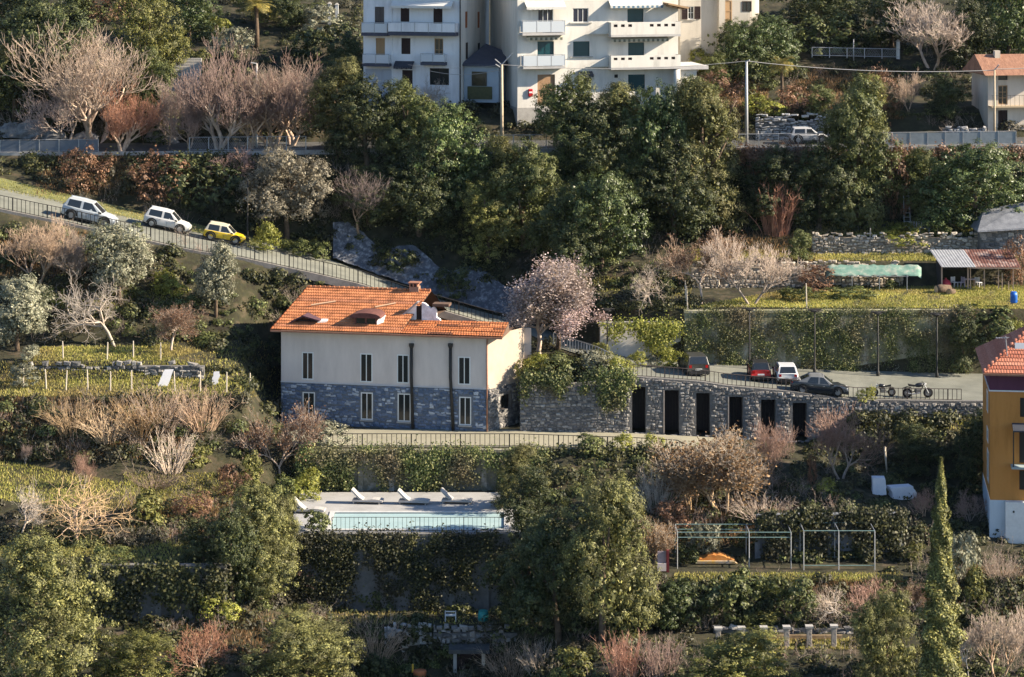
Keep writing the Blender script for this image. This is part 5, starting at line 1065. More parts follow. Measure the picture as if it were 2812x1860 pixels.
    for s in (1, -1):
        rf.poly([Bp[0, s], Bp[1, s], tp[0, s]]); rf.quad(Bp[1, s], Bp[2, s], tp[1, s], tp[0, s]); rf.quad(Bp[2, s], Bp[3, s], tp[2, s], tp[1, s]); rf.poly([Bp[3, s], Bp[4, s], tp[2, s]])
    rfo = rf.build('roof', roofm or paint, o); wl = rfo.modifiers.new('weld', 'WELD'); wl.merge_threshold = .001; bv = rfo.modifiers.new('edge', 'BEVEL'); bv.width = .07; bv.segments = 3; bv.limit_method = 'ANGLE'; bv.angle_limit = R(15)
    def inset(pts, f, out, nm):
        c = sum(pts, Vector()) / len(pts); n = (pts[1] - pts[0]).cross(pts[2] - pts[0]).normalized(); n = n if n.dot(c - Vector((0, 0, Hc * .5))) > 0 else -n
        q = [c + (p - c) * f + n * out for p in pts]; MB().poly(q).poly([p - n * .012 for p in reversed(q)]).build(nm, m_cgl, o)
    inset([Bp[0, 1], Bp[0, -1], tp[0, -1], tp[0, 1]], .82, .008, 'rear_window'); inset([tp[2, 1], tp[2, -1], Bp[4, -1], Bp[4, 1]], .86, .008, 'windscreen')
    for s in (1, -1):
        m0, m1 = Bp[2, s].lerp(Bp[2, s], 0), tp[1, s]
        inset([Bp[1, s].lerp(Bp[0, s], .3), m0, m1, tp[0, s]], .82, .008, 'side_window'); inset([m0, Bp[4, s].lerp(Bp[3, s], .35), tp[2, s], m1], .82, .008, 'side_window')
        MB().box(h * .34, h * .46, s * tw * .98 - .0 if s > 0 else -tw * .98 - .16, s * tw * .98 + .16 if s > 0 else -tw * .98, Hc * .60, Hc * .67).build('mirror', m_blk, o)
        for xx in (-h * .42, h * .02, h * .36): MB().box(xx - .008, xx + .008, s * (tw + .002) - .004, s * (tw + .002) + .004, zb + .16, Hc * .57).build('door_seam', m_blk, o)
        for xx in (-h * .30, h * .12): MB().box(xx - .09, xx + .09, s * (tw + .012) - .014, s * (tw + .012) + .014, Hc * .50, Hc * .525).build('door_handle', m_rim, o)
        MB().box(h - .16, h - .03, s * tw * .48, s * tw * .76, Hc * .385, Hc * .45).build('headlight', m_lampw, o)
        MB().box(-h - .012, -h + .1, s * tw * .58, s * tw * .80, Hc * .44, Hc * .58).build('tail_light', m_lampr, o)
        MB().box(-h * .5, h * .5, s * tw * .97 - .03, s * tw * .97 + .03, zb - .03, zb + .1).build('sill_trim', m_blk, o)
    MB().box(-h - .04, -h + .2, -tw * .84, tw * .84, zb - .02, zb + .24).build('rear_bumper', m_blk, o); MB().box(h - .22, h + .03, -tw * .80, tw * .80, zb - .02, zb + .2).build('front_bumper', m_blk, o)
    MB().box(-h - .055, -h - .041, -.26, .26, zb + .30, zb + .42).build('number_plate', m_plate, o)
    wx = h * .62; ws = .40 if style == 'suv' else .35; sc = ws / .335
    for sx in (-wx, wx):
        for s in (1, -1):
            w = put('wheel', None, o, (sx, s * (tw - .09), ws * .985), None, (sc, sc, sc)); w.empty_display_size = .1; put('tyre', TYRE, w); put('rim', RIM, w)
            ar = MB(); n = 12
            for kk in range(n):
                a0, a1 = math.pi * kk / n, math.pi * (kk + 1) / n; r0, r1 = ws * 1.0, ws * 1.32; y = s * (tw + .012)
                p = [(sx + r * math.cos(a), y, ws + r * math.sin(a)) for r, a in ((r0, a0), (r1, a0), (r1, a1), (r0, a1))]; q = [(x, s * (tw - .1), z) for x, _, z in p]
                ar.quad(*p); ar.quad(p[0], p[3], q[3], q[0]); ar.quad(p[1], p[2], q[2], q[1])
            ar.build('wheel_arch', m_blk, o)
    return o
def paint(n, c, r=.3): return mat(n, c, rough=r, spec=.5)
def ramp_pitch(px): a, b = roadpt(px - 40, .4), roadpt(px + 40, .4); return math.atan2(a.z - b.z, (b - a).xy.length), math.atan2(b.y - a.y, b.x - a.x)
def on_road(px, t, **k):
    p, hd = ramp_pitch(px); return roadpt(px, t), hd, p
l, hd, p = on_road(243, .18); car('parked_car', 'silver white off-roader at the ramp edge above the pinkish shrubs', l, hd, p, 4.5, 1.72, 1.8, paint('silver_white_paint', (.38, .41, .43)), 'suv')
l, hd, p = on_road(457, .56); car('parked_car', 'white compact car with black wheel arches, middle of the three on the ramp', l, hd, p, 3.9, 1.55, 1.75, paint('matt_white_paint', (.55, .54, .52)), 'mini')
l, hd, p = on_road(614, .54); car('parked_car', 'yellow small car with pale roof on the ramp', l, hd, p, 3.4, 1.4, 1.65, paint('yellow_paint', (.62, .42, .02)), 'mini', roofm=paint('cream_roof_paint', (.55, .5, .38)))
def across(px, py, heading=90):
    t = min(.95, max(.05, (lev_at(11, px)[0] - py) / (lev_at(11, px)[0] - lev_at(12, px)[0]))); return roadpt(px, t), R(heading)
l, hd = across(1905, 1024, 97); car('parked_car', 'dark grey hatchback seen from behind on the road', l, hd, 0, 4.0, 1.55, 1.85, paint('dark_grey_paint', (.045, .045, .042)), 'mini')
l, hd = across(2084, 1040); car('parked_car', 'small red car seen from behind below the ivy wall', l, hd, 0, 3.4, 1.45, 1.6, paint('red_paint', (.40, .02, .025)), 'mini', roofm=paint('black_roof_paint', (.02, .02, .022)))
l, hd = across(2157, 1047); car('parked_car', 'small white car seen from behind next to the red one', l, hd, 0, 3.6, 1.4, 1.7, paint('white_paint', (.55, .56, .57)), 'mini')
l, hd = across(2250, 1082, -4); car('parked_car', 'black saloon parked lengthways behind the brown railing', l, hd, R(4), 4.3, 1.4, 1.8, paint('black_paint', (.02, .025, .033), .2), 'sedan', roofm=paint('grey_roof_paint', (.16, .165, .17)))
p0 = W(2222, *lev_at(19, 2222)).lerp(W(2222, *lev_at(20, 2222)), .55) + Vector((0, 0, .05)); car('parked_car', 'pale small car on the upper road before the pale stone wall', p0, 0, 0, 3.4, 1.35, 1.6, paint('van_white_paint', (.45, .45, .45)), 'mini')
def motorbike(px, py, label, ln, heading):
    l, hd = across(px, py, heading); o = thing('motorcycle', label, 'motorcycle', l, hd, 'motorcycles by the railing'); sc = ln / 2.05; o.scale = (sc,) * 3
    for x in (-.72, .72): w = put('wheel', None, o, (x, 0, .33)); put('tyre', TYRE, w, scale=(1, .55, 1)); put('rim', RIM, w, scale=(1, .5, 1))
    MB().tube([(-.72, 0, .33), (-.2, 0, .42), (.2, 0, .45), (.38, 0, .8)], .035, 6).tube([(-.2, 0, .42), (-.3, 0, .78), (.3, 0, .82)], .03, 6).build('frame', m_blk, o)
    MB().tube([(.72, .07, .33), (.42, .07, .95)], .03, 6).tube([(.72, -.07, .33), (.42, -.07, .95)], .03, 6).build('fork', m_gal, o); MB().tube([(.36, -.36, 1.02), (.44, -.12, .97), (.44, .12, .97), (.36, .36, 1.02)], .02, 5).build('handlebar', m_blk, o)
    ft = MB().lathe([(.02, -.3), (.12, -.24), (.16, -.05), (.15, .15), (.05, .28)], 10).build('fuel_tank', paint('black_tank', (.025, .025, .028), .2), o, True); ft.rotation_euler = (0, R(82), 0); ft.location = (.12, 0, .86)
    MB().prism([(-.62, .80), (-.12, .76), (-.05, .84), (-.35, .88), (-.66, .95)], -.13, .13).build('saddle', m_blk, o); MB().box(-.18, .22, -.16, .16, .30, .62).build('engine', mat('engine_metal', (.12, .12, .12), rough=.5), o, bevel=.04)
    MB().tube([(.15, -.17, .36), (-.35, -.2, .28), (-.85, -.2, .36)], .045, 6).build('exhaust', m_rim, o); MB().lathe([(.02, -.09), (.09, -.03), (.1, .06)], 10, (.5, 0, .92)).build('headlight', m_lampw, o)
    MB().prism([(-1.02, .62), (-.72, .72), (-.45, .66), (-.45, .70), (-.72, .77), (-1.04, .66)], -.08, .08).build('mudguard', m_blk, o)
motorbike(2425, 1090, 'dark scooter-like motorcycle half behind the small shrub by the railing', 1.9, -178); motorbike(2520, 1094, 'black motorcycle parked at the far end of the railing', 2.3, 3)
# ------------------------------------------------------------------ lamps, poles, wires
def lamp_post(px, ybase, ytop, D, label, group='black lamp posts along the ivy wall', head=True):
    b = W(px, ybase, D); h = (ybase - ytop) * D / FPX; o = thing('street_lamp', label, 'street lamp', b, 0, group)
    MB().lathe([(.14, -.2), (.14, .25), (.08, .35), (.065, 2), (.05, h)], 8).build('post', m_dkmetal, o, True)
    if head: MB().box(-.55, .55, -.12, .12, h - .02, h + .08).build('lamp_arm', m_dkmetal, o, bevel=.03); MB().lathe([(.3, -.16), (.34, -.05), (.1, .02)], 10, (0, 0, h + .02)).build('lamp_head', m_dkmetal, o)
    return o
for px, yt, nm, D in ((1668, 850, 'black lamp post by the white ivy-hung wall', 207.5), (2058, 848, 'black lamp post behind the small red car', 206.9), (2237, 852, 'black lamp post behind the black saloon', 206.9), (2411, 858, 'black lamp post behind the parked motorcycles', 206.9), (2573, 862, 'black lamp post nearest the orange house roof', 206.9)):
    lamp_post(px, float((CAMZ - roadpt(px, .9).z) * FPX / D + PY0), yt, D, nm)
p = roadpt(680, .75); lamp_post(680, float((CAMZ - p.z) * FPX / (p.y + CAMD) + PY0), 492, p.y + CAMD, 'tall black lamp post in front of the yellow car on the ramp', head=False)
m_pole = mat('pale_concrete_pole', (.42, .34, .24), (.52, .43, .31), scale=3)
def pole(name, px, ybase, ytop, D, label, r=.11, arms=(), m=m_pole, cat='pole'):
    b = W(px, ybase, D); h = (ybase - ytop) * D / FPX; o = thing(name, label, cat, b)
    MB().lathe([(r * 1.25, -.3), (r * 1.1, h * .4), (r * .8, h)], 8).build('pole_shaft', m, o, True)
    for dx, dz, L in arms: MB().tube([(0, 0, h + dz), (dx, -.2, h + dz + L)], .05, 5).build('arm', m_gal, o)
    return o, b + Vector((0, 0, h))
_, T1 = pole('utility_pole', 1378, 395, 178, 231, 'pale utility pole with forked top between the two apartment blocks', .13, ((.9, 0, 1.0), (-.6, 0, .5), (-.55, -.3, .35)))
_, T2 = pole('utility_pole', 2050, 398, 168, 231, 'grey street light pole rising over the upper road wall', .13, ((.25, 0, .1),), m=m_gal)
_, T3 = pole('utility_pole', 2731, 372, 190, 233, 'slim brown pole in front of the weathered beige house', .09, ((.35, -.1, .5),))
_, T4 = pole('lamp_pole', 705, 405, 175, 232, 'pale lamp pole with curved head among the bare trees', .10, ((-.5, 0, .1),), m=mat('pale_pole', (.5, .46, .42), rough=.8))
_, T5 = pole('lamp_pole', 2344, 158, 108, 250, 'thin lamp pole behind the wire fence above the garden', .05, (), m=m_gal)
def wire(a, b, sag, label, r=.022, n=14):
    a, b = Vector(a), Vector(b); o = a.copy(); pts = [a.lerp(b, t / n) - o - Vector((0, 0, sag * 4 * (t / n) * (1 - t / n))) for t in range(n + 1)]
    ob = MB().tube(pts, r, 4).build('overhead_cable', mat('grey_cable', (.35, .34, .33), rough=.6), None, loc=o); tag(ob, label, 'cable')
wire(T1, T2, .5, 'long overhead cable across the warm white apartment block'); wire(T2, T3 + Vector((0, 0, -.1)), .45, 'overhead cable from the grey pole to the beige house', .03); wire(T3, T3 + Vector((6, .5, .35)), .1, 'overhead cable crossing the brown tile roof', .03)
wire(T1 + Vector((0, 0, -.4)), W(1180, 195, 236), .4, 'overhead cable in front of the blue porch'); wire(T1, W(1120, 178, 236), .3, 'thin overhead cable towards the bluish apartment block', .015)
# ------------------------------------------------------------------ upper road: slab edge and wire fences
def roadedge(px0, px1, label, th=.35):
    pts = lvpts(19, np.linspace(px0, px1, 6), .05); mb = MB()
    for a, b in zip(pts, pts[1:]): mb.hexa([a + Vector((0, -.25, -th)), b + Vector((0, -.25, -th)), b + Vector((0, .1, -th)), a + Vector((0, .1, -th))], [a + Vector((0, -.25, .06)), b + Vector((0, -.25, .06)), b + Vector((0, .1, .06)), a + Vector((0, .1, .06))])
    tag(mb.build('road_kerb', m_conc), kind='structure')
roadedge(-200, 3100, '')
m_wall = mat('dark_retaining_wall', (.07, .075, .08), (.13, .13, .13), scale=.8, bump=.5, bscale=3)  # dark grey noise tones over the whole wall
def upper_wall():
    pts = lvpts(19, np.linspace(-200, 3100, 40), -.3); mb = MB()
    for a, b in zip(pts, pts[1:]):
        dn = Vector((0, -.25, -2.2)); mb.quad(a + dn, b + dn, b, a)
    o = tag(mb.build('retaining_wall', m_wall), 'dark retaining wall running under the whole upper road', 'wall')
upper_wall()
m_net = mat('wire_mesh', (.35, .36, .37), rough=.6)
def netfence(px0, px1, k, lift, h, npost, label, net=True, m=m_gal, solid=None):
    pts = lvpts(k, np.linspace(px0, px1, npost), lift) if k is not None else None
    return fence_pts(pts, h, label, net, m, solid)
def fence_pts(pts, h, label, net=True, m=m_gal, solid=None):
    o = thing('wire_fence', label, 'fence', pts[0]); o0 = pts[0]; rel = [p - o0 for p in pts]
    pm = MB().box(-.035, .035, -.035, .035, -.1, h).mesh('post', m)
    for q in rel: put('post', pm, o, q)
    for nm, z in (('top_rail', h), ('bottom_rail', .1)): MB().tube([q + Vector((0, 0, z)) for q in rel], .025, 4).build(nm, m, o)
    if net:
        mb = MB(); st = .16; r = .006
        for a, b in zip(rel, rel[1:]):
            L = (b - a).length; n = int(L / st)
            for i in range(n):
                for s in (1, -1):
                    u0, u1 = i / n, min(1, max(0, i / n + s * h * .6 / L)); zz = h * abs(u1 - i / n) * L / (h * .6) if h else 0
                    p, q = a.lerp(b, u0), a.lerp(b, u1); mb.quad(p + Vector((0, 0, .08)), p + Vector((r * 2, 0, .08)), q + Vector((r * 2, 0, .08 + zz)), q + Vector((0, 0, .08 + zz)))
        tag(mb.build('mesh', m_net, o), kind='stuff')
    if solid:
        for a, b in zip(rel, rel[1:]): d = b - a; MB().hexa([a + d * .03 + Vector((0, -.01, .14)), b - d * .03 + Vector((0, -.01, .14)), b - d * .03 + Vector((0, .01, .14)), a + d * .03 + Vector((0, .01, .14))], [a + d * .03 + Vector((0, -.01, h - .06)), b - d * .03 + Vector((0, -.01, h - .06)), b - d * .03 + Vector((0, .01, h - .06)), a + d * .03 + Vector((0, .01, h - .06))]).build('panel', solid, o)
    return o
m_gpan = mat('grey_fence_panel', (.20, .23, .25), (.26, .29, .31), scale=2, rough=.6); m_bpan = mat('blue_grey_net_panel', (.10, .12, .15), (.14, .16, .19), scale=2, rough=.8)
netfence(0, 270, 19, .1, 1.1, 6, 'dark netted fence on the shaded upper road beside the rocks', False, solid=m_bpan); netfence(520, 840, 19, .1, 1.2, 7, 'wire fence behind the reddish bare trees on the upper road'); netfence(1320, 1500, 19, .1, 1.15, 5, 'wire fence at the foot of the forked utility pole'); netfence(2030, 2300, 19, .1, 1.2, 6, 'wire fence before the pale stone wall on the upper road'); netfence(2402, 2790, 19, .1, 1.2, 9, 'grey panel fence on the bridge beside the beige house', False, solid=m_gpan)
fence_pts([W(x, 155 + (x - 2230) * .02, 249) for x in np.linspace(2230, 2470, 6)], .85, 'thin wire fence above the dry grass slope behind the palm')
def garden_wall(px0, px1, ytop, ybot, D, label, m, mm, seed, size=(.2, .36), ww=(.3, .7), name='garden_wall', most=120, warp=0):
    F = Facade(px0, D, px1, D + warp, 0); zb = min(F.uv(px0, ybot)[1], F.uv(px1, ybot)[1]) - .2; F.P0.z = F.P1.z = zb; F.zb = zb; h = F.uv((px0 + px1) / 2, ytop)[1]; rng = random.Random(seed)
    o = thing(name, label, 'wall', F.P0, F.rot); mb = MB(); mb.box(0, F.w, .04, .5, -.4, h * .8).build('wall', mm, o)
    stones(o, courses(0, F.w, 0, h * 1.06, lambda a, b, c, d: rng.random() > (.05 if d < h * .7 else .35), rng, (size[0] * .8, size[1] * 1.15), (ww[0] * .7, ww[1])), m, .2, rng, most=most)
    return o
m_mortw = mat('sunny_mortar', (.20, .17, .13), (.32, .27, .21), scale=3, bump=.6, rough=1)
m_stonepale = piece_mat('pale_limestone', [(.38, .38, .38), (.50, .49, .47), (.28, .28, .29), (.58, .56, .53), (.44, .43, .42)], bscale=5)
garden_wall(2075, 2285, 318, 390, 234.9, 'pale grey stone wall behind the upper road, below the palm', m_stonepale, m_mort, 31, (.16, .3), (.3, .8))
garden_wall(2590, 2710, 346, 376, 234.9, 'low pale stone wall beside the beige house', m_stonepale, m_mort, 32, (.16, .28), (.3, .6))
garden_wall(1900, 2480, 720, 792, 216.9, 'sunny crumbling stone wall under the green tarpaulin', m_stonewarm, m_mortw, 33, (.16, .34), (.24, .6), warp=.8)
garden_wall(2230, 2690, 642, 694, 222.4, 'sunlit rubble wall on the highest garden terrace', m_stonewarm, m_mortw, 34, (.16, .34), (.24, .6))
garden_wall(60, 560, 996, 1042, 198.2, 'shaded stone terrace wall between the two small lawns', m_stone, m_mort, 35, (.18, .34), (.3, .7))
garden_wall(1055, 1185, 1718, 1832, 174.2, 'whitewashed stone wall below the white chair', m_stonepale, m_conc, 36, (.16, .3), (.3, .7))
garden_wall(1960, 2345, 1722, 1748, 171.6, 'low stone edging behind the pergola pillars', m_stone, m_mort, 37, (.16, .28), (.3, .7))
garden_wall(1190, 1420, 1722, 1800, 174.3, 'dark mossy stone wall above the doorway', m_stone, m_mort, 38, (.18, .32), (.3, .7))
# white wall with hanging ivy beside the road (middle)
def ivy_wall_block():
    F = Facade(1648, 208.2, 1870, 208.6, 3.6); o = thing('rendered_wall', 'pale rendered wall with ivy hanging over its top', 'wall', F.P0, F.rot); h = F.uv(1750, 888)[1]
    MB().box(0, F.w, 0, .4, -.5, h).build('wall', mat('pale_render', (.48, .46, .44), (.58, .56, .53), scale=1), o, bevel=.03); MB().box(-.05, F.w + .05, -.06, .46, h + .002, h + .1).build('coping', m_conc, o)
ivy_wall_block()
# wall faces behind the ivy along the road and under the terrace
def back_wall(name, label, px0, px1, y0, y1, D, m, D2=None, ribs=True):
    F = Facade(px0, D, px1, D2 or D, 0); zb = min(F.uv(px0, y1)[1], F.uv(px1, y1)[1]) - .3; F.P0.z = zb; F.zb = zb; h = F.uv((px0 + px1) / 2, y0)[1]; o = thing(name, label, 'wall', F.P0, F.rot)
    mb = MB(); n = int(F.w / 2.2)
    MB().box(0, F.w, 0, .4, 0, h - .2).build('wall', m, o); MB().box(-.05, F.w + .05, -.08, .48, h - .198, h).build('coping', m, o)
    for k in range(n + 1 if ribs else 0): x = min(F.w - .2, F.w * k / n); MB().hexa([(x - .2, -.25, 0), (x + .2, -.25, 0), (x + .2, -.001, 0), (x - .2, -.001, 0)], [(x - .17, -.06, h - .25), (x + .17, -.06, h - .25), (x + .17, -.001, h - .25), (x - .17, -.001, h - .25)]).build('buttress', m, o)
    return o
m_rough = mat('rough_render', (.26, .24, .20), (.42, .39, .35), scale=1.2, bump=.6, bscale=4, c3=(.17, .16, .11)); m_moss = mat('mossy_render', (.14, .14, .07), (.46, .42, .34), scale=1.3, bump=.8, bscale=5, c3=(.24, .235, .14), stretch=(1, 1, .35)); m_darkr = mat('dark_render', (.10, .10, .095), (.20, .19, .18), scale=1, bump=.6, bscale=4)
back_wall('high_retaining_wall', 'high ivy-covered retaining wall behind the parked cars', 1880, 2660, 852, 1032, 208.2, m_moss, 208.6, False)
back_wall('terrace_retaining_wall', 'ivy-hung wall between the pool deck and the house terrace', 820, 1500, 1236, 1358, 193.0, m_rough, 193.2)
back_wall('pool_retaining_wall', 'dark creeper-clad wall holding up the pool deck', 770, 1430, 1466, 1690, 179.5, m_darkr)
back_wall('lower_retaining_wall', 'dark overgrown wall below the small lawn of the golden bare tree', 250, 620, 1552, 1695, 173.3, m_darkr)
back_wall('shaded_retaining_wall', 'shaded concrete wall behind the metal garden frames', 2080, 2480, 1412, 1545, 180.2, mat('blue_shade_concrete', (.09, .10, .12), (.19, .20, .215), scale=.7, bump=.5), 180.6)  # wall's shade put into a darker, bluish concrete colour
# ------------------------------------------------------------------ sheds, tarpaulin and small garden things
def shed():
    F = Facade(2585, 216.2, 2660, 216.2, 0); zb = gp(2620, 790).z; F.P0.z = zb; F.zb = zb
    o = thing('garden_shed', 'open garden shed with pale corrugated tin roof', 'shed', F.P0); h = F.uv(2620, 732)[1]; w = F.w; m_in = mat('dark_shed_boards', (.035, .032, .035), (.06, .055, .055), scale=4, stretch=(8, 1, 1))
    for k in range(8): MB().box(w * k / 8 + .01, w * (k + 1) / 8 - .01, 2.4, 2.45, 0, h + .3).build('board', m_in, o)
    for k in range(6): MB().box(-.05, 0, .1 + .38 * k, .1 + .38 * k + .36, 0, h + .05 * k).build('side_board', m_in, o)
    m_post = mat('pinkish_timber', (.42, .29, .22), (.5, .36, .28), scale=5)
    for x in (.05, w - .05): MB().box(x - .05, x + .05, 0, .1, -.1, h).build('post', m_post, o)
    tin = MB(); n = 24
    for i in range(n): a, b = -.55 + (w + .6) * i / n, -.55 + (w + .6) * (i + 1) / n; z = .03 * (i % 2); zz = .03 * ((i + 1) % 2); tin.quad((a + .5, -.5, h + z), (b + .5, -.5, h + zz), (b, 2.6, h + 1.0 + zz), (a, 2.6, h + 1.0 + z))
    tin.build('tin_roof', mat('galvanised_sheet', (.28, .285, .30), (.40, .405, .42), scale=2, rough=.5, metal=.2), o)
    F2 = Facade(2662, 216.2, 2792, 216.0, zb); o2 = thing('lean_to_shelter', 'lean-to shelter with rusty red sheet roof', 'shed', F2.P0, F2.rot); w2 = F2.w; h2 = h
    for x in (.1, w2 * .32, w2 * .62, w2 * .93): MB().box(x - .04, x + .04, .1, .18, -.1, h2 - .02).build('post', m_post, o2)
    for k in range(14): MB().box(w2 * k / 14 + .01, w2 * (k + 1) / 14 - .01, 2.6, 2.65, 0, h2 + .5).build('board', m_in, o2)
    tin = MB(); n = 36
    for i in range(n): a, b = -.1 + (w2 + .4) * i / n, -.1 + (w2 + .4) * (i + 1) / n; z = .03 * (i % 2); zz = .03 * ((i + 1) % 2); tin.quad((a, -.4, h2 + z), (b, -.4, h2 + zz), (b - .3, 2.8, h2 + 1.0 + zz), (a - .3, 2.8, h2 + 1.0 + z))
    tin.build('sheet_roof', mat('rusty_sheet', (.10, .045, .035), (.34, .26, .23), scale=1.3, rough=.9, c3=(.125, .055, .045)), o2); MB().box(-.1, w2 + .3, -.44, -.36, h2 - .1, h2 - .03).build('eave_beam', m_post, o2)
    m_pl = mat('white_plastic', (.68, .66, .66), rough=.5)
    def chair(px, py, rz, label, m=m_pl):
        c = thing('garden_chair', label, 'chair', Vector((F.uv(px, py)[0] + F.P0.x, F.P0.y + .9, zb)), R(rz), 'garden chairs under the shelter')
        for x in (-.2, .2):
            for y in (-.2, .2): MB().box(x - .02, x + .02, y - .02, y + .02, 0, .42 if y < 0 else .9).build('leg', m, c)
        MB().box(-.23, .23, -.23, .23, .421, .46).build('seat', m, c)
        for k in range(4): MB().box(-.18, .18, .19, .215, .5 + .1 * k, .57 + .1 * k).build('back_slat', m, c)
    chair(2626, 785, 30, 'folding chair beside the red heap in the shed'); chair(2644, 788, -60, 'whitish chair at the corner post of the shed', mat('lilac_plastic', (.5, .42, .5), rough=.5)); chair(2692, 782, 140, 'white chair under the rusty sheet roof')
    t = thing('garden_table', 'small table with faded cloth under the rusty roof', 'table', Vector((F.uv(2668, 780)[0] + F.P0.x, F.P0.y + .9, zb)))
    MB().box(-.45, .45, -.3, .3, .68, .74).build('table_top', mat('faded_cloth', (.45, .3, .32), (.55, .5, .5), scale=6), t)
    for x in (-.4, .4):
        for y in (-.25, .25): MB().box(x - .025, x + .025, y - .025, y + .025, 0, .679).build('leg', m_post, t)
    hp = thing('red_sack', 'bright red sack lying in the shed entrance', 'sack', Vector((F.uv(2601, 785)[0] + F.P0.x, F.P0.y + .7, zb)))
    MB().lathe([(.15, 0), (.42, .1), (.46, .35), (.34, .6), (.12, .72)], 10).build('sack_body', mat('red_sack_cloth', (.42, .03, .05), (.55, .08, .1), scale=3), hp, True); MB().lathe([(.1, .7), (.06, .78), (.12, .84)], 8).build('sack_neck', mat('red_sack_cloth', (.42, .03, .05)), hp)
    for (px, lab) in ((2752, 'thin white post in front of the lean-to'), (2770, 'short thin stake beside the lean-to end')):
        q = gp(px, 800); s = tag(MB().box(-.03, .03, -.03, .03, -.1, 1.5 if px < 2760 else .8).build('stake', m_post, None, loc=q), lab, 'post')
    # dark water tank behind the shed, blue barrel
    b = thing('blue_barrel', 'blue plastic barrel at the shaded end of the lawn', 'barrel', W(2784, 832, 209.5)); MB().lathe([(.26, 0), (.3, .1), (.28, .3), (.3, .32), (.28, .55), (.3, .6), (.24, .85)], 12).build('barrel_body', paint('blue_plastic', (.02, .13, .5), .4), b, True); MB().lathe([(.2, .84), (.2, .9)], 12).build('lid', paint('blue_plastic', (.02, .13, .5)), b)
shed()
def tarp():
    D0 = 215.9; n, m_ = 26, 5; v = []; f = []; rng = random.Random(9)
    for i in range(n + 1):
        for j in range(m_ + 1):
            px = 2268 + (2530 - 2268) * i / n; t = j / m_; y = 728 + 30 * t + rng.uniform(-2, 2) + (6 if i in (0, n) else 0); D = D0 + 1.3 * (1 - t) + rng.uniform(-.08, .08); v.append(tuple(W(px, y, D)))
    for i in range(n):
        for j in range(m_): a = i * (m_ + 1) + j; f.append((a, a + m_ + 1, a + m_ + 2, a + 1))
    me = array_mesh('tarpaulin', v, f, mat('green_tarpaulin', (.10, .20, .165), (.36, .36, .30), scale=1.6, rough=.8, c3=(.15, .25, .205)), True)
    o = put('tarpaulin', me); s = o.modifiers.new('thick', 'SOLIDIFY'); s.thickness = .02; tag(o, 'pale green tarpaulin stretched along the garden wall', 'tarpaulin')
    fr = thing('tarpaulin_stand', 'thin metal frame carrying the green tarpaulin', 'frame', W(2400, 790, 215.6))
    for px in (2340, 2415, 2491): q = W(px, 795, 215.6) - fr.location; MB().box(q.x - .03, q.x + .03, q.y - .03, q.y + .03, -.3, q.z + 1.2).build('post', m_gal, fr)
    a, b = W(2330, 759, 215.6) - fr.location, W(2495, 759, 215.6) - fr.location; MB().tube([a, b], .025, 5).build('rail', m_gal, fr)
tarp()
def log_pile():
    for k, (px, py, r, L, lab) in enumerate(((2590, 806, .36, 1.3, 'thick cut log lying on the lawn below the shed'), (2612, 810, .25, .8, 'smaller hollow log beside the thick log on the lawn'))):
        p = gp(px, py); o = thing('cut_log', lab, 'log', p, R(20 + 30 * k)); MB().tube([(-L / 2, 0, r), (-L / 6, 0, r * 1.05), (L / 2, 0, r * .92)], [r, r * 1.04, r * .9], 10).build('bark', BARK['brown'], o, True); cf = MB().lathe([(r * .85, 0), (r * .85, .03)], 10).build('cut_face', BARK['golden'], o); cf.rotation_euler = (0, R(-90), 0); cf.location = (-L / 2 + .01, 0, r)
log_pile()
m_postw = mat('pale_post', (.50, .43, .34), (.60, .53, .43), scale=4)
def posts(data, h, group):
    me = MB().lathe([(.055, -.3), (.05, h * .7), (.04, h), (.02, h + .03)], 6).mesh('fence_post', m_postw)
    for px, py, lab in data:
        o = put('fence_post', me, None, gp(px, py)); o.rotation_euler = (R(RNG.uniform(-3, 3)), R(RNG.uniform(-3, 3)), 0); tag(o, lab, 'fence post', group)
sp = ['first', 'second', 'third', 'fourth', 'fifth', 'sixth']
posts([(px, py, f'slim pale fence post on the lower left lawn, {sp[i]} from the picture edge') for i, (px, py) in enumerate(((64, 1066), (127, 1068), (181, 1072), (241, 1070), (303, 1074), (361, 1072)))], 1.45, 'pale posts on the lower lawn')
posts([(px, py, f'slim pale stake on the upper left lawn, {sp[i]} from the olive tree') for i, (px, py) in enumerate(((173, 985), (294, 988), (366, 984), (441, 988)))], 1.3, 'pale stakes on the upper lawn')
posts([(px, py, f'dim fence post in the house shadow, {sp[i]} from the sunlit lawn') for i, (px, py) in enumerate(((480, 1075), (550, 1076), (622, 1078), (685, 1080)))], 1.5, 'dim posts in the house shadow')
posts([(1888, 855, 'short grey post under the leafless garden tree'), (2215, 848, 'leaning grey post on the lawn edge above the ivy wall'), (2388, 692, 'stout grey post against the sunlit rubble wall'), (1884, 840, 'broken timber post beside the dark garden shed')], 2.0, None)
def white_thing(name, label, cat, px, py, w, h, d, tilt, m, D=None):
    p = gp(px, py) if D is None else W(px, py, D); o = thing(name, label, cat, p, R(random.uniform(-15, 15))); n = 6; mb = MB(); rng = random.Random(px)
    prof_ = [(-w / 2 + tilt * t + rng.uniform(-.04, .04), h * t) for t in [i / n for i in range(n + 1)]]; prof2 = [(x + w * (1 - .1 * i / n) + rng.uniform(-.04, .04), z) for i, (x, z) in enumerate(prof_)]
    mb.prism(prof_ + prof2[::-1], -d / 2, d / 2); mb.build('sheet', m, o); MB().box(-w * .3, w * .3, -d / 2 - .02, d / 2 + .02, -.02, .05).build('foot', m, o); return o
m_ws = mat('white_sheet', (.62, .63, .68), (.72, .72, .75), scale=2, rough=.7)
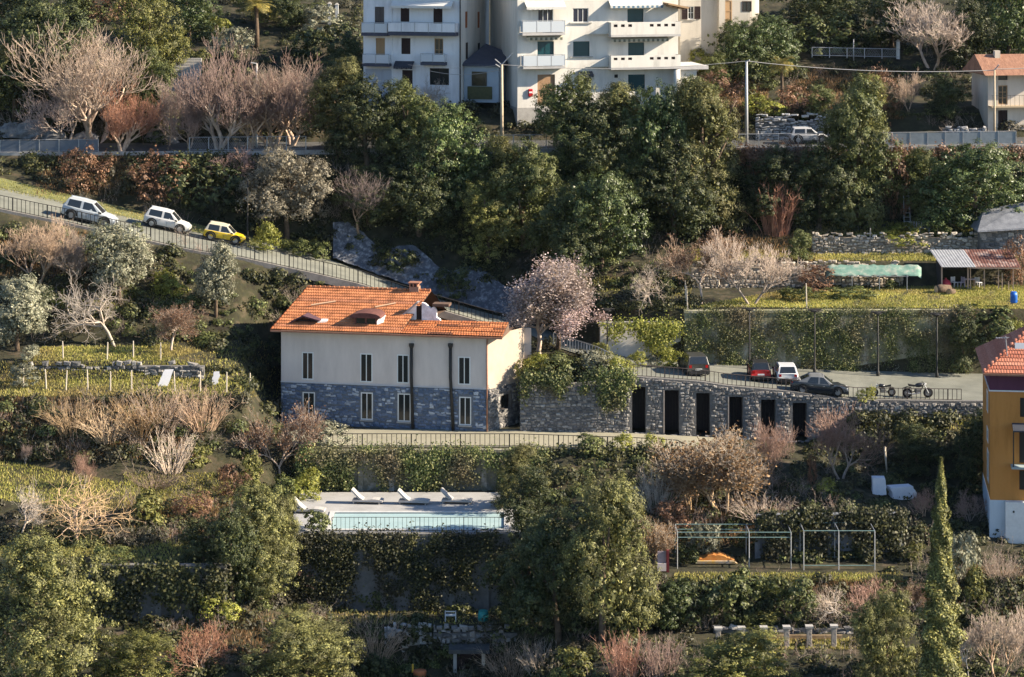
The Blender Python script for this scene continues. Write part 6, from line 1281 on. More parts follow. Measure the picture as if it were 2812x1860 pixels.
white_thing('plastic_sheet', 'white plastic sheet propped up in the shade by the stones', 'sheet', 448, 1060, .75, 1.2, .12, .45, m_ws); white_thing('plastic_sheet', 'narrow white panel standing in the house shadow', 'sheet', 588, 1056, .5, .95, .1, .25, m_ws)
white_thing('bulk_bag', 'tall white sack standing in the shade above the garden frames', 'sack', 2413, 1356, 1.0, 1.2, .8, .05, m_ws); white_thing('bulk_bag', 'broad white covered heap in the shade beside the tall sack', 'sack', 2480, 1368, 1.9, .9, .9, -.15, m_ws)
white_thing('plastic_sheet', 'pale blue sheet on the ground below the red bare shrub', 'sheet', 905, 1668, 1.6, .6, .2, .5, mat('blue_sheet', (.16, .22, .28), rough=.8))
p = gp(2437, 1306); o = thing('leaning_pole', 'pale pole leaning in the shade above the white sacks', 'pole', p); MB().tube([(0, 0, -.2), (-.12, 0, 1.1), (-.2, 0, 2.1)], [.05, .07, .1], 7).build('pole_shaft', m_postw, o, True)
# garden frames on the vegetable terrace
def frame(label, xs, yt, yb, rails):
    o = thing('plant_support', label, 'frame', gp(xs[0], yb)); o0 = o.location; P = []
    for x in xs:
        q = gp(x, yb) - o0; h = (yb - yt) * (gp(x, yb).y + CAMD) / FPX; P.append((q, h)); MB().tube([q + Vector((0, 0, -.1)), q + Vector((0, 0, h))], .04, 6).build('post', m_gal, o)
        b = q + Vector((0, 2.2, 0)); MB().tube([b, b + Vector((0, 0, h))], .035, 6).build('back_post', m_gal, o); MB().tube([q + Vector((0, 0, h)), b + Vector((0, 0, h))], .03, 5).build('cross_rail', m_gal, o)
    for z in rails:
        MB().tube([q + Vector((0, 0, h * z)) for q, h in P], .03, 5).build('rail', mat('green_rail', (.12, .2, .2), (.2, .3, .29), scale=5), o)
        MB().tube([q + Vector((0, 2.2, h * z)) for q, h in P], .03, 5).build('back_rail', mat('green_rail', (.12, .2, .2)), o)
frame('low metal garden frame with green rails over the orange heap', (1860, 2057, 2172), 1462, 1562, (1.0, .86)); frame('second metal garden frame of two bays beside the dark wall', (2207, 2303, 2402), 1458, 1566, (1.0, .12))
def heap(label, px, py, w, h, m, m2):
    o = thing('covered_heap', label, 'heap', gp(px, py)); n = 14; mb = MB(); rng = random.Random(2); pr_ = [(-w / 2, 0)] + [(-w / 2 + w * i / n, h * math.sin(math.pi * (.08 + .84 * i / n)) * rng.uniform(.8, 1.05)) for i in range(n + 1)] + [(w / 2, 0)]
    mb.prism(pr_, -.5, .5); mb.build('cover', m, o); MB().prism([(-w * .55, 0), (-w * .5, h * .3), (w * .45, h * .28), (w * .55, 0)], -.8, -.52).build('lower_cover', m2, o)
heap('orange tarpaulin heap inside the garden frame', 1965, 1540, 2.6, .55, mat('orange_tarp', (.5, .17, .04), (.6, .28, .08), scale=2), mat('ochre_tarp', (.45, .27, .05), (.3, .3, .3), scale=3))
o = thing('bee_box', 'white panel against a dark red post at the terrace corner', 'box', gp(1822, 1572)); MB().box(-.42, .18, -.1, .25, .1, .62).build('panel', mat('pinkish_white', (.66, .56, .54), rough=.7), o); MB().box(.2, .38, -.08, .2, -.2, 1.5).build('red_post', mat('dark_red_post', (.16, .03, .035), rough=.8), o); MB().box(-.4, .19, .1, .14, .63, 1.4).build('back_board', mat('pinkish_board', (.4, .3, .3), (.5, .4, .4), scale=4), o)
def pillar(px, py, h, lab):
    o = thing('pergola_pillar', lab, 'pillar', gp(px, py), 0, 'pergola pillars'); MB().box(-.16, .16, -.16, .16, -.5, h).build('shaft', m_stonepill, o, bevel=.02); MB().box(-.25, .25, -.25, .25, h + .002, h + .14).build('capital', m_conc, o)
m_stonepill = mat('pillar_stone', (.26, .23, .2), (.44, .4, .35), scale=3, bump=.5, bscale=8)
for i, (px, yt) in enumerate(((1972, 1728), (2036, 1726), (2097, 1730), (2160, 1732), (2222, 1734), (2290, 1738))): pillar(px, 1778, 1.15 + .03 * i, f'stone pergola pillar with flat cap, {sp[i]} from the reddish osiers')
o = thing('pergola_beam', 'long timber rail lying across the pergola pillars', 'beam', gp(2160, 1765)); MB().box(-1.6, 3.6, -.08, .05, .35, .5).build('beam', BARK['golden'], o); MB().box(-1.6, 3.6, .4, .5, .1, .22).build('lower_beam', BARK['golden'], o)
# low corner things at the bottom
o = thing('garden_chair', 'white metal chair on the dark terrace below the pool', 'chair', gp(1237, 1708))
for x in (-.35, .35): MB().box(x - .03, x + .03, -.03, .03, 0, .75).build('leg', m_white, o); MB().box(x - .03, x + .03, .35, .41, 0, .45).build('rear_leg', m_white, o)
MB().box(-.36, .36, -.02, .4, .38, .43).build('seat', m_white, o); MB().box(-.36, .36, -.03, .03, .66, .72).build('back_rail', m_white, o)
o = thing('rain_barrel', 'teal barrel standing on the dark terrace near the chair', 'barrel', gp(1327, 1708)); MB().lathe([(.3, 0), (.36, .2), (.36, .5), (.3, .72)], 12).build('barrel_body', paint('teal_plastic', (.02, .25, .24), .5), o, True); MB().lathe([(.31, .70), (.31, .76)], 12).build('lid', paint('teal_plastic', (.02, .25, .24)), o)
def doorway():
    F = Facade(1245, 173.0, 1332, 173.0, 0); zb = F.uv(1290, 1880)[1]; F.P0.z = zb; F.zb = zb; h = F.uv(1290, 1790)[1]; o = thing('cellar_entrance', 'dark cellar doorway with two pale posts under a mossy roof', 'doorway', F.P0); w = F.w
    for a in (0, w - .22): MB().box(a, a + .22, -.2, .1, 0, h).build('door_post', m_postw if a else m_conc, o)
    MB().box(-.3, w + .3, -.5, 1, h + .002, h + .25).build('canopy', mat('mossy_roof', (.05, .05, .055), (.1, .1, .09), scale=3), o); MB().box(.23, w - .23, .3, .35, 0, h).build('door', m_shut, o)
doorway()
o = thing('clay_pot', 'orange terracotta chimney pot at the lower picture edge', 'pot', W(1152, 1866, 172)); MB().lathe([(.36, -.6), (.36, .2), (.42, .28), (.46, .55), (.44, .58)], 12).build('pot_body', mat('terracotta', (.45, .13, .05), (.55, .2, .08), scale=4), o, True); MB().box(-.5, -.38, -.06, .06, .4, 1.0).build('handle', mat('yellow_plastic', (.6, .36, .05)), o)
# concrete steps and wall pieces at the top
def stairs():
    o = thing('stone_steps', 'shaded concrete steps climbing between the bare trees', 'steps', W(502, 255, 242)); 
    for k in range(12): MB().box(-1.2, 1.2, .38 * k, .38 * k + .42, -1.0, .24 * (k + 1)).build('step', m_conc, o)
    for x in (-1.3, 1.25): MB().box(x - .05, x + .05, -.1, .1, 0, 1.2).build('newel_post', m_postw, o)
stairs()
def dark_hut():
    F = Facade(1735, 219.3, 2050, 219.5, 0); zb = gp(1850, 800).z; F.P0.z = zb; F.zb = zb; h = F.uv(1880, 742)[1] + .3; o = thing('overgrown_hut', 'low dark hut with sagging pale roof edge behind the leafless garden trees', 'shed', F.P0); w = F.w; m_in = MATS['dark_shed_boards']
    n = 22
    for k in range(n): MB().box(w * k / n + .01, w * (k + 1) / n - .01, 1.2, 1.26, 0, h - .1).build('board', m_in, o)
    for k in range(5): MB().box(.1 + (w - .3) * k / 4, .22 + (w - .3) * k / 4, 0, .12, -.2, h - .05).build('post', BARK['brown'], o)
    for k in range(6): MB().hexa([(w * k / 6, -.4, h - .04 * (k % 3)), (w * (k + 1) / 6 - .03, -.4, h - .04 * (k % 3)), (w * (k + 1) / 6 - .03, 2, h + .25), (w * k / 6, 2, h + .25)], [(w * k / 6, -.4, h + .08 - .04 * (k % 3)), (w * (k + 1) / 6 - .03, -.4, h + .08 - .04 * (k % 3)), (w * (k + 1) / 6 - .03, 2, h + .34), (w * k / 6, 2, h + .34)]).build('roof_sheet', mat('hut_roof', (.22, .17, .14), (.4, .33, .29), scale=1.5), o)
    return o
dark_hut()
def ladder():
    o = thing('ladder', 'thin wooden ladder leaning by the pale rock slope', 'ladder', gp(2492, 628)); h = 3.0
    for x in (-.28, .28): MB().tube([(x, 0, 0), (x * .8, .8, h)], .035, 5).build('rail', m_gal, o)
    for k in range(8): t = (k + .7) / 8.5; MB().tube([(-.28, .8 * t, h * t), (.28, .8 * t, h * t)], .025, 4).build('rung', m_gal, o)
ladder()
def rock_slope():
    rng = np.random.default_rng(3); n, m2 = 60, 14; P = []
    for i in range(n + 1):
        for j in range(m2 + 1):
            px = 915 + (1420 - 915) * i / n; lo = float(lev_at(12, px)[0]) - 6; hi = lo - 95 - 18 * math.sin(i * .3); py = lo + (hi - lo) * j / m2; p = gps(px, py); k = math.sin(i * 1.3 + j) * math.sin(j * 1.7 - i * .6)
            p = p + np.array([0, -.5, .35]) * (.2 + .25 * abs(k) + rng.uniform(0, .35)); P.append(p)
    f = [(i * (m2 + 1) + j, (i + 1) * (m2 + 1) + j, (i + 1) * (m2 + 1) + j + 1, i * (m2 + 1) + j + 1) for i in range(n) for j in range(m2)]
    tag(put('rock_slope', array_mesh('rock_slope', np.array(P), f, mat('blue_grey_rock', (.09, .095, .11), (.33, .335, .35), scale=2.6, bump=1.0, bscale=4, rough=1, c3=(.11, .115, .13)))), 'blue-grey rocky slope above the lower end of the ramp', 'rock')
rock_slope()
def white_bench():
    o = thing('garden_bench', 'grey slatted bench on the highest garden terrace', 'bench', gp(2525, 640)); 
    for x in (-.8, 0, .8): MB().box(x - .04, x + .04, -.2, .2, 0, .42).build('leg', m_conc, o)
    for k in range(3): MB().box(-.95, .95, -.22 + .15 * k, -.1 + .15 * k, .421, .46).build('seat_slat', m_conc, o)
    for k in range(9): MB().box(-.9 + .21 * k, -.8 + .21 * k, .2, .24, .40, .95).build('back_slat', m_conc, o)
white_bench()
def stone_hut():
    F = Facade(2692, 221.0, 2850, 221.0, 0); zb = gp(2760, 690).z - .3; F.P0.z = zb; F.zb = zb; h = F.uv(2760, 628)[1]; o = thing('stone_hut', 'low dark stone hut with sloping grey roof at the picture edge', 'hut', F.P0); w = F.w; rng = random.Random(44)
    MB().box(0, w, 0, 3, -.3, h).build('wall', m_mort, o); stones(o, courses(0, w, 0, h, lambda *q: rng.random() > .05, rng, (.18, .34), (.3, .7)), m_stone, .12, rng, most=60)
    MB().hexa([(-.3, -.5, h - .25), (w, -.5, h + .05), (w, 3.3, h + .05), (-.3, 3.3, h - .25)], [(-.3, -.45, h - .12), (w, -.45, h + .2), (w, 3.3, h + 1.9), (.9, 3.3, h + 1.2)]).build('roof', mat('grey_slate_roof', (.13, .14, .16), (.24, .25, .27), scale=1.5, bump=.5), o)
stone_hut()
for px, py, h, lab in ((905, 66, 2.0, 'white gatepost above the dark bushes, the slimmer of two'), (925, 66, 1.9, 'white gatepost nearest the bluish apartment block'), (2466, 160, 1.6, 'white gatepost at the end of the thin wire fence')):
    o = thing('gatepost', lab, 'gatepost', gp(px, py)); MB().box(-.16, .16, -.16, .16, -.4, h).build('shaft', m_white, o); MB().hexa([(-.22, -.22, h + .002), (.22, -.22, h + .002), (.22, .22, h + .002), (-.22, .22, h + .002)], [(-.06, -.06, h + .2), (.06, -.06, h + .2), (.06, .06, h + .2), (-.06, .06, h + .2)]).build('cap', m_conc, o)
o = thing('concrete_tower', 'pale concrete tower wall among the dark trees at the top', 'wall', gp(2441, 118)); MB().box(-.7, .7, 0, .8, -.5, 3.0).build('shaft', m_conc, o); MB().box(-.78, .78, -.08, .88, 3.002, 3.15).build('coping', m_conc, o)
m_rock = mat('grey_rock', (.10, .10, .105), (.30, .29, .28), scale=1.6, bump=.9, bscale=4, rough=1)
def rock(px, py, sx, sy, sz, lab, seed):
    rng = random.Random(seed); mb = MB(); n, m2 = 12, 7; pr_ = []
    for i in range(m2 + 1):
        t = math.pi * .5 * i / m2
        for j in range(n): a = 6.283 * j / n; r = math.cos(t) * rng.uniform(.78, 1.12); mb.v.append((r * math.cos(a) * sx, r * math.sin(a) * sy, (math.sin(t) * rng.uniform(.85, 1.1)) * sz - .15))
    for i in range(m2):
        for j in range(n): q = i * n + j; e = i * n + (j + 1) % n; mb.f.append((q, e, e + n, q + n))
    mb.f.append(tuple(range(m2 * n, m2 * n + n)))
    tag(mb.build('boulder', m_rock, None, loc=gp(px, py)), lab, 'rock', 'boulders by the upper road')
for k, (px, py, sx, sy, sz, lab) in enumerate(((30, 372, 1.5, .9, 1.3, 'shaded boulder at the picture edge behind the dark netted fence'), (85, 374, 1.8, 1, 1.6, 'largest shaded boulder behind the dark netted fence'), (150, 378, 1.2, .9, 1.0, 'low shaded boulder next to the largest one'), (235, 384, 1.4, .9, .9, 'shaded boulder at the end of the dark netted fence'), (430, 384, 1.1, .8, 1.3, 'sunlit pale boulder beside the slim bare sapling'), (470, 390, .8, .7, .7, 'small sunlit boulder at the slim sapling foot'), (820, 292, 1.0, .8, 1.2, 'bluish boulder in front of the dark clipped bush'))): rock(px, py, sx, sy, sz, lab, k)
# ------------------------------------------------------------------ trees and shrubs, each one placed by its foot
T = 'tree'; S_ = 'shrub'
PL = [
 ('shrub', 'dark bush growing on the middle of the rocky slope', S_, 'shrub_dark', 1090, 745, 60, 90), ('shrub', 'green bush at the foot of the rocky slope behind the roof', S_, 'shrub', 1250, 815, 70, 100), ('evergreen_tree', 'evergreen hiding the annex foot of the warm white block', T, 'ever1', 1900, 420, 200, 150), ('evergreen_tree', 'evergreen below the villa wing', T, 'ever3', 2030, 215, 150, 130),
 ('evergreen_tree', 'dark evergreen mass beside the orange house wall', T, 'dark1', 2690, 1335, 200, 150), ('evergreen_tree', 'added dark tree mostly hidden behind the orange house, shading the bank', T, 'dark2', 2770, 1330, 240, 170), ('evergreen_tree', 'added black-green tree standing in for the dark side of the pointed conifer', T, 'dark1', 640, 1660, 250, 140), ('evergreen_tree', 'added dark tree shading the hollow below the sloping lawn', T, 'dark2', 560, 1560, 130, 150), ('evergreen_tree', 'low dark tree under the stone wall end beside the leaning pole', T, 'dark2', 2520, 1300, 120, 170),  # tree behind the orange house and two by the hollow added to cast shade
 ('evergreen_tree', 'olive green tree at the top edge between steps and palm', T, 'ever3', 520, 110, 150, 150), ('shrub', 'golden bush beside the top of the concrete steps', S_, 'shrub_gold', 545, 215, 70, 80), ('shrub', 'grey brush between the palm and the concrete steps', S_, 'shrub_olive', 640, 160, 80, 120), ('evergreen_tree', 'dark tree right of the palm at the top edge', T, 'dark2', 800, 80, 130, 130), ('evergreen_tree', 'dark green tree touching the bluish block wall', T, 'dark1', 950, 260, 150, 110), ('shrub', 'dark bush below the reddish-violet bare tree', S_, 'shrub_dark', 900, 330, 100, 130), ('shrub', 'dark bush behind the tall pinkish bare tree', S_, 'shrub_dark', 640, 300, 110, 150), ('shrub', 'dark bush behind the huge tan bare tree', S_, 'dark2', 190, 300, 140, 170), ('shrub', 'dark bush under the ivy-clad tree', S_, 'shrub_dark', 420, 395, 70, 110), ('shrub', 'brown bush at the very top above the ivy-clad tree', S_, 'shrub_rust', 300, 60, 90, 160), ('evergreen_tree', 'evergreen at the top edge left of the ivy-clad tree', T, 'ever1', 230, 60, 150, 150),
 ('bare_tree', 'second broad bare tree between the pinkish and reddish-violet ones', T, 'bare1', 745, 405, 255, 210), ('bare_tree', 'grey-tan bare tree leaning behind the rocks', T, 'bare3', 180, 400, 215, 190), ('bare_tree', 'low spreading bare tree at the slim sapling foot', T, 'bare3', 520, 410, 150, 140), ('dry_creeper', 'dry creeper sprawling over the roof corner of the house', S_, 'brush_pale', 790, 905, 62, 120), ('dry_creeper', 'feathery dry plume above the roof ridge end', S_, 'brush', 828, 838, 58, 80),
 ('shrub', 'dense hedge bush below the wire fence on the slope', S_, 'shrub', 2080, 240, 80, 120), ('shrub', 'bush between the palm and the tall evergreen', S_, 'ever1', 2250, 330, 90, 90), ('evergreen_tree', 'small dark tree in the shaded hollow left of the beige house', T, 'dark2', 2600, 320, 110, 120), ('shrub', 'bush beside the annex of the warm white block', S_, 'ever1', 1960, 250, 100, 100), ('shrub', 'light bush under the villa buttress', S_, 'shrub_lime', 1935, 205, 60, 90),
 # upper left
 ('evergreen_tree', 'dark evergreen crown at the top corner above the shaded rocks', T, 'dark1', 130, 330, 330, 260), ('evergreen_tree', 'sunlit green laurel beside the big bare tree at the picture edge', T, 'ever2', 40, 320, 235, 170),
 ('evergreen_tree', 'dark fir-like tree on the high slope behind the laurel', T, 'dark2', 20, 140, 200, 240), ('bare_tree', 'huge tan bare tree with spreading pale limbs above the upper road', T, 'bare1', 270, 395, 350, 400),
 ('ivy_clad_tree', 'yellowish ivy-clad tree rising behind the huge tan bare tree', T, 'gold1', 400, 260, 300, 190), ('evergreen_tree', 'green climbing evergreen between the bare tree and the steps', T, 'ever1', 425, 360, 220, 120),
 ('bare_tree', 'bare tree with red tips leaning over the rocks of the upper road', T, 'bare2', 335, 418, 215, 190), ('bare_sapling', 'slim bare sapling beside the concrete steps', T, 'bare3', 462, 400, 200, 90),
 ('bare_tree', 'tall pinkish bare tree in front of the yellow shrub and palm', T, 'bare2', 600, 412, 345, 230), ('bare_tree', 'broad bare tree with crossing branches beside the pale lamp pole', T, 'bare3', 690, 408, 240, 230),
 ('bare_tree', 'wide reddish-violet bare tree in front of the dark hedge', T, 'bare2', 800, 400, 275, 270), ('yellow_shrub', 'bright yellow shrub above the pinkish bare tree', S_, 'shrub_lime', 592, 92, 48, 62), ('palm_tree', 'yellowing palm on the high slope beside the bluish apartment block', 'palm', 'palm', 705, 130, 125, 120),
 ('evergreen_tree', 'yellow-green bushy tree above the palm at the top edge', T, 'gold1', 720, 60, 150, 140), ('shrub', 'round dark shrub in front of the white gateposts', S_, 'shrub_dark', 830, 160, 70, 110), ('shrub', 'dark clipped bush at the corner of the bluish apartment block', S_, 'shrub_dark', 920, 165, 90, 120), ('shrub', 'greyish brush on the slope above the dark bushes', S_, 'shrub_olive', 880, 90, 70, 130),
 # evergreen belt below the apartment blocks
 ('evergreen_tree', 'pointed evergreen in front of the garage of the bluish block', T, 'ever2', 930, 425, 260, 150), ('evergreen_tree', 'dark round evergreen right below the bluish block door', T, 'dark1', 1010, 470, 250, 190), ('evergreen_tree', 'leafy green evergreen below the shop window of the bluish block', T, 'ever1', 1120, 470, 240, 190),
 ('evergreen_tree', 'broad yellow-green evergreen left of the forked utility pole', T, 'ever3', 1230, 560, 260, 210), ('evergreen_tree', 'deep green evergreen hanging over the shaded bank', T, 'dark2', 1150, 640, 230, 220), ('bare_sapling', 'pale leafless sapling in front of the bluish block wall', T, 'bare4', 1215, 330, 130, 110),
 ('evergreen_tree', 'slim evergreen at the foot of the forked utility pole', T, 'ever2', 1385, 640, 260, 130), ('evergreen_tree', 'bright lit evergreen above the blossoming tree', T, 'ever1', 1440, 690, 285, 190), ('evergreen_tree', 'golden lit evergreen below the dark retaining wall', T, 'gold1', 1340, 720, 210, 170),
 ('evergreen_tree', 'tall evergreen in front of the tan door and red box', T, 'ever1', 1570, 520, 305, 190), ('evergreen_tree', 'evergreen below the white parapets of the warm block', T, 'ever2', 1690, 560, 325, 190), ('evergreen_tree', 'dark evergreen in the middle of the belt under the warm block', T, 'dark1', 1640, 620, 330, 230),
 ('evergreen_tree', 'broad evergreen below the corner column of the warm block', T, 'ever3', 1800, 600, 345, 210), ('evergreen_tree', 'large shaggy evergreen beside the grey street light pole', T, 'ever2', 1930, 630, 400, 210), ('evergreen_tree', 'dark bushy evergreen above the garden hut', T, 'dark2', 1850, 660, 250, 230),
 ('evergreen_tree', 'rounded light green evergreen above the dark garden hut', T, 'ever3', 1650, 745, 260, 220), ('evergreen_tree', 'dark evergreen directly behind the blossoming trees', T, 'dark1', 1560, 780, 250, 190), ('evergreen_tree', 'tall evergreen standing between the two fences of the upper road', T, 'ever1', 2345, 620, 390, 200), ('evergreen_tree', 'narrow golden tree leaning on the tall evergreen by the palm', T, 'gold1', 2375, 380, 165, 120),
 ('evergreen_tree', 'dark evergreen above the reddish bare shoots', T, 'dark1', 2130, 620, 210, 210), ('evergreen_tree', 'dark evergreen left of the leaning ladder poles', T, 'dark2', 2250, 630, 220, 190), ('ivy_bush', 'huge bright ivy bush hanging below the grey panel fence', S_, 'ever3', 2680, 640, 235, 270), ('ivy_bush', 'ivy-covered bush beside the rusty creeper under the panel fence', S_, 'ever1', 2540, 610, 195, 150), ('dry_creeper', 'rust brown creeper curtain under the panel fence', S_, 'shrub_rust', 2455, 600, 190, 110), ('dry_creeper', 'brown dry creeper below the pale stone wall', S_, 'shrub_rust', 2180, 500, 90, 150), ('dry_creeper', 'brown dry creeper below the grey street light pole', S_, 'shrub_rust', 2060, 480, 70, 120),
 # upper right slope
 ('shrub', 'round clipped bush beside the shuttered villa window', S_, 'shrub', 1905, 150, 85, 120), ('shrub', 'wide hedge bush in front of the villa wing', S_, 'shrub', 2010, 165, 100, 150), ('shrub', 'tall hedge bush left of the palm', S_, 'ever3', 2110, 200, 150, 150), ('shrub', 'dense hedge bush above the thin wire fence', S_, 'shrub', 2260, 145, 95, 160), ('shrub', 'hedge bush at the shaded end of the wire fence', S_, 'shrub_dark', 2370, 145, 90, 150),
 ('palm_tree', 'shaggy palm with yellow dead fronds above the stone wall', 'palm', 'palm', 2148, 300, 135, 110), ('shrub', 'low yellow-green shrub along the top of the pale stone wall', S_, 'shrub_lime', 2100, 318, 50, 120), ('shrub', 'rust brown shrub on the sunny slope right of the palm', S_, 'shrub_rust', 2200, 320, 70, 150), ('shrub', 'rust brown shrub behind the grey street light pole', S_, 'shrub_rust', 1990, 300, 90, 130), ('bare_tree', 'dense brown leafless tree at the top above the beige house', T, 'twig1', 2560, 190, 240, 300), ('evergreen_tree', 'pale green tree at the top corner above the beige house roof', T, 'ever3', 2770, 170, 250, 190), ('evergreen_tree', 'dark tree between the brown leafless tree and the beige house', T, 'dark1', 2660, 200, 200, 130), ('evergreen_tree', 'golden green tree in front of the dark trees by the beige house', T, 'gold1', 2670, 175, 105, 80), ('bare_tree', 'violet twiggy tree above the clipped hedge', T, 'twig1', 2495, 310, 125, 85), ('shrub', 'blue-green bush at the end of the clipped hedge', S_, 'shrub_olive', 2445, 300, 60, 60), ('shrub', 'pinkish brown bush beside the violet twiggy tree', S_, 'shrub_rust', 2425, 300, 95, 100), ('evergreen_tree', 'dark tree filling the gap at the top behind the villa', T, 'dark2', 2250, 70, 160, 260), ('evergreen_tree', 'very dark tree beside the concrete block at the top', T, 'dark1', 2450, 130, 200, 180),
 # around the ramp
 ('round_tree', 'round grey-brown tree beside the tall black lamp post on the ramp', T, 'grey1', 788, 655, 235, 245), ('shrub', 'yellow-green bush at the foot of the tall black lamp post', S_, 'shrub_lime', 727, 692, 72, 80), ('shrub', 'low dark green bush on the ramp edge', S_, 'shrub', 812, 700, 40, 95), ('shrub', 'rounded green bush where the ramp narrows', S_, 'shrub', 870, 712, 46, 80), ('bare_tree', 'tangled pink leafless tree on the shaded bank above the ramp', T, 'bare3', 985, 640, 190, 190), ('bare_tree', 'thin dark leafless tree hanging over the upper road wall', T, 'bare6', 650, 500, 100, 120), ('shrub', 'brown dry bush under the upper road at the picture edge', S_, 'shrub_rust', 250, 520, 100, 160), ('shrub', 'dark brown bush above the white cars', S_, 'shrub_rust', 420, 550, 110, 190), ('shrub', 'dark bush on the bank above the yellow car', S_, 'shrub_dark', 560, 590, 120, 190), ('shrub', 'dark bush on the bank left of the round grey tree', S_, 'shrub_dark', 470, 500, 70, 160), ('shrub', 'dark bush at the top of the rocky slope', S_, 'dark2', 1010, 620, 150, 180),
 # blossom trees and the planted bank beside the house
 ('blossom_tree', 'pale grey blossoming tree leaning over the house roof end', T, 'blossom2', 1482, 975, 288, 265), ('blossom_tree', 'pink blossoming tree behind the planted bank', T, 'blossom1', 1532, 962, 262, 230), ('shrub', 'tall yellow-green bush against the sunlit side wall', S_, 'shrub_lime', 1462, 1040, 58, 80), ('shrub', 'dark green bush on the bank beside the house corner', S_, 'shrub', 1446, 1068, 50, 70), ('shrub', 'wide green bush in the middle of the planted bank', S_, 'shrub', 1545, 1045, 70, 130), ('shrub', 'grey-green bush on the bank below the curved railing', S_, 'shrub_olive', 1640, 1030, 62, 90), ('shrub', 'golden bush at the end of the planted bank', S_, 'shrub_lime', 1700, 1045, 60, 70), ('shrub', 'small golden bush below the curved railing', S_, 'shrub_gold', 1650, 985, 40, 60), ('shrub', 'yellow bush in front of the ivy-hung pale wall', S_, 'shrub_lime', 1745, 1008, 38, 60), ('shrub', 'yellow-green bush left of the dark grey hatchback', S_, 'shrub_lime', 1842, 1010, 52, 75), ('shrub', 'small green bush between the two yellow ones', S_, 'shrub_olive', 1795, 1008, 30, 45), ('shrub', 'small bright bush at the motorcycles by the railing', S_, 'shrub_lime', 2380, 1102, 34, 52),
 # right hand garden
 ('twiggy_tree', 'round pinkish leafless tree full of fine twigs on the lawn edge', T, 'twig1', 2065, 838, 220, 200), ('twiggy_tree', 'leafless tree with flat crown over the dark hut', T, 'haze1', 1925, 832, 205, 190), ('bare_tree', 'pale forked leafless tree in front of the dark hut', T, 'bare4', 1790, 842, 130, 130), ('bare_shoots', 'tall red bare shoots above the round twiggy tree', S_, 'osier', 2130, 640, 130, 120), ('shrub', 'dark green bush between the twiggy tree and the sunny wall', S_, 'ever1', 2196, 718, 82, 66), ('shrub', 'small green bush against the highest rubble wall', S_, 'shrub', 2590, 668, 42, 60), ('shrub', 'yellow-green cascade of plants on the highest rubble wall', S_, 'shrub_lime', 2480, 675, 50, 130), ('shrub', 'green bush under the tarpaulin', S_, 'shrub', 2450, 795, 26, 50), ('shrub', 'pinkish dry bush below the tarpaulin corner', S_, 'shrub_rust', 2230, 800, 60, 130), ('shrub', 'green mound of weeds on the sunny lawn', S_, 'shrub', 2330, 822, 30, 120), ('shrub', 'green mound of weeds below the twiggy tree', S_, 'shrub', 2190, 825, 34, 90), ('rusty_bush', 'orange brown bush at the end of the lean-to', S_, 'shrub_rust', 2796, 780, 110, 70), ('shrub', 'dark shaded tree at the end of the ivy wall', S_, 'dark2', 2650, 1020, 165, 120), ('shrub', 'mossy green hanging bush over the shaded wall end', S_, 'shrub', 2710, 930, 80, 140), ('shrub', 'round green bush above the red roof aerial', S_, 'shrub_lime', 2800, 940, 55, 60), ('shrub', 'dark slope bush beside the dark cave at the garden edge', S_, 'shrub_dark', 2760, 680, 60, 110),
 # left hand garden
 ('bare_shrub', 'big pinkish leafless shrub below the silver white off-roader', S_, 'twig1', 95, 790, 225, 250), ('bare_shrub', 'second pinkish leafless shrub beside the silvery olive', S_, 'twig1', 205, 800, 190, 150), ('olive_tree', 'silvery olive tree with broad crown under the ramp railing', T, 'olive1', 325, 830, 205, 200), ('olive_tree', 'pale narrow olive tree below the ramp bend', T, 'olive2', 592, 870, 195, 125), ('olive_tree', 'dense grey olive tree cut off by the picture edge', T, 'olive2', 48, 965, 195, 170), ('bare_tree', 'pale fruit tree with crooked bare branches on the upper lawn', T, 'bare4', 318, 952, 215, 270), ('bare_tree', 'thicket-like leafless fruit tree beside the pale one', T, 'haze1', 470, 962, 140, 190), ('shrub', 'bright green bush in the gap behind the fruit tree', S_, 'shrub_lime', 465, 815, 60, 95), ('shrub', 'bright green low bush between the two olives', S_, 'shrub_lime', 150, 830, 36, 110), ('shrub', 'green shaded bush under the narrow olive', S_, 'shrub', 520, 850, 40, 90), ('shrub', 'silvery bush on the lower lawn by the picture edge', S_, 'shrub_olive', 65, 1060, 56, 90), ('shrub', 'pale plant heap beside the dense olive', S_, 'shrub_olive', 85, 990, 40, 60),
 ('reed_clump', 'leaning clump of brown reeds on the bank, the one nearest the lawn', 'reeds', 'reed', 200, 1190, 95, 110), ('reed_clump', 'golden reed clump in the middle of the bank', 'reeds', 'reed', 300, 1210, 90, 120), ('reed_clump', 'golden reed clump beside the white leafless shrub', 'reeds', 'reed', 385, 1190, 105, 110), ('bare_shrub', 'rust brown feathery shrub at the edge of the house shadow', S_, 'brush', 450, 1175, 115, 150), ('bare_shrub', 'rust brown brushwood beside the narrow white panel', S_, 'brush', 555, 1175, 110, 120), ('bare_shrub', 'whitish leafless shrub in the middle of the bank', S_, 'brush_pale', 468, 1290, 105, 110), ('shrub', 'yellowish weeds at the end of the bank', S_, 'shrub_gold', 545, 1290, 62, 70), ('bare_tree', 'reddish fine-twigged tree in front of the house corner', T, 'haze1', 768, 1345, 240, 205), ('shrub', 'grey-green bush at the end of the terrace railing', S_, 'shrub_olive', 900, 1225, 62, 125), ('shrub', 'yellow-green bush beside the lone sun lounger', S_, 'shrub_lime', 845, 1372, 68, 85), ('shrub', 'grey-green bush behind the lone sun lounger', S_, 'shrub', 770, 1375, 60, 90), ('shrub', 'yellow trailing plant below the reddish tree', S_, 'shrub_gold', 690, 1330, 80, 60),
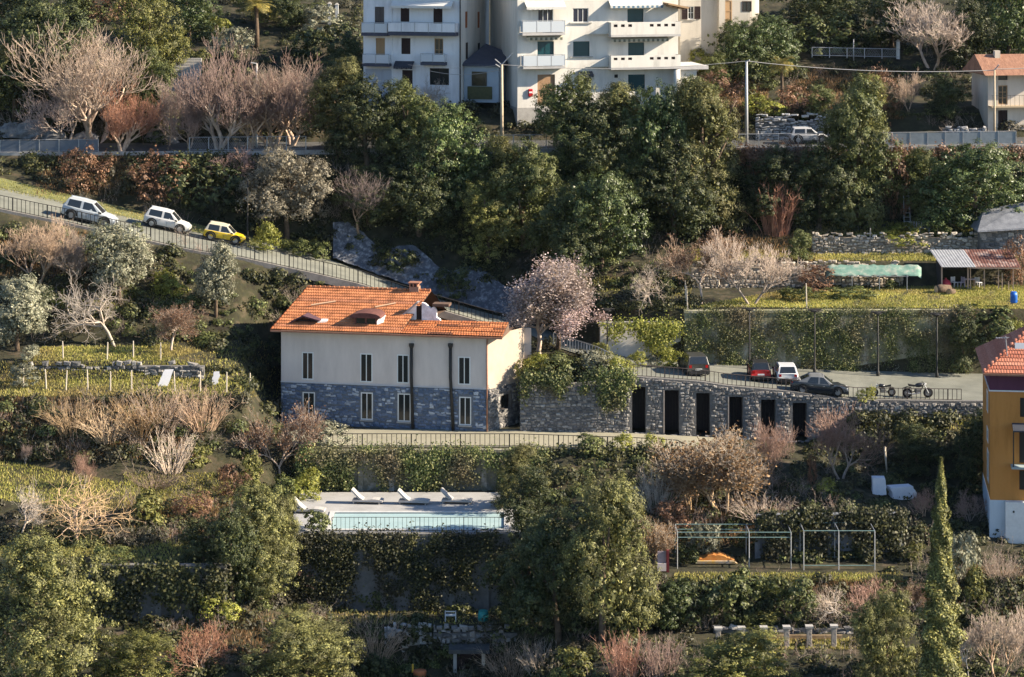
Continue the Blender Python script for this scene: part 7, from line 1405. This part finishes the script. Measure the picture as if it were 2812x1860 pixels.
 ('bare_tree', 'golden bare tree with flat spreading crown on the lowest lawn', T, 'bare5', 213, 1504, 190, 300), ('bare_tree', 'small violet bare tree beside the golden one', T, 'bare4', 52, 1482, 165, 140), ('bare_sapling', 'thin bare sapling on the sloping lawn', T, 'bare3', 228, 1345, 110, 50), ('bare_sapling', 'thin bare sapling at the top of the sloping lawn', T, 'bare3', 70, 1275, 60, 30), ('shrub', 'pinkish dry brush along the sloping lawn edge', S_, 'brush', 420, 1335, 50, 140), ('shrub', 'dry brown bush on the bank under the sloping lawn', S_, 'shrub_rust', 540, 1430, 70, 150), ('shrub', 'green creeper bush under the sloping lawn', S_, 'shrub_gold', 400, 1440, 80, 130), ('shrub', 'rusty bush above the dark pointed conifer', S_, 'shrub_rust', 645, 1370, 80, 90),
 ('conifer', 'dark pointed conifer below the lone sun lounger', T, 'cedar1', 705, 1630, 290, 210), ('conifer', 'slender lit conifer beside the dark pointed one', T, 'ever2', 775, 1600, 225, 140), ('shrub', 'dark bush hiding the end of the pool railing', S_, 'shrub', 880, 1470, 62, 90), ('conifer', 'large golden conifer filling the lower picture corner', T, 'cedar1', 115, 1880, 395, 330), ('shrub', 'golden evergreen bush beside the large golden conifer', S_, 'gold1', 370, 1900, 160, 220), ('shrub', 'low green hedge plants on the lowest lawn edge', S_, 'shrub', 310, 1540, 40, 110), ('shrub', 'bright green bush in the dark hollow', S_, 'shrub_lime', 600, 1712, 72, 100), ('bare_tree', 'tangled red-brown leafless tree in the dark hollow', T, 'bare6', 570, 1850, 140, 190), ('bare_shrub', 'red leafless shrub in the shade below the pool', S_, 'bare6', 835, 1645, 105, 125), ('conifer', 'broad feathery conifer at the bottom beside the whitewashed wall', T, 'cedar2', 845, 1900, 205, 310), ('bare_shrub', 'twiggy shrub in front of the whitewashed wall', S_, 'brush', 1030, 1800, 110, 140), ('shrub', 'dark bush under the feathery conifer', S_, 'shrub_dark', 1010, 1865, 60, 120),
 # middle and right, below the terrace
 ('evergreen_tree', 'small lit evergreen with branches showing at the pool end', T, 'ever2', 1425, 1400, 170, 150), ('evergreen_tree', 'dark dense tree at the shaded pool end', T, 'dark2', 1450, 1480, 180, 150), ('conifer', 'large golden green conifer between the pool and the vegetable terrace', T, 'cedar1', 1655, 1760, 430, 275), ('conifer', 'darker conifer leaning on the large golden green one', T, 'dark1', 1535, 1760, 330, 220), ('evergreen_tree', 'dark leafy tree under the pool wall end', T, 'dark1', 1460, 1720, 280, 210), ('shrub', 'green bush on the terrace railing', S_, 'shrub', 1630, 1240, 42, 110), ('shrub', 'yellow-green bush on the terrace railing before the doorways', S_, 'shrub_lime', 1705, 1240, 44, 70), ('shrub', 'small yellow bush at the last railing bars', S_, 'shrub_lime', 1795, 1238, 42, 50),
 ('bare_tree', 'large tan leafless tree covering three dark doorways', T, 'twig2', 1990, 1405, 250, 290), ('bare_tree', 'second tan leafless tree beside the first doorway group', T, 'twig2', 1900, 1400, 170, 170), ('bare_tree', 'pinkish bare tree rising over the fifth doorway', T, 'bare3', 2110, 1330, 190, 120), ('bare_tree', 'open pale bare tree to the end of the stone wall', T, 'bare3', 2310, 1315, 215, 195), ('bare_shrub', 'white twiggy shrub under the terrace edge', S_, 'brush_pale', 1805, 1400, 120, 100), ('bare_shrub', 'rusty brushwood above the vegetable terrace wall', S_, 'brush', 2090, 1425, 70, 150), ('shrub', 'dry golden brush below the large tan tree', S_, 'shrub_rust', 1840, 1450, 70, 130), ('shrub', 'rust brown hanging plant on the dark wall', S_, 'shrub_rust', 2230, 1335, 75, 35), ('shrub', 'bright green hanging plant on the dark wall', S_, 'shrub_lime', 2275, 1362, 40, 60),
 ('shrub', 'pale leafy bush behind the garden frame', S_, 'shrub_olive', 1935, 1535, 90, 110), ('bare_shrub', 'brown tangled brush beside the red post', S_, 'twig2', 1790, 1560, 150, 110), ('shrub', 'dark green bush behind the red post', S_, 'shrub', 1885, 1550, 50, 60), ('osier_clump', 'row of upright red osier shoots at the bottom, first clump', S_, 'osier', 1710, 1868, 115, 120), ('osier_clump', 'red osier shoots at the bottom beside the round green bush', S_, 'osier', 1810, 1868, 105, 120), ('conifer', 'round golden green bush at the bottom below the pergola', T, 'gold1', 2035, 1940, 190, 300), ('conifer', 'green cypress-like bush beside the pergola end', T, 'cedar2', 2430, 1880, 235, 180), ('cypress', 'tall dark cypress in front of the orange house', T, 'cypress', 2584, 1965, 708, 190), ('bare_shrub', 'clipped brown ball tree beside the tall cypress', S_, 'haze1', 2512, 1700, 112, 82), ('shrub', 'grey-green bush right behind the cypress', S_, 'shrub_olive', 2650, 1600, 130, 85), ('shrub', 'yellow-green bush below the grey-green one', S_, 'shrub_gold', 2680, 1660, 95, 70), ('bare_shrub', 'brown twig ball in front of the orange house base', S_, 'brush', 2752, 1600, 85, 85), ('bare_shrub', 'large pale tangled bush in the lower corner', S_, 'twig1', 2740, 1870, 240, 190), ('bare_shrub', 'pale tangled bush beside the cypress foot', S_, 'bare4', 2660, 1860, 150, 110), ('bare_shrub', 'violet leafless shrub between cypress and orange house', S_, 'bare6', 2660, 1430, 90, 90), ('bare_shrub', 'pinkish leafless shrub left of the cypress tip', S_, 'bare6', 2540, 1420, 80, 80), ('shrub', 'golden bush left of the cypress', S_, 'shrub_gold', 2515, 1545, 50, 55), ('bare_shrub', 'brown arching brambles on the bank under the garden frames', S_, 'bare6', 2400, 1700, 110, 160), ('bare_shrub', 'pale brambles on the bank beside the clipped ball', S_, 'bare4', 2310, 1705, 110, 150), ('shrub', 'green bush at the top of the hedge bank', S_, 'shrub', 2010, 1690, 110, 140), ('shrub', 'dark green bush in the hedge bank below the heap', S_, 'shrub_dark', 1900, 1700, 100, 140), ('shrub', 'green bush in the hedge bank below the red post', S_, 'ever3', 1850, 1720, 120, 120), ('shrub', 'green bush in the hedge bank under the second frame', S_, 'shrub', 2180, 1690, 100, 140), ('shrub', 'olive coloured bush in front of the pergola edging', S_, 'shrub_gold', 2100, 1725, 40, 110), ('bare_shrub', 'brown twiggy bush at the bottom beside the cellar doorway', S_, 'brush', 1400, 1862, 100, 130), ('shrub', 'golden green bush at the bottom near the osiers', S_, 'shrub_gold', 1570, 1866, 80, 110), ('bare_shrub', 'pinkish twiggy bush at the bottom beyond the doorway', S_, 'brush_pale', 1490, 1850, 90, 110), ('shrub', 'dark bush over the whitewashed wall end', S_, 'shrub_dark', 1150, 1760, 60, 80), ('shrub', 'dusty pale plant in the shade beside the teal barrel', S_, 'shrub_olive', 1408, 1712, 40, 44),
]
for (nm, lab, cat, key, px, py, hp, wp) in PL: plant(nm, lab, cat, key, px, py, hp, wp)
# ------------------------------------------------------------------ ground cover (nobody could count it)
def poly_pts(poly, n, rng):
    P = np.array(poly, float); lo, hi = P.min(0), P.max(0); out = np.zeros((0, 2))
    while len(out) < n:
        q = rng.uniform(lo, hi, (n * 2, 2)); c = np.zeros(len(q), bool); j = len(P) - 1
        for i in range(len(P)):
            xi, yi, xj, yj = *P[i], *P[j]
            c ^= ((yi > q[:, 1]) != (yj > q[:, 1])) & (q[:, 0] < (xj - xi) * (q[:, 1] - yi) / (yj - yi + 1e-9) + xi); j = i
        out = np.concatenate([out, q[c]])
    return out[:n]
def rect(x0, y0, x1, y1): return [(x0, y0), (x1, y0), (x1, y1), (x0, y1)]
def cover(name, label, regions, key, leaf, spread, n_dir, blade=False, asp=.55, kind='stuff', mound=0.0, dens=1.0):
    """regions: (polygon in picture columns/rows of the ground, count)"""
    rng = np.random.default_rng(len(name) * 7 + 3); Q = []
    for poly, n in regions:
        n = int(n * dens)
        if mound:                                         # lumpy mats: leaves over the shell of low mounds
            nm = max(3, n // 70); u = poly_pts(poly, nm, rng); c = gps(u[:, 0], u[:, 1]); r = mound * rng.uniform(.4, 1.0, nm) ** 1.3 * rng.choice([.7, 1, 1.6], nm); idx = rng.choice(nm, n, p=(r ** 2) / (r ** 2).sum())
            d = nrm(rng.normal(size=(n, 3)) + [0, -.35, .35]); d[:, 2] = np.abs(d[:, 2]); p = c[idx] + d * (r[idx] * rng.uniform(.7, 1.12, n))[:, None] * [1, .8, .8]
            p += rng.normal(size=(n, 3)) * .06
            Q.append(rhombs(p, nrm(d + rng.normal(size=(n, 3)) * .3), leaf * rng.uniform(.6, 1.4, n), asp, rng)); continue
        u = poly_pts(poly, n, rng); p = gps(u[:, 0], u[:, 1])
        if blade:
            hgt = leaf * rng.uniform(.5, 1.5, n); up = nrm(rng.normal(size=(n, 3)) * .35 + [0, 0, 1.0]); nn = nrm(np.cross(up, rng.normal(size=(n, 3))))
            Q.append(rhombs(p + up * hgt[:, None] * .8, nn, hgt, asp, rng, up))
        else:
            off = np.abs(rng.normal(size=n)) * spread; d = nrm(np.array([n_dir]) + rng.normal(size=(n, 3)) * .3); c = p + d * off[:, None]
            Q.append(rhombs(c, nrm(d + rng.normal(size=(n, 3)) * .6), leaf * rng.uniform(.6, 1.4, n), asp, rng))
    o = put(name, quads_mesh(name, np.concatenate(Q), LM[key])); tag(o, label, kind=kind); return o
def twigs(name, label, regions, bark, h, rr):
    """loose leafless stems standing all over a bank"""
    rng = np.random.default_rng(len(label)); A, B, C, E = [], [], [], []
    for poly, n in regions:
        nc = max(4, n // 14); uc = poly_pts(poly, nc, rng); idx = rng.integers(0, nc, n); u = uc[idx] + rng.normal(size=(n, 2)) * [14, 4]; p = gps(u[:, 0], u[:, 1]); L = h * rng.uniform(.4, 1.3, n)[:, None] / 3
        d = nrm(rng.normal(size=(n, 3)) * .45 + [0, -.1, 1.0]); r = rr * rng.uniform(.7, 1.3, n)
        for k in range(3):
            e = p + d * L; A.append(p); B.append(e); C.append(r * (1 - .25 * k)); E.append(r * (.75 - .25 * k))
            for _ in range(1 + (k > 0)):
                sd = nrm(d + rng.normal(size=(n, 3)) * .55); A.append(e); B.append(e + sd * L * rng.uniform(.4, 1.0, (n, 1))); C.append(r * .55); E.append(r * .3)
            p = e; d = nrm(d + rng.normal(size=(n, 3)) * .25)
    o = put(name, segs_mesh(name, np.concatenate(A), np.concatenate(B), np.concatenate(C), np.concatenate(E), BARK[bark])); tag(o, label, kind='stuff'); return o
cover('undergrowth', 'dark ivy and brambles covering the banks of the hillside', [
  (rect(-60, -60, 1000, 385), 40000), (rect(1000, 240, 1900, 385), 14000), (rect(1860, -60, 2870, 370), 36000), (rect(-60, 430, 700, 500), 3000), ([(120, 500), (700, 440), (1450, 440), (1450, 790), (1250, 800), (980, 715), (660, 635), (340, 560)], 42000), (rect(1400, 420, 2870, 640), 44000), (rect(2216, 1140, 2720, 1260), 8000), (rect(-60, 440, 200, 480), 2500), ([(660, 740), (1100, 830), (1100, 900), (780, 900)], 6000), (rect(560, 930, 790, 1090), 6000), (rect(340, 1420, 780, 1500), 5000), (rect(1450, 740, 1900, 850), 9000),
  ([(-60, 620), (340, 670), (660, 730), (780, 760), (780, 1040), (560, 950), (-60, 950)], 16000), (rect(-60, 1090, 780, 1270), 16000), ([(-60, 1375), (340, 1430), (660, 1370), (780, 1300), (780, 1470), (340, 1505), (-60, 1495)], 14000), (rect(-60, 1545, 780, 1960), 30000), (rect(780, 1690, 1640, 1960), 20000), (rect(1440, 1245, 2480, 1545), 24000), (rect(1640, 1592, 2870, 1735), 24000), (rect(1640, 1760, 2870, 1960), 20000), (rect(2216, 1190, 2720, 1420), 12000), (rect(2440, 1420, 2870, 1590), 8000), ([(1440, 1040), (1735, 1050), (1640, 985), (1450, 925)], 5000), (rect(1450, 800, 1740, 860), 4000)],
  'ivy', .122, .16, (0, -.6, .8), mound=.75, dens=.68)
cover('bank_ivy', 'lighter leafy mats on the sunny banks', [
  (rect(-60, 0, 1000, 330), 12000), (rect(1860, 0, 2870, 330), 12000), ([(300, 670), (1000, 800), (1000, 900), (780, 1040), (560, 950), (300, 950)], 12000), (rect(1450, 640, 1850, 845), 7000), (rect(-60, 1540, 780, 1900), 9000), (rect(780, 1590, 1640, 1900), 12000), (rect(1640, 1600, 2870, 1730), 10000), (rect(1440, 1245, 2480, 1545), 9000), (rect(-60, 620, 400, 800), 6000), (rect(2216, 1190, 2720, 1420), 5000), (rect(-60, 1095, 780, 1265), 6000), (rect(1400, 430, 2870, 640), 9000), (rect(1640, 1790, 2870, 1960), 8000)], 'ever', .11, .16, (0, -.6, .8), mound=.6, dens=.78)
SUNNY = [(rect(-60, 100, 900, 390), 900), (rect(1900, 60, 2800, 390), 800), (rect(-60, 640, 640, 940), 900), (rect(-60, 1095, 600, 1300), 1100), (rect(300, 1370, 700, 1500), 600), (rect(1640, 1595, 2860, 1735), 1200), (rect(1750, 1300, 2300, 1480), 900), (rect(1640, 1770, 2860, 1900), 900), (rect(400, 1680, 1640, 1900), 900), (rect(1450, 640, 1880, 800), 500), (rect(2500, 1400, 2860, 1700), 700), (rect(100, 440, 1200, 640), 800), (rect(1500, 430, 2860, 640), 700)]
twigs('dry_twigs', 'leafless tan twigs and brambles standing on the banks', [(p_, int(n_ * .42)) for p_, n_ in SUNNY], 'tan', 1.1, .014)
twigs('red_twigs', 'leafless reddish shoots scattered over the banks', [(p_, n_ // 8) for p_, n_ in SUNNY], 'pinkish', .9, .012)
cover('dry_undergrowth', 'brown dry grass and bracken on the sunny banks', [(rect(-60, 1095, 560, 1265), 9000), (rect(350, 1380, 640, 1480), 4000), (rect(2170, 190, 2480, 330), 9000), (rect(1980, 240, 2110, 330), 3000), (rect(1820, 1380, 2200, 1500), 6000), (rect(2200, 1600, 2480, 1700), 4000), (rect(2560, 1560, 2870, 1700), 4000), (rect(420, 1690, 900, 1800), 4000), (rect(100, 430, 600, 540), 4000), (rect(-60, 640, 240, 830), 4000), (rect(1900, 640, 2240, 720), 2000)], 'dry', .16, .1, (0, -.5, .9), True, .16)
cover('grass', 'short yellowish grass on the terraced lawns', [([(90, 992), (450, 992), (560, 965), (480, 948), (100, 955)], 9000), (rect(-60, 1046, 420, 1092), 9000), (rect(420, 1046, 700, 1085), 3000), ([(-60, 1255), (200, 1300), (560, 1370), (560, 1420), (250, 1400), (-60, 1370)], 14000), (rect(-60, 1498, 360, 1530), 6000), ([(1900, 845), (2870, 850), (2870, 785), (2560, 788), (2150, 800)], 60000), (rect(1460, 645, 1700, 700), 5000), (rect(1900, 688, 2800, 718), 30000), (rect(2200, 612, 2800, 650), 16000), (rect(1850, 1575, 2480, 1600), 5000), (rect(2050, 1755, 2360, 1785), 4000), (rect(90, 800, 500, 850), 5000), ([(-60, 478), (340, 575), (680, 650), (680, 668), (340, 600), (-60, 510)], 7000), (rect(420, 940, 780, 1095), 7000), (rect(0, 992, 560, 1050), 5000), (rect(340, 1300, 700, 1420), 8000), (rect(1440, 760, 1900, 850), 6000), (rect(340, 1480, 620, 1545), 5000), (rect(800, 1676, 1420, 1716), 3000), (rect(2216, 1110, 2720, 1200), 5000)], 'grass', .085, .05, (0, 0, 1), True, .26, dens=.66)
# ivy on the walls: clumps hanging on the wall face
def wall_ivy(name, label, px0, px1, y0, y1, D, n, dens, key='wallivy', leaf=.10, D2=None, bul=.5):
    rng = np.random.default_rng(n); nc = n // 26; u = rng.uniform(px0, px1, nc * 4); v = rng.random(nc * 4); ph = rng.uniform(0, 6.28, 6)
    ln = np.clip(dens + .30 * np.sin(u * .021 + ph[0]) + .24 * np.sin(u * .057 + ph[1]) + .16 * np.sin(u * .13 + ph[2]) + rng.normal(size=nc * 4) * .1, .06, 1.0)
    hole = np.sin(u * .043 + ph[3] + 2 * np.sin(v * 5)) * np.sin(v * 9 + ph[4] + u * .013) > .6
    k = (v < ln) & ~hole; u, v = u[k][:nc], v[k][:nc]; idx = rng.integers(0, len(u), n); bulge = rng.uniform(.05, bul, len(u)); sg = rng.uniform(.12, .34, len(u))
    Dd = D + ((D2 or D) - D) * (u - px0) / (px1 - px0); py = y0 + (y1 - y0) * v; c = np.stack([(u - 1406) / FPX * Dd, Dd - CAMD, CAMZ - (py - PY0) / FPX * Dd], 1)[idx]
    off = rng.normal(size=(n, 3)) * sg[idx][:, None]; off[:, 1] = -np.abs(rng.normal(size=n)) * bulge[idx] - .03; off[:, 2] *= 1.2
    q = rhombs(c + off, nrm(np.array([[0, -.8, .4]]) + off * 1.2 + rng.normal(size=(n, 3)) * .55), leaf * rng.uniform(.6, 1.4, n), .7, rng)
    tag(put(name, quads_mesh(name, q, LM[key])), label, kind='stuff')
wall_ivy('ivy', 'olive ivy curtain on the high wall behind the cars', 1880, 2660, 846, 1026, 208.0, 30000, .86, leaf=.058, D2=208.4, bul=.25)
wall_ivy('moss', 'thin mossy growth lower on the high wall behind the cars', 1880, 2660, 870, 1030, 208.05, 7000, .95, 'grey', leaf=.05, D2=208.45, bul=.08)
wall_ivy('ivy', 'green ivy hanging below the terrace railing', 820, 1500, 1232, 1352, 192.8, 24000, .7, D2=193.0, leaf=.072)
wall_ivy('ivy', 'dark creeper on the pool retaining wall', 770, 1430, 1464, 1690, 179.4, 24000, .74, 'ivy', leaf=.075)
wall_ivy('ivy', 'dark creeper on the wall below the golden bare tree', 250, 620, 1550, 1690, 173.2, 7000, .85, 'ivy')
wall_ivy('ivy', 'bright ivy over the pale rendered wall', 1640, 1872, 886, 960, 208.0, 5000, .5, 'lime', leaf=.08)
wall_ivy('ivy', 'dark ivy hanging down the stone wall beside the house', 1436, 1560, 1035, 1130, 198.9, 3200, .4, 'wallivy', bul=.25, leaf=.08)
wall_ivy('ivy', 'bright ivy hanging down the stone wall before the doorways', 1600, 1738, 1020, 1130, 198.9, 4000, .55, 'wallivy', bul=.25, leaf=.08)
wall_ivy('ivy', 'ivy below the terrace end under the tan trees', 1500, 1960, 1236, 1330, 193.4, 9000, .7, 'ivy')
wall_ivy('ivy', 'dark brambles over the shaded garden wall', 2080, 2480, 1405, 1540, 180.0, 9000, .6, 'ivy', D2=180.4)
wall_ivy('ivy', 'brown creeper hanging from the upper road edge', 2030, 2800, 412, 470, 229.3, 9000, .6, 'rust')
wall_ivy('ivy', 'dark creeper hanging from the shaded upper road edge', 60, 1500, 425, 500, 229.3, 9000, .6, 'ivy')
def clipped_hedge():
    F = Facade(2385, 237.4, 2690, 237.4, 0); zb = F.uv(2500, 362)[1]; F.P0.z = zb; F.zb = zb; h = F.uv(2500, 312)[1]; o = thing('clipped_hedge', 'long clipped hedge above the road beside the beige house', 'hedge', F.P0); rng = np.random.default_rng(5); n = 9000; w = F.w
    P = rng.uniform([0, 0, .1], [w, 1.1, h], (n, 3)); side = rng.random(n) < .6; P[side, 1] = np.abs(rng.normal(size=side.sum())) * .12; P[~side, 2] = h - np.abs(rng.normal(size=(~side).sum())) * .1
    N = nrm(np.where(side[:, None], [[0, -1, .2]], [[0, 0, 1]]) + rng.normal(size=(n, 3)) * .6); put('foliage', quads_mesh('foliage', rhombs(P, N, rng.uniform(.06, .13, n), .6, rng), LM['ever']), o); MB().box(.1, w - .1, .15, 1.0, 0, h - .12).build('hedge_core', MATS['soil'], o)
clipped_hedge()

# ------------------------------------------------------------------ thin bluish valley air
def haze():
    m = bpy.data.materials.new('valley_haze'); m.use_nodes = True; n = m.node_tree.nodes; n.remove(n['Principled BSDF'])
    v = n.new('ShaderNodeVolumePrincipled'); v.inputs['Color'].default_value = (.58, .77, 1.0, 1); v.inputs['Density'].default_value = 0.000015; v.inputs['Anisotropy'].default_value = 0.2
    m.node_tree.links.new(v.outputs[0], n['Material Output'].inputs['Volume'])
    tag(MB().box(-175, 175, -215, 405, -28, 124).build('haze', m), 'thin bluish air over the valley', kind='stuff')
haze()
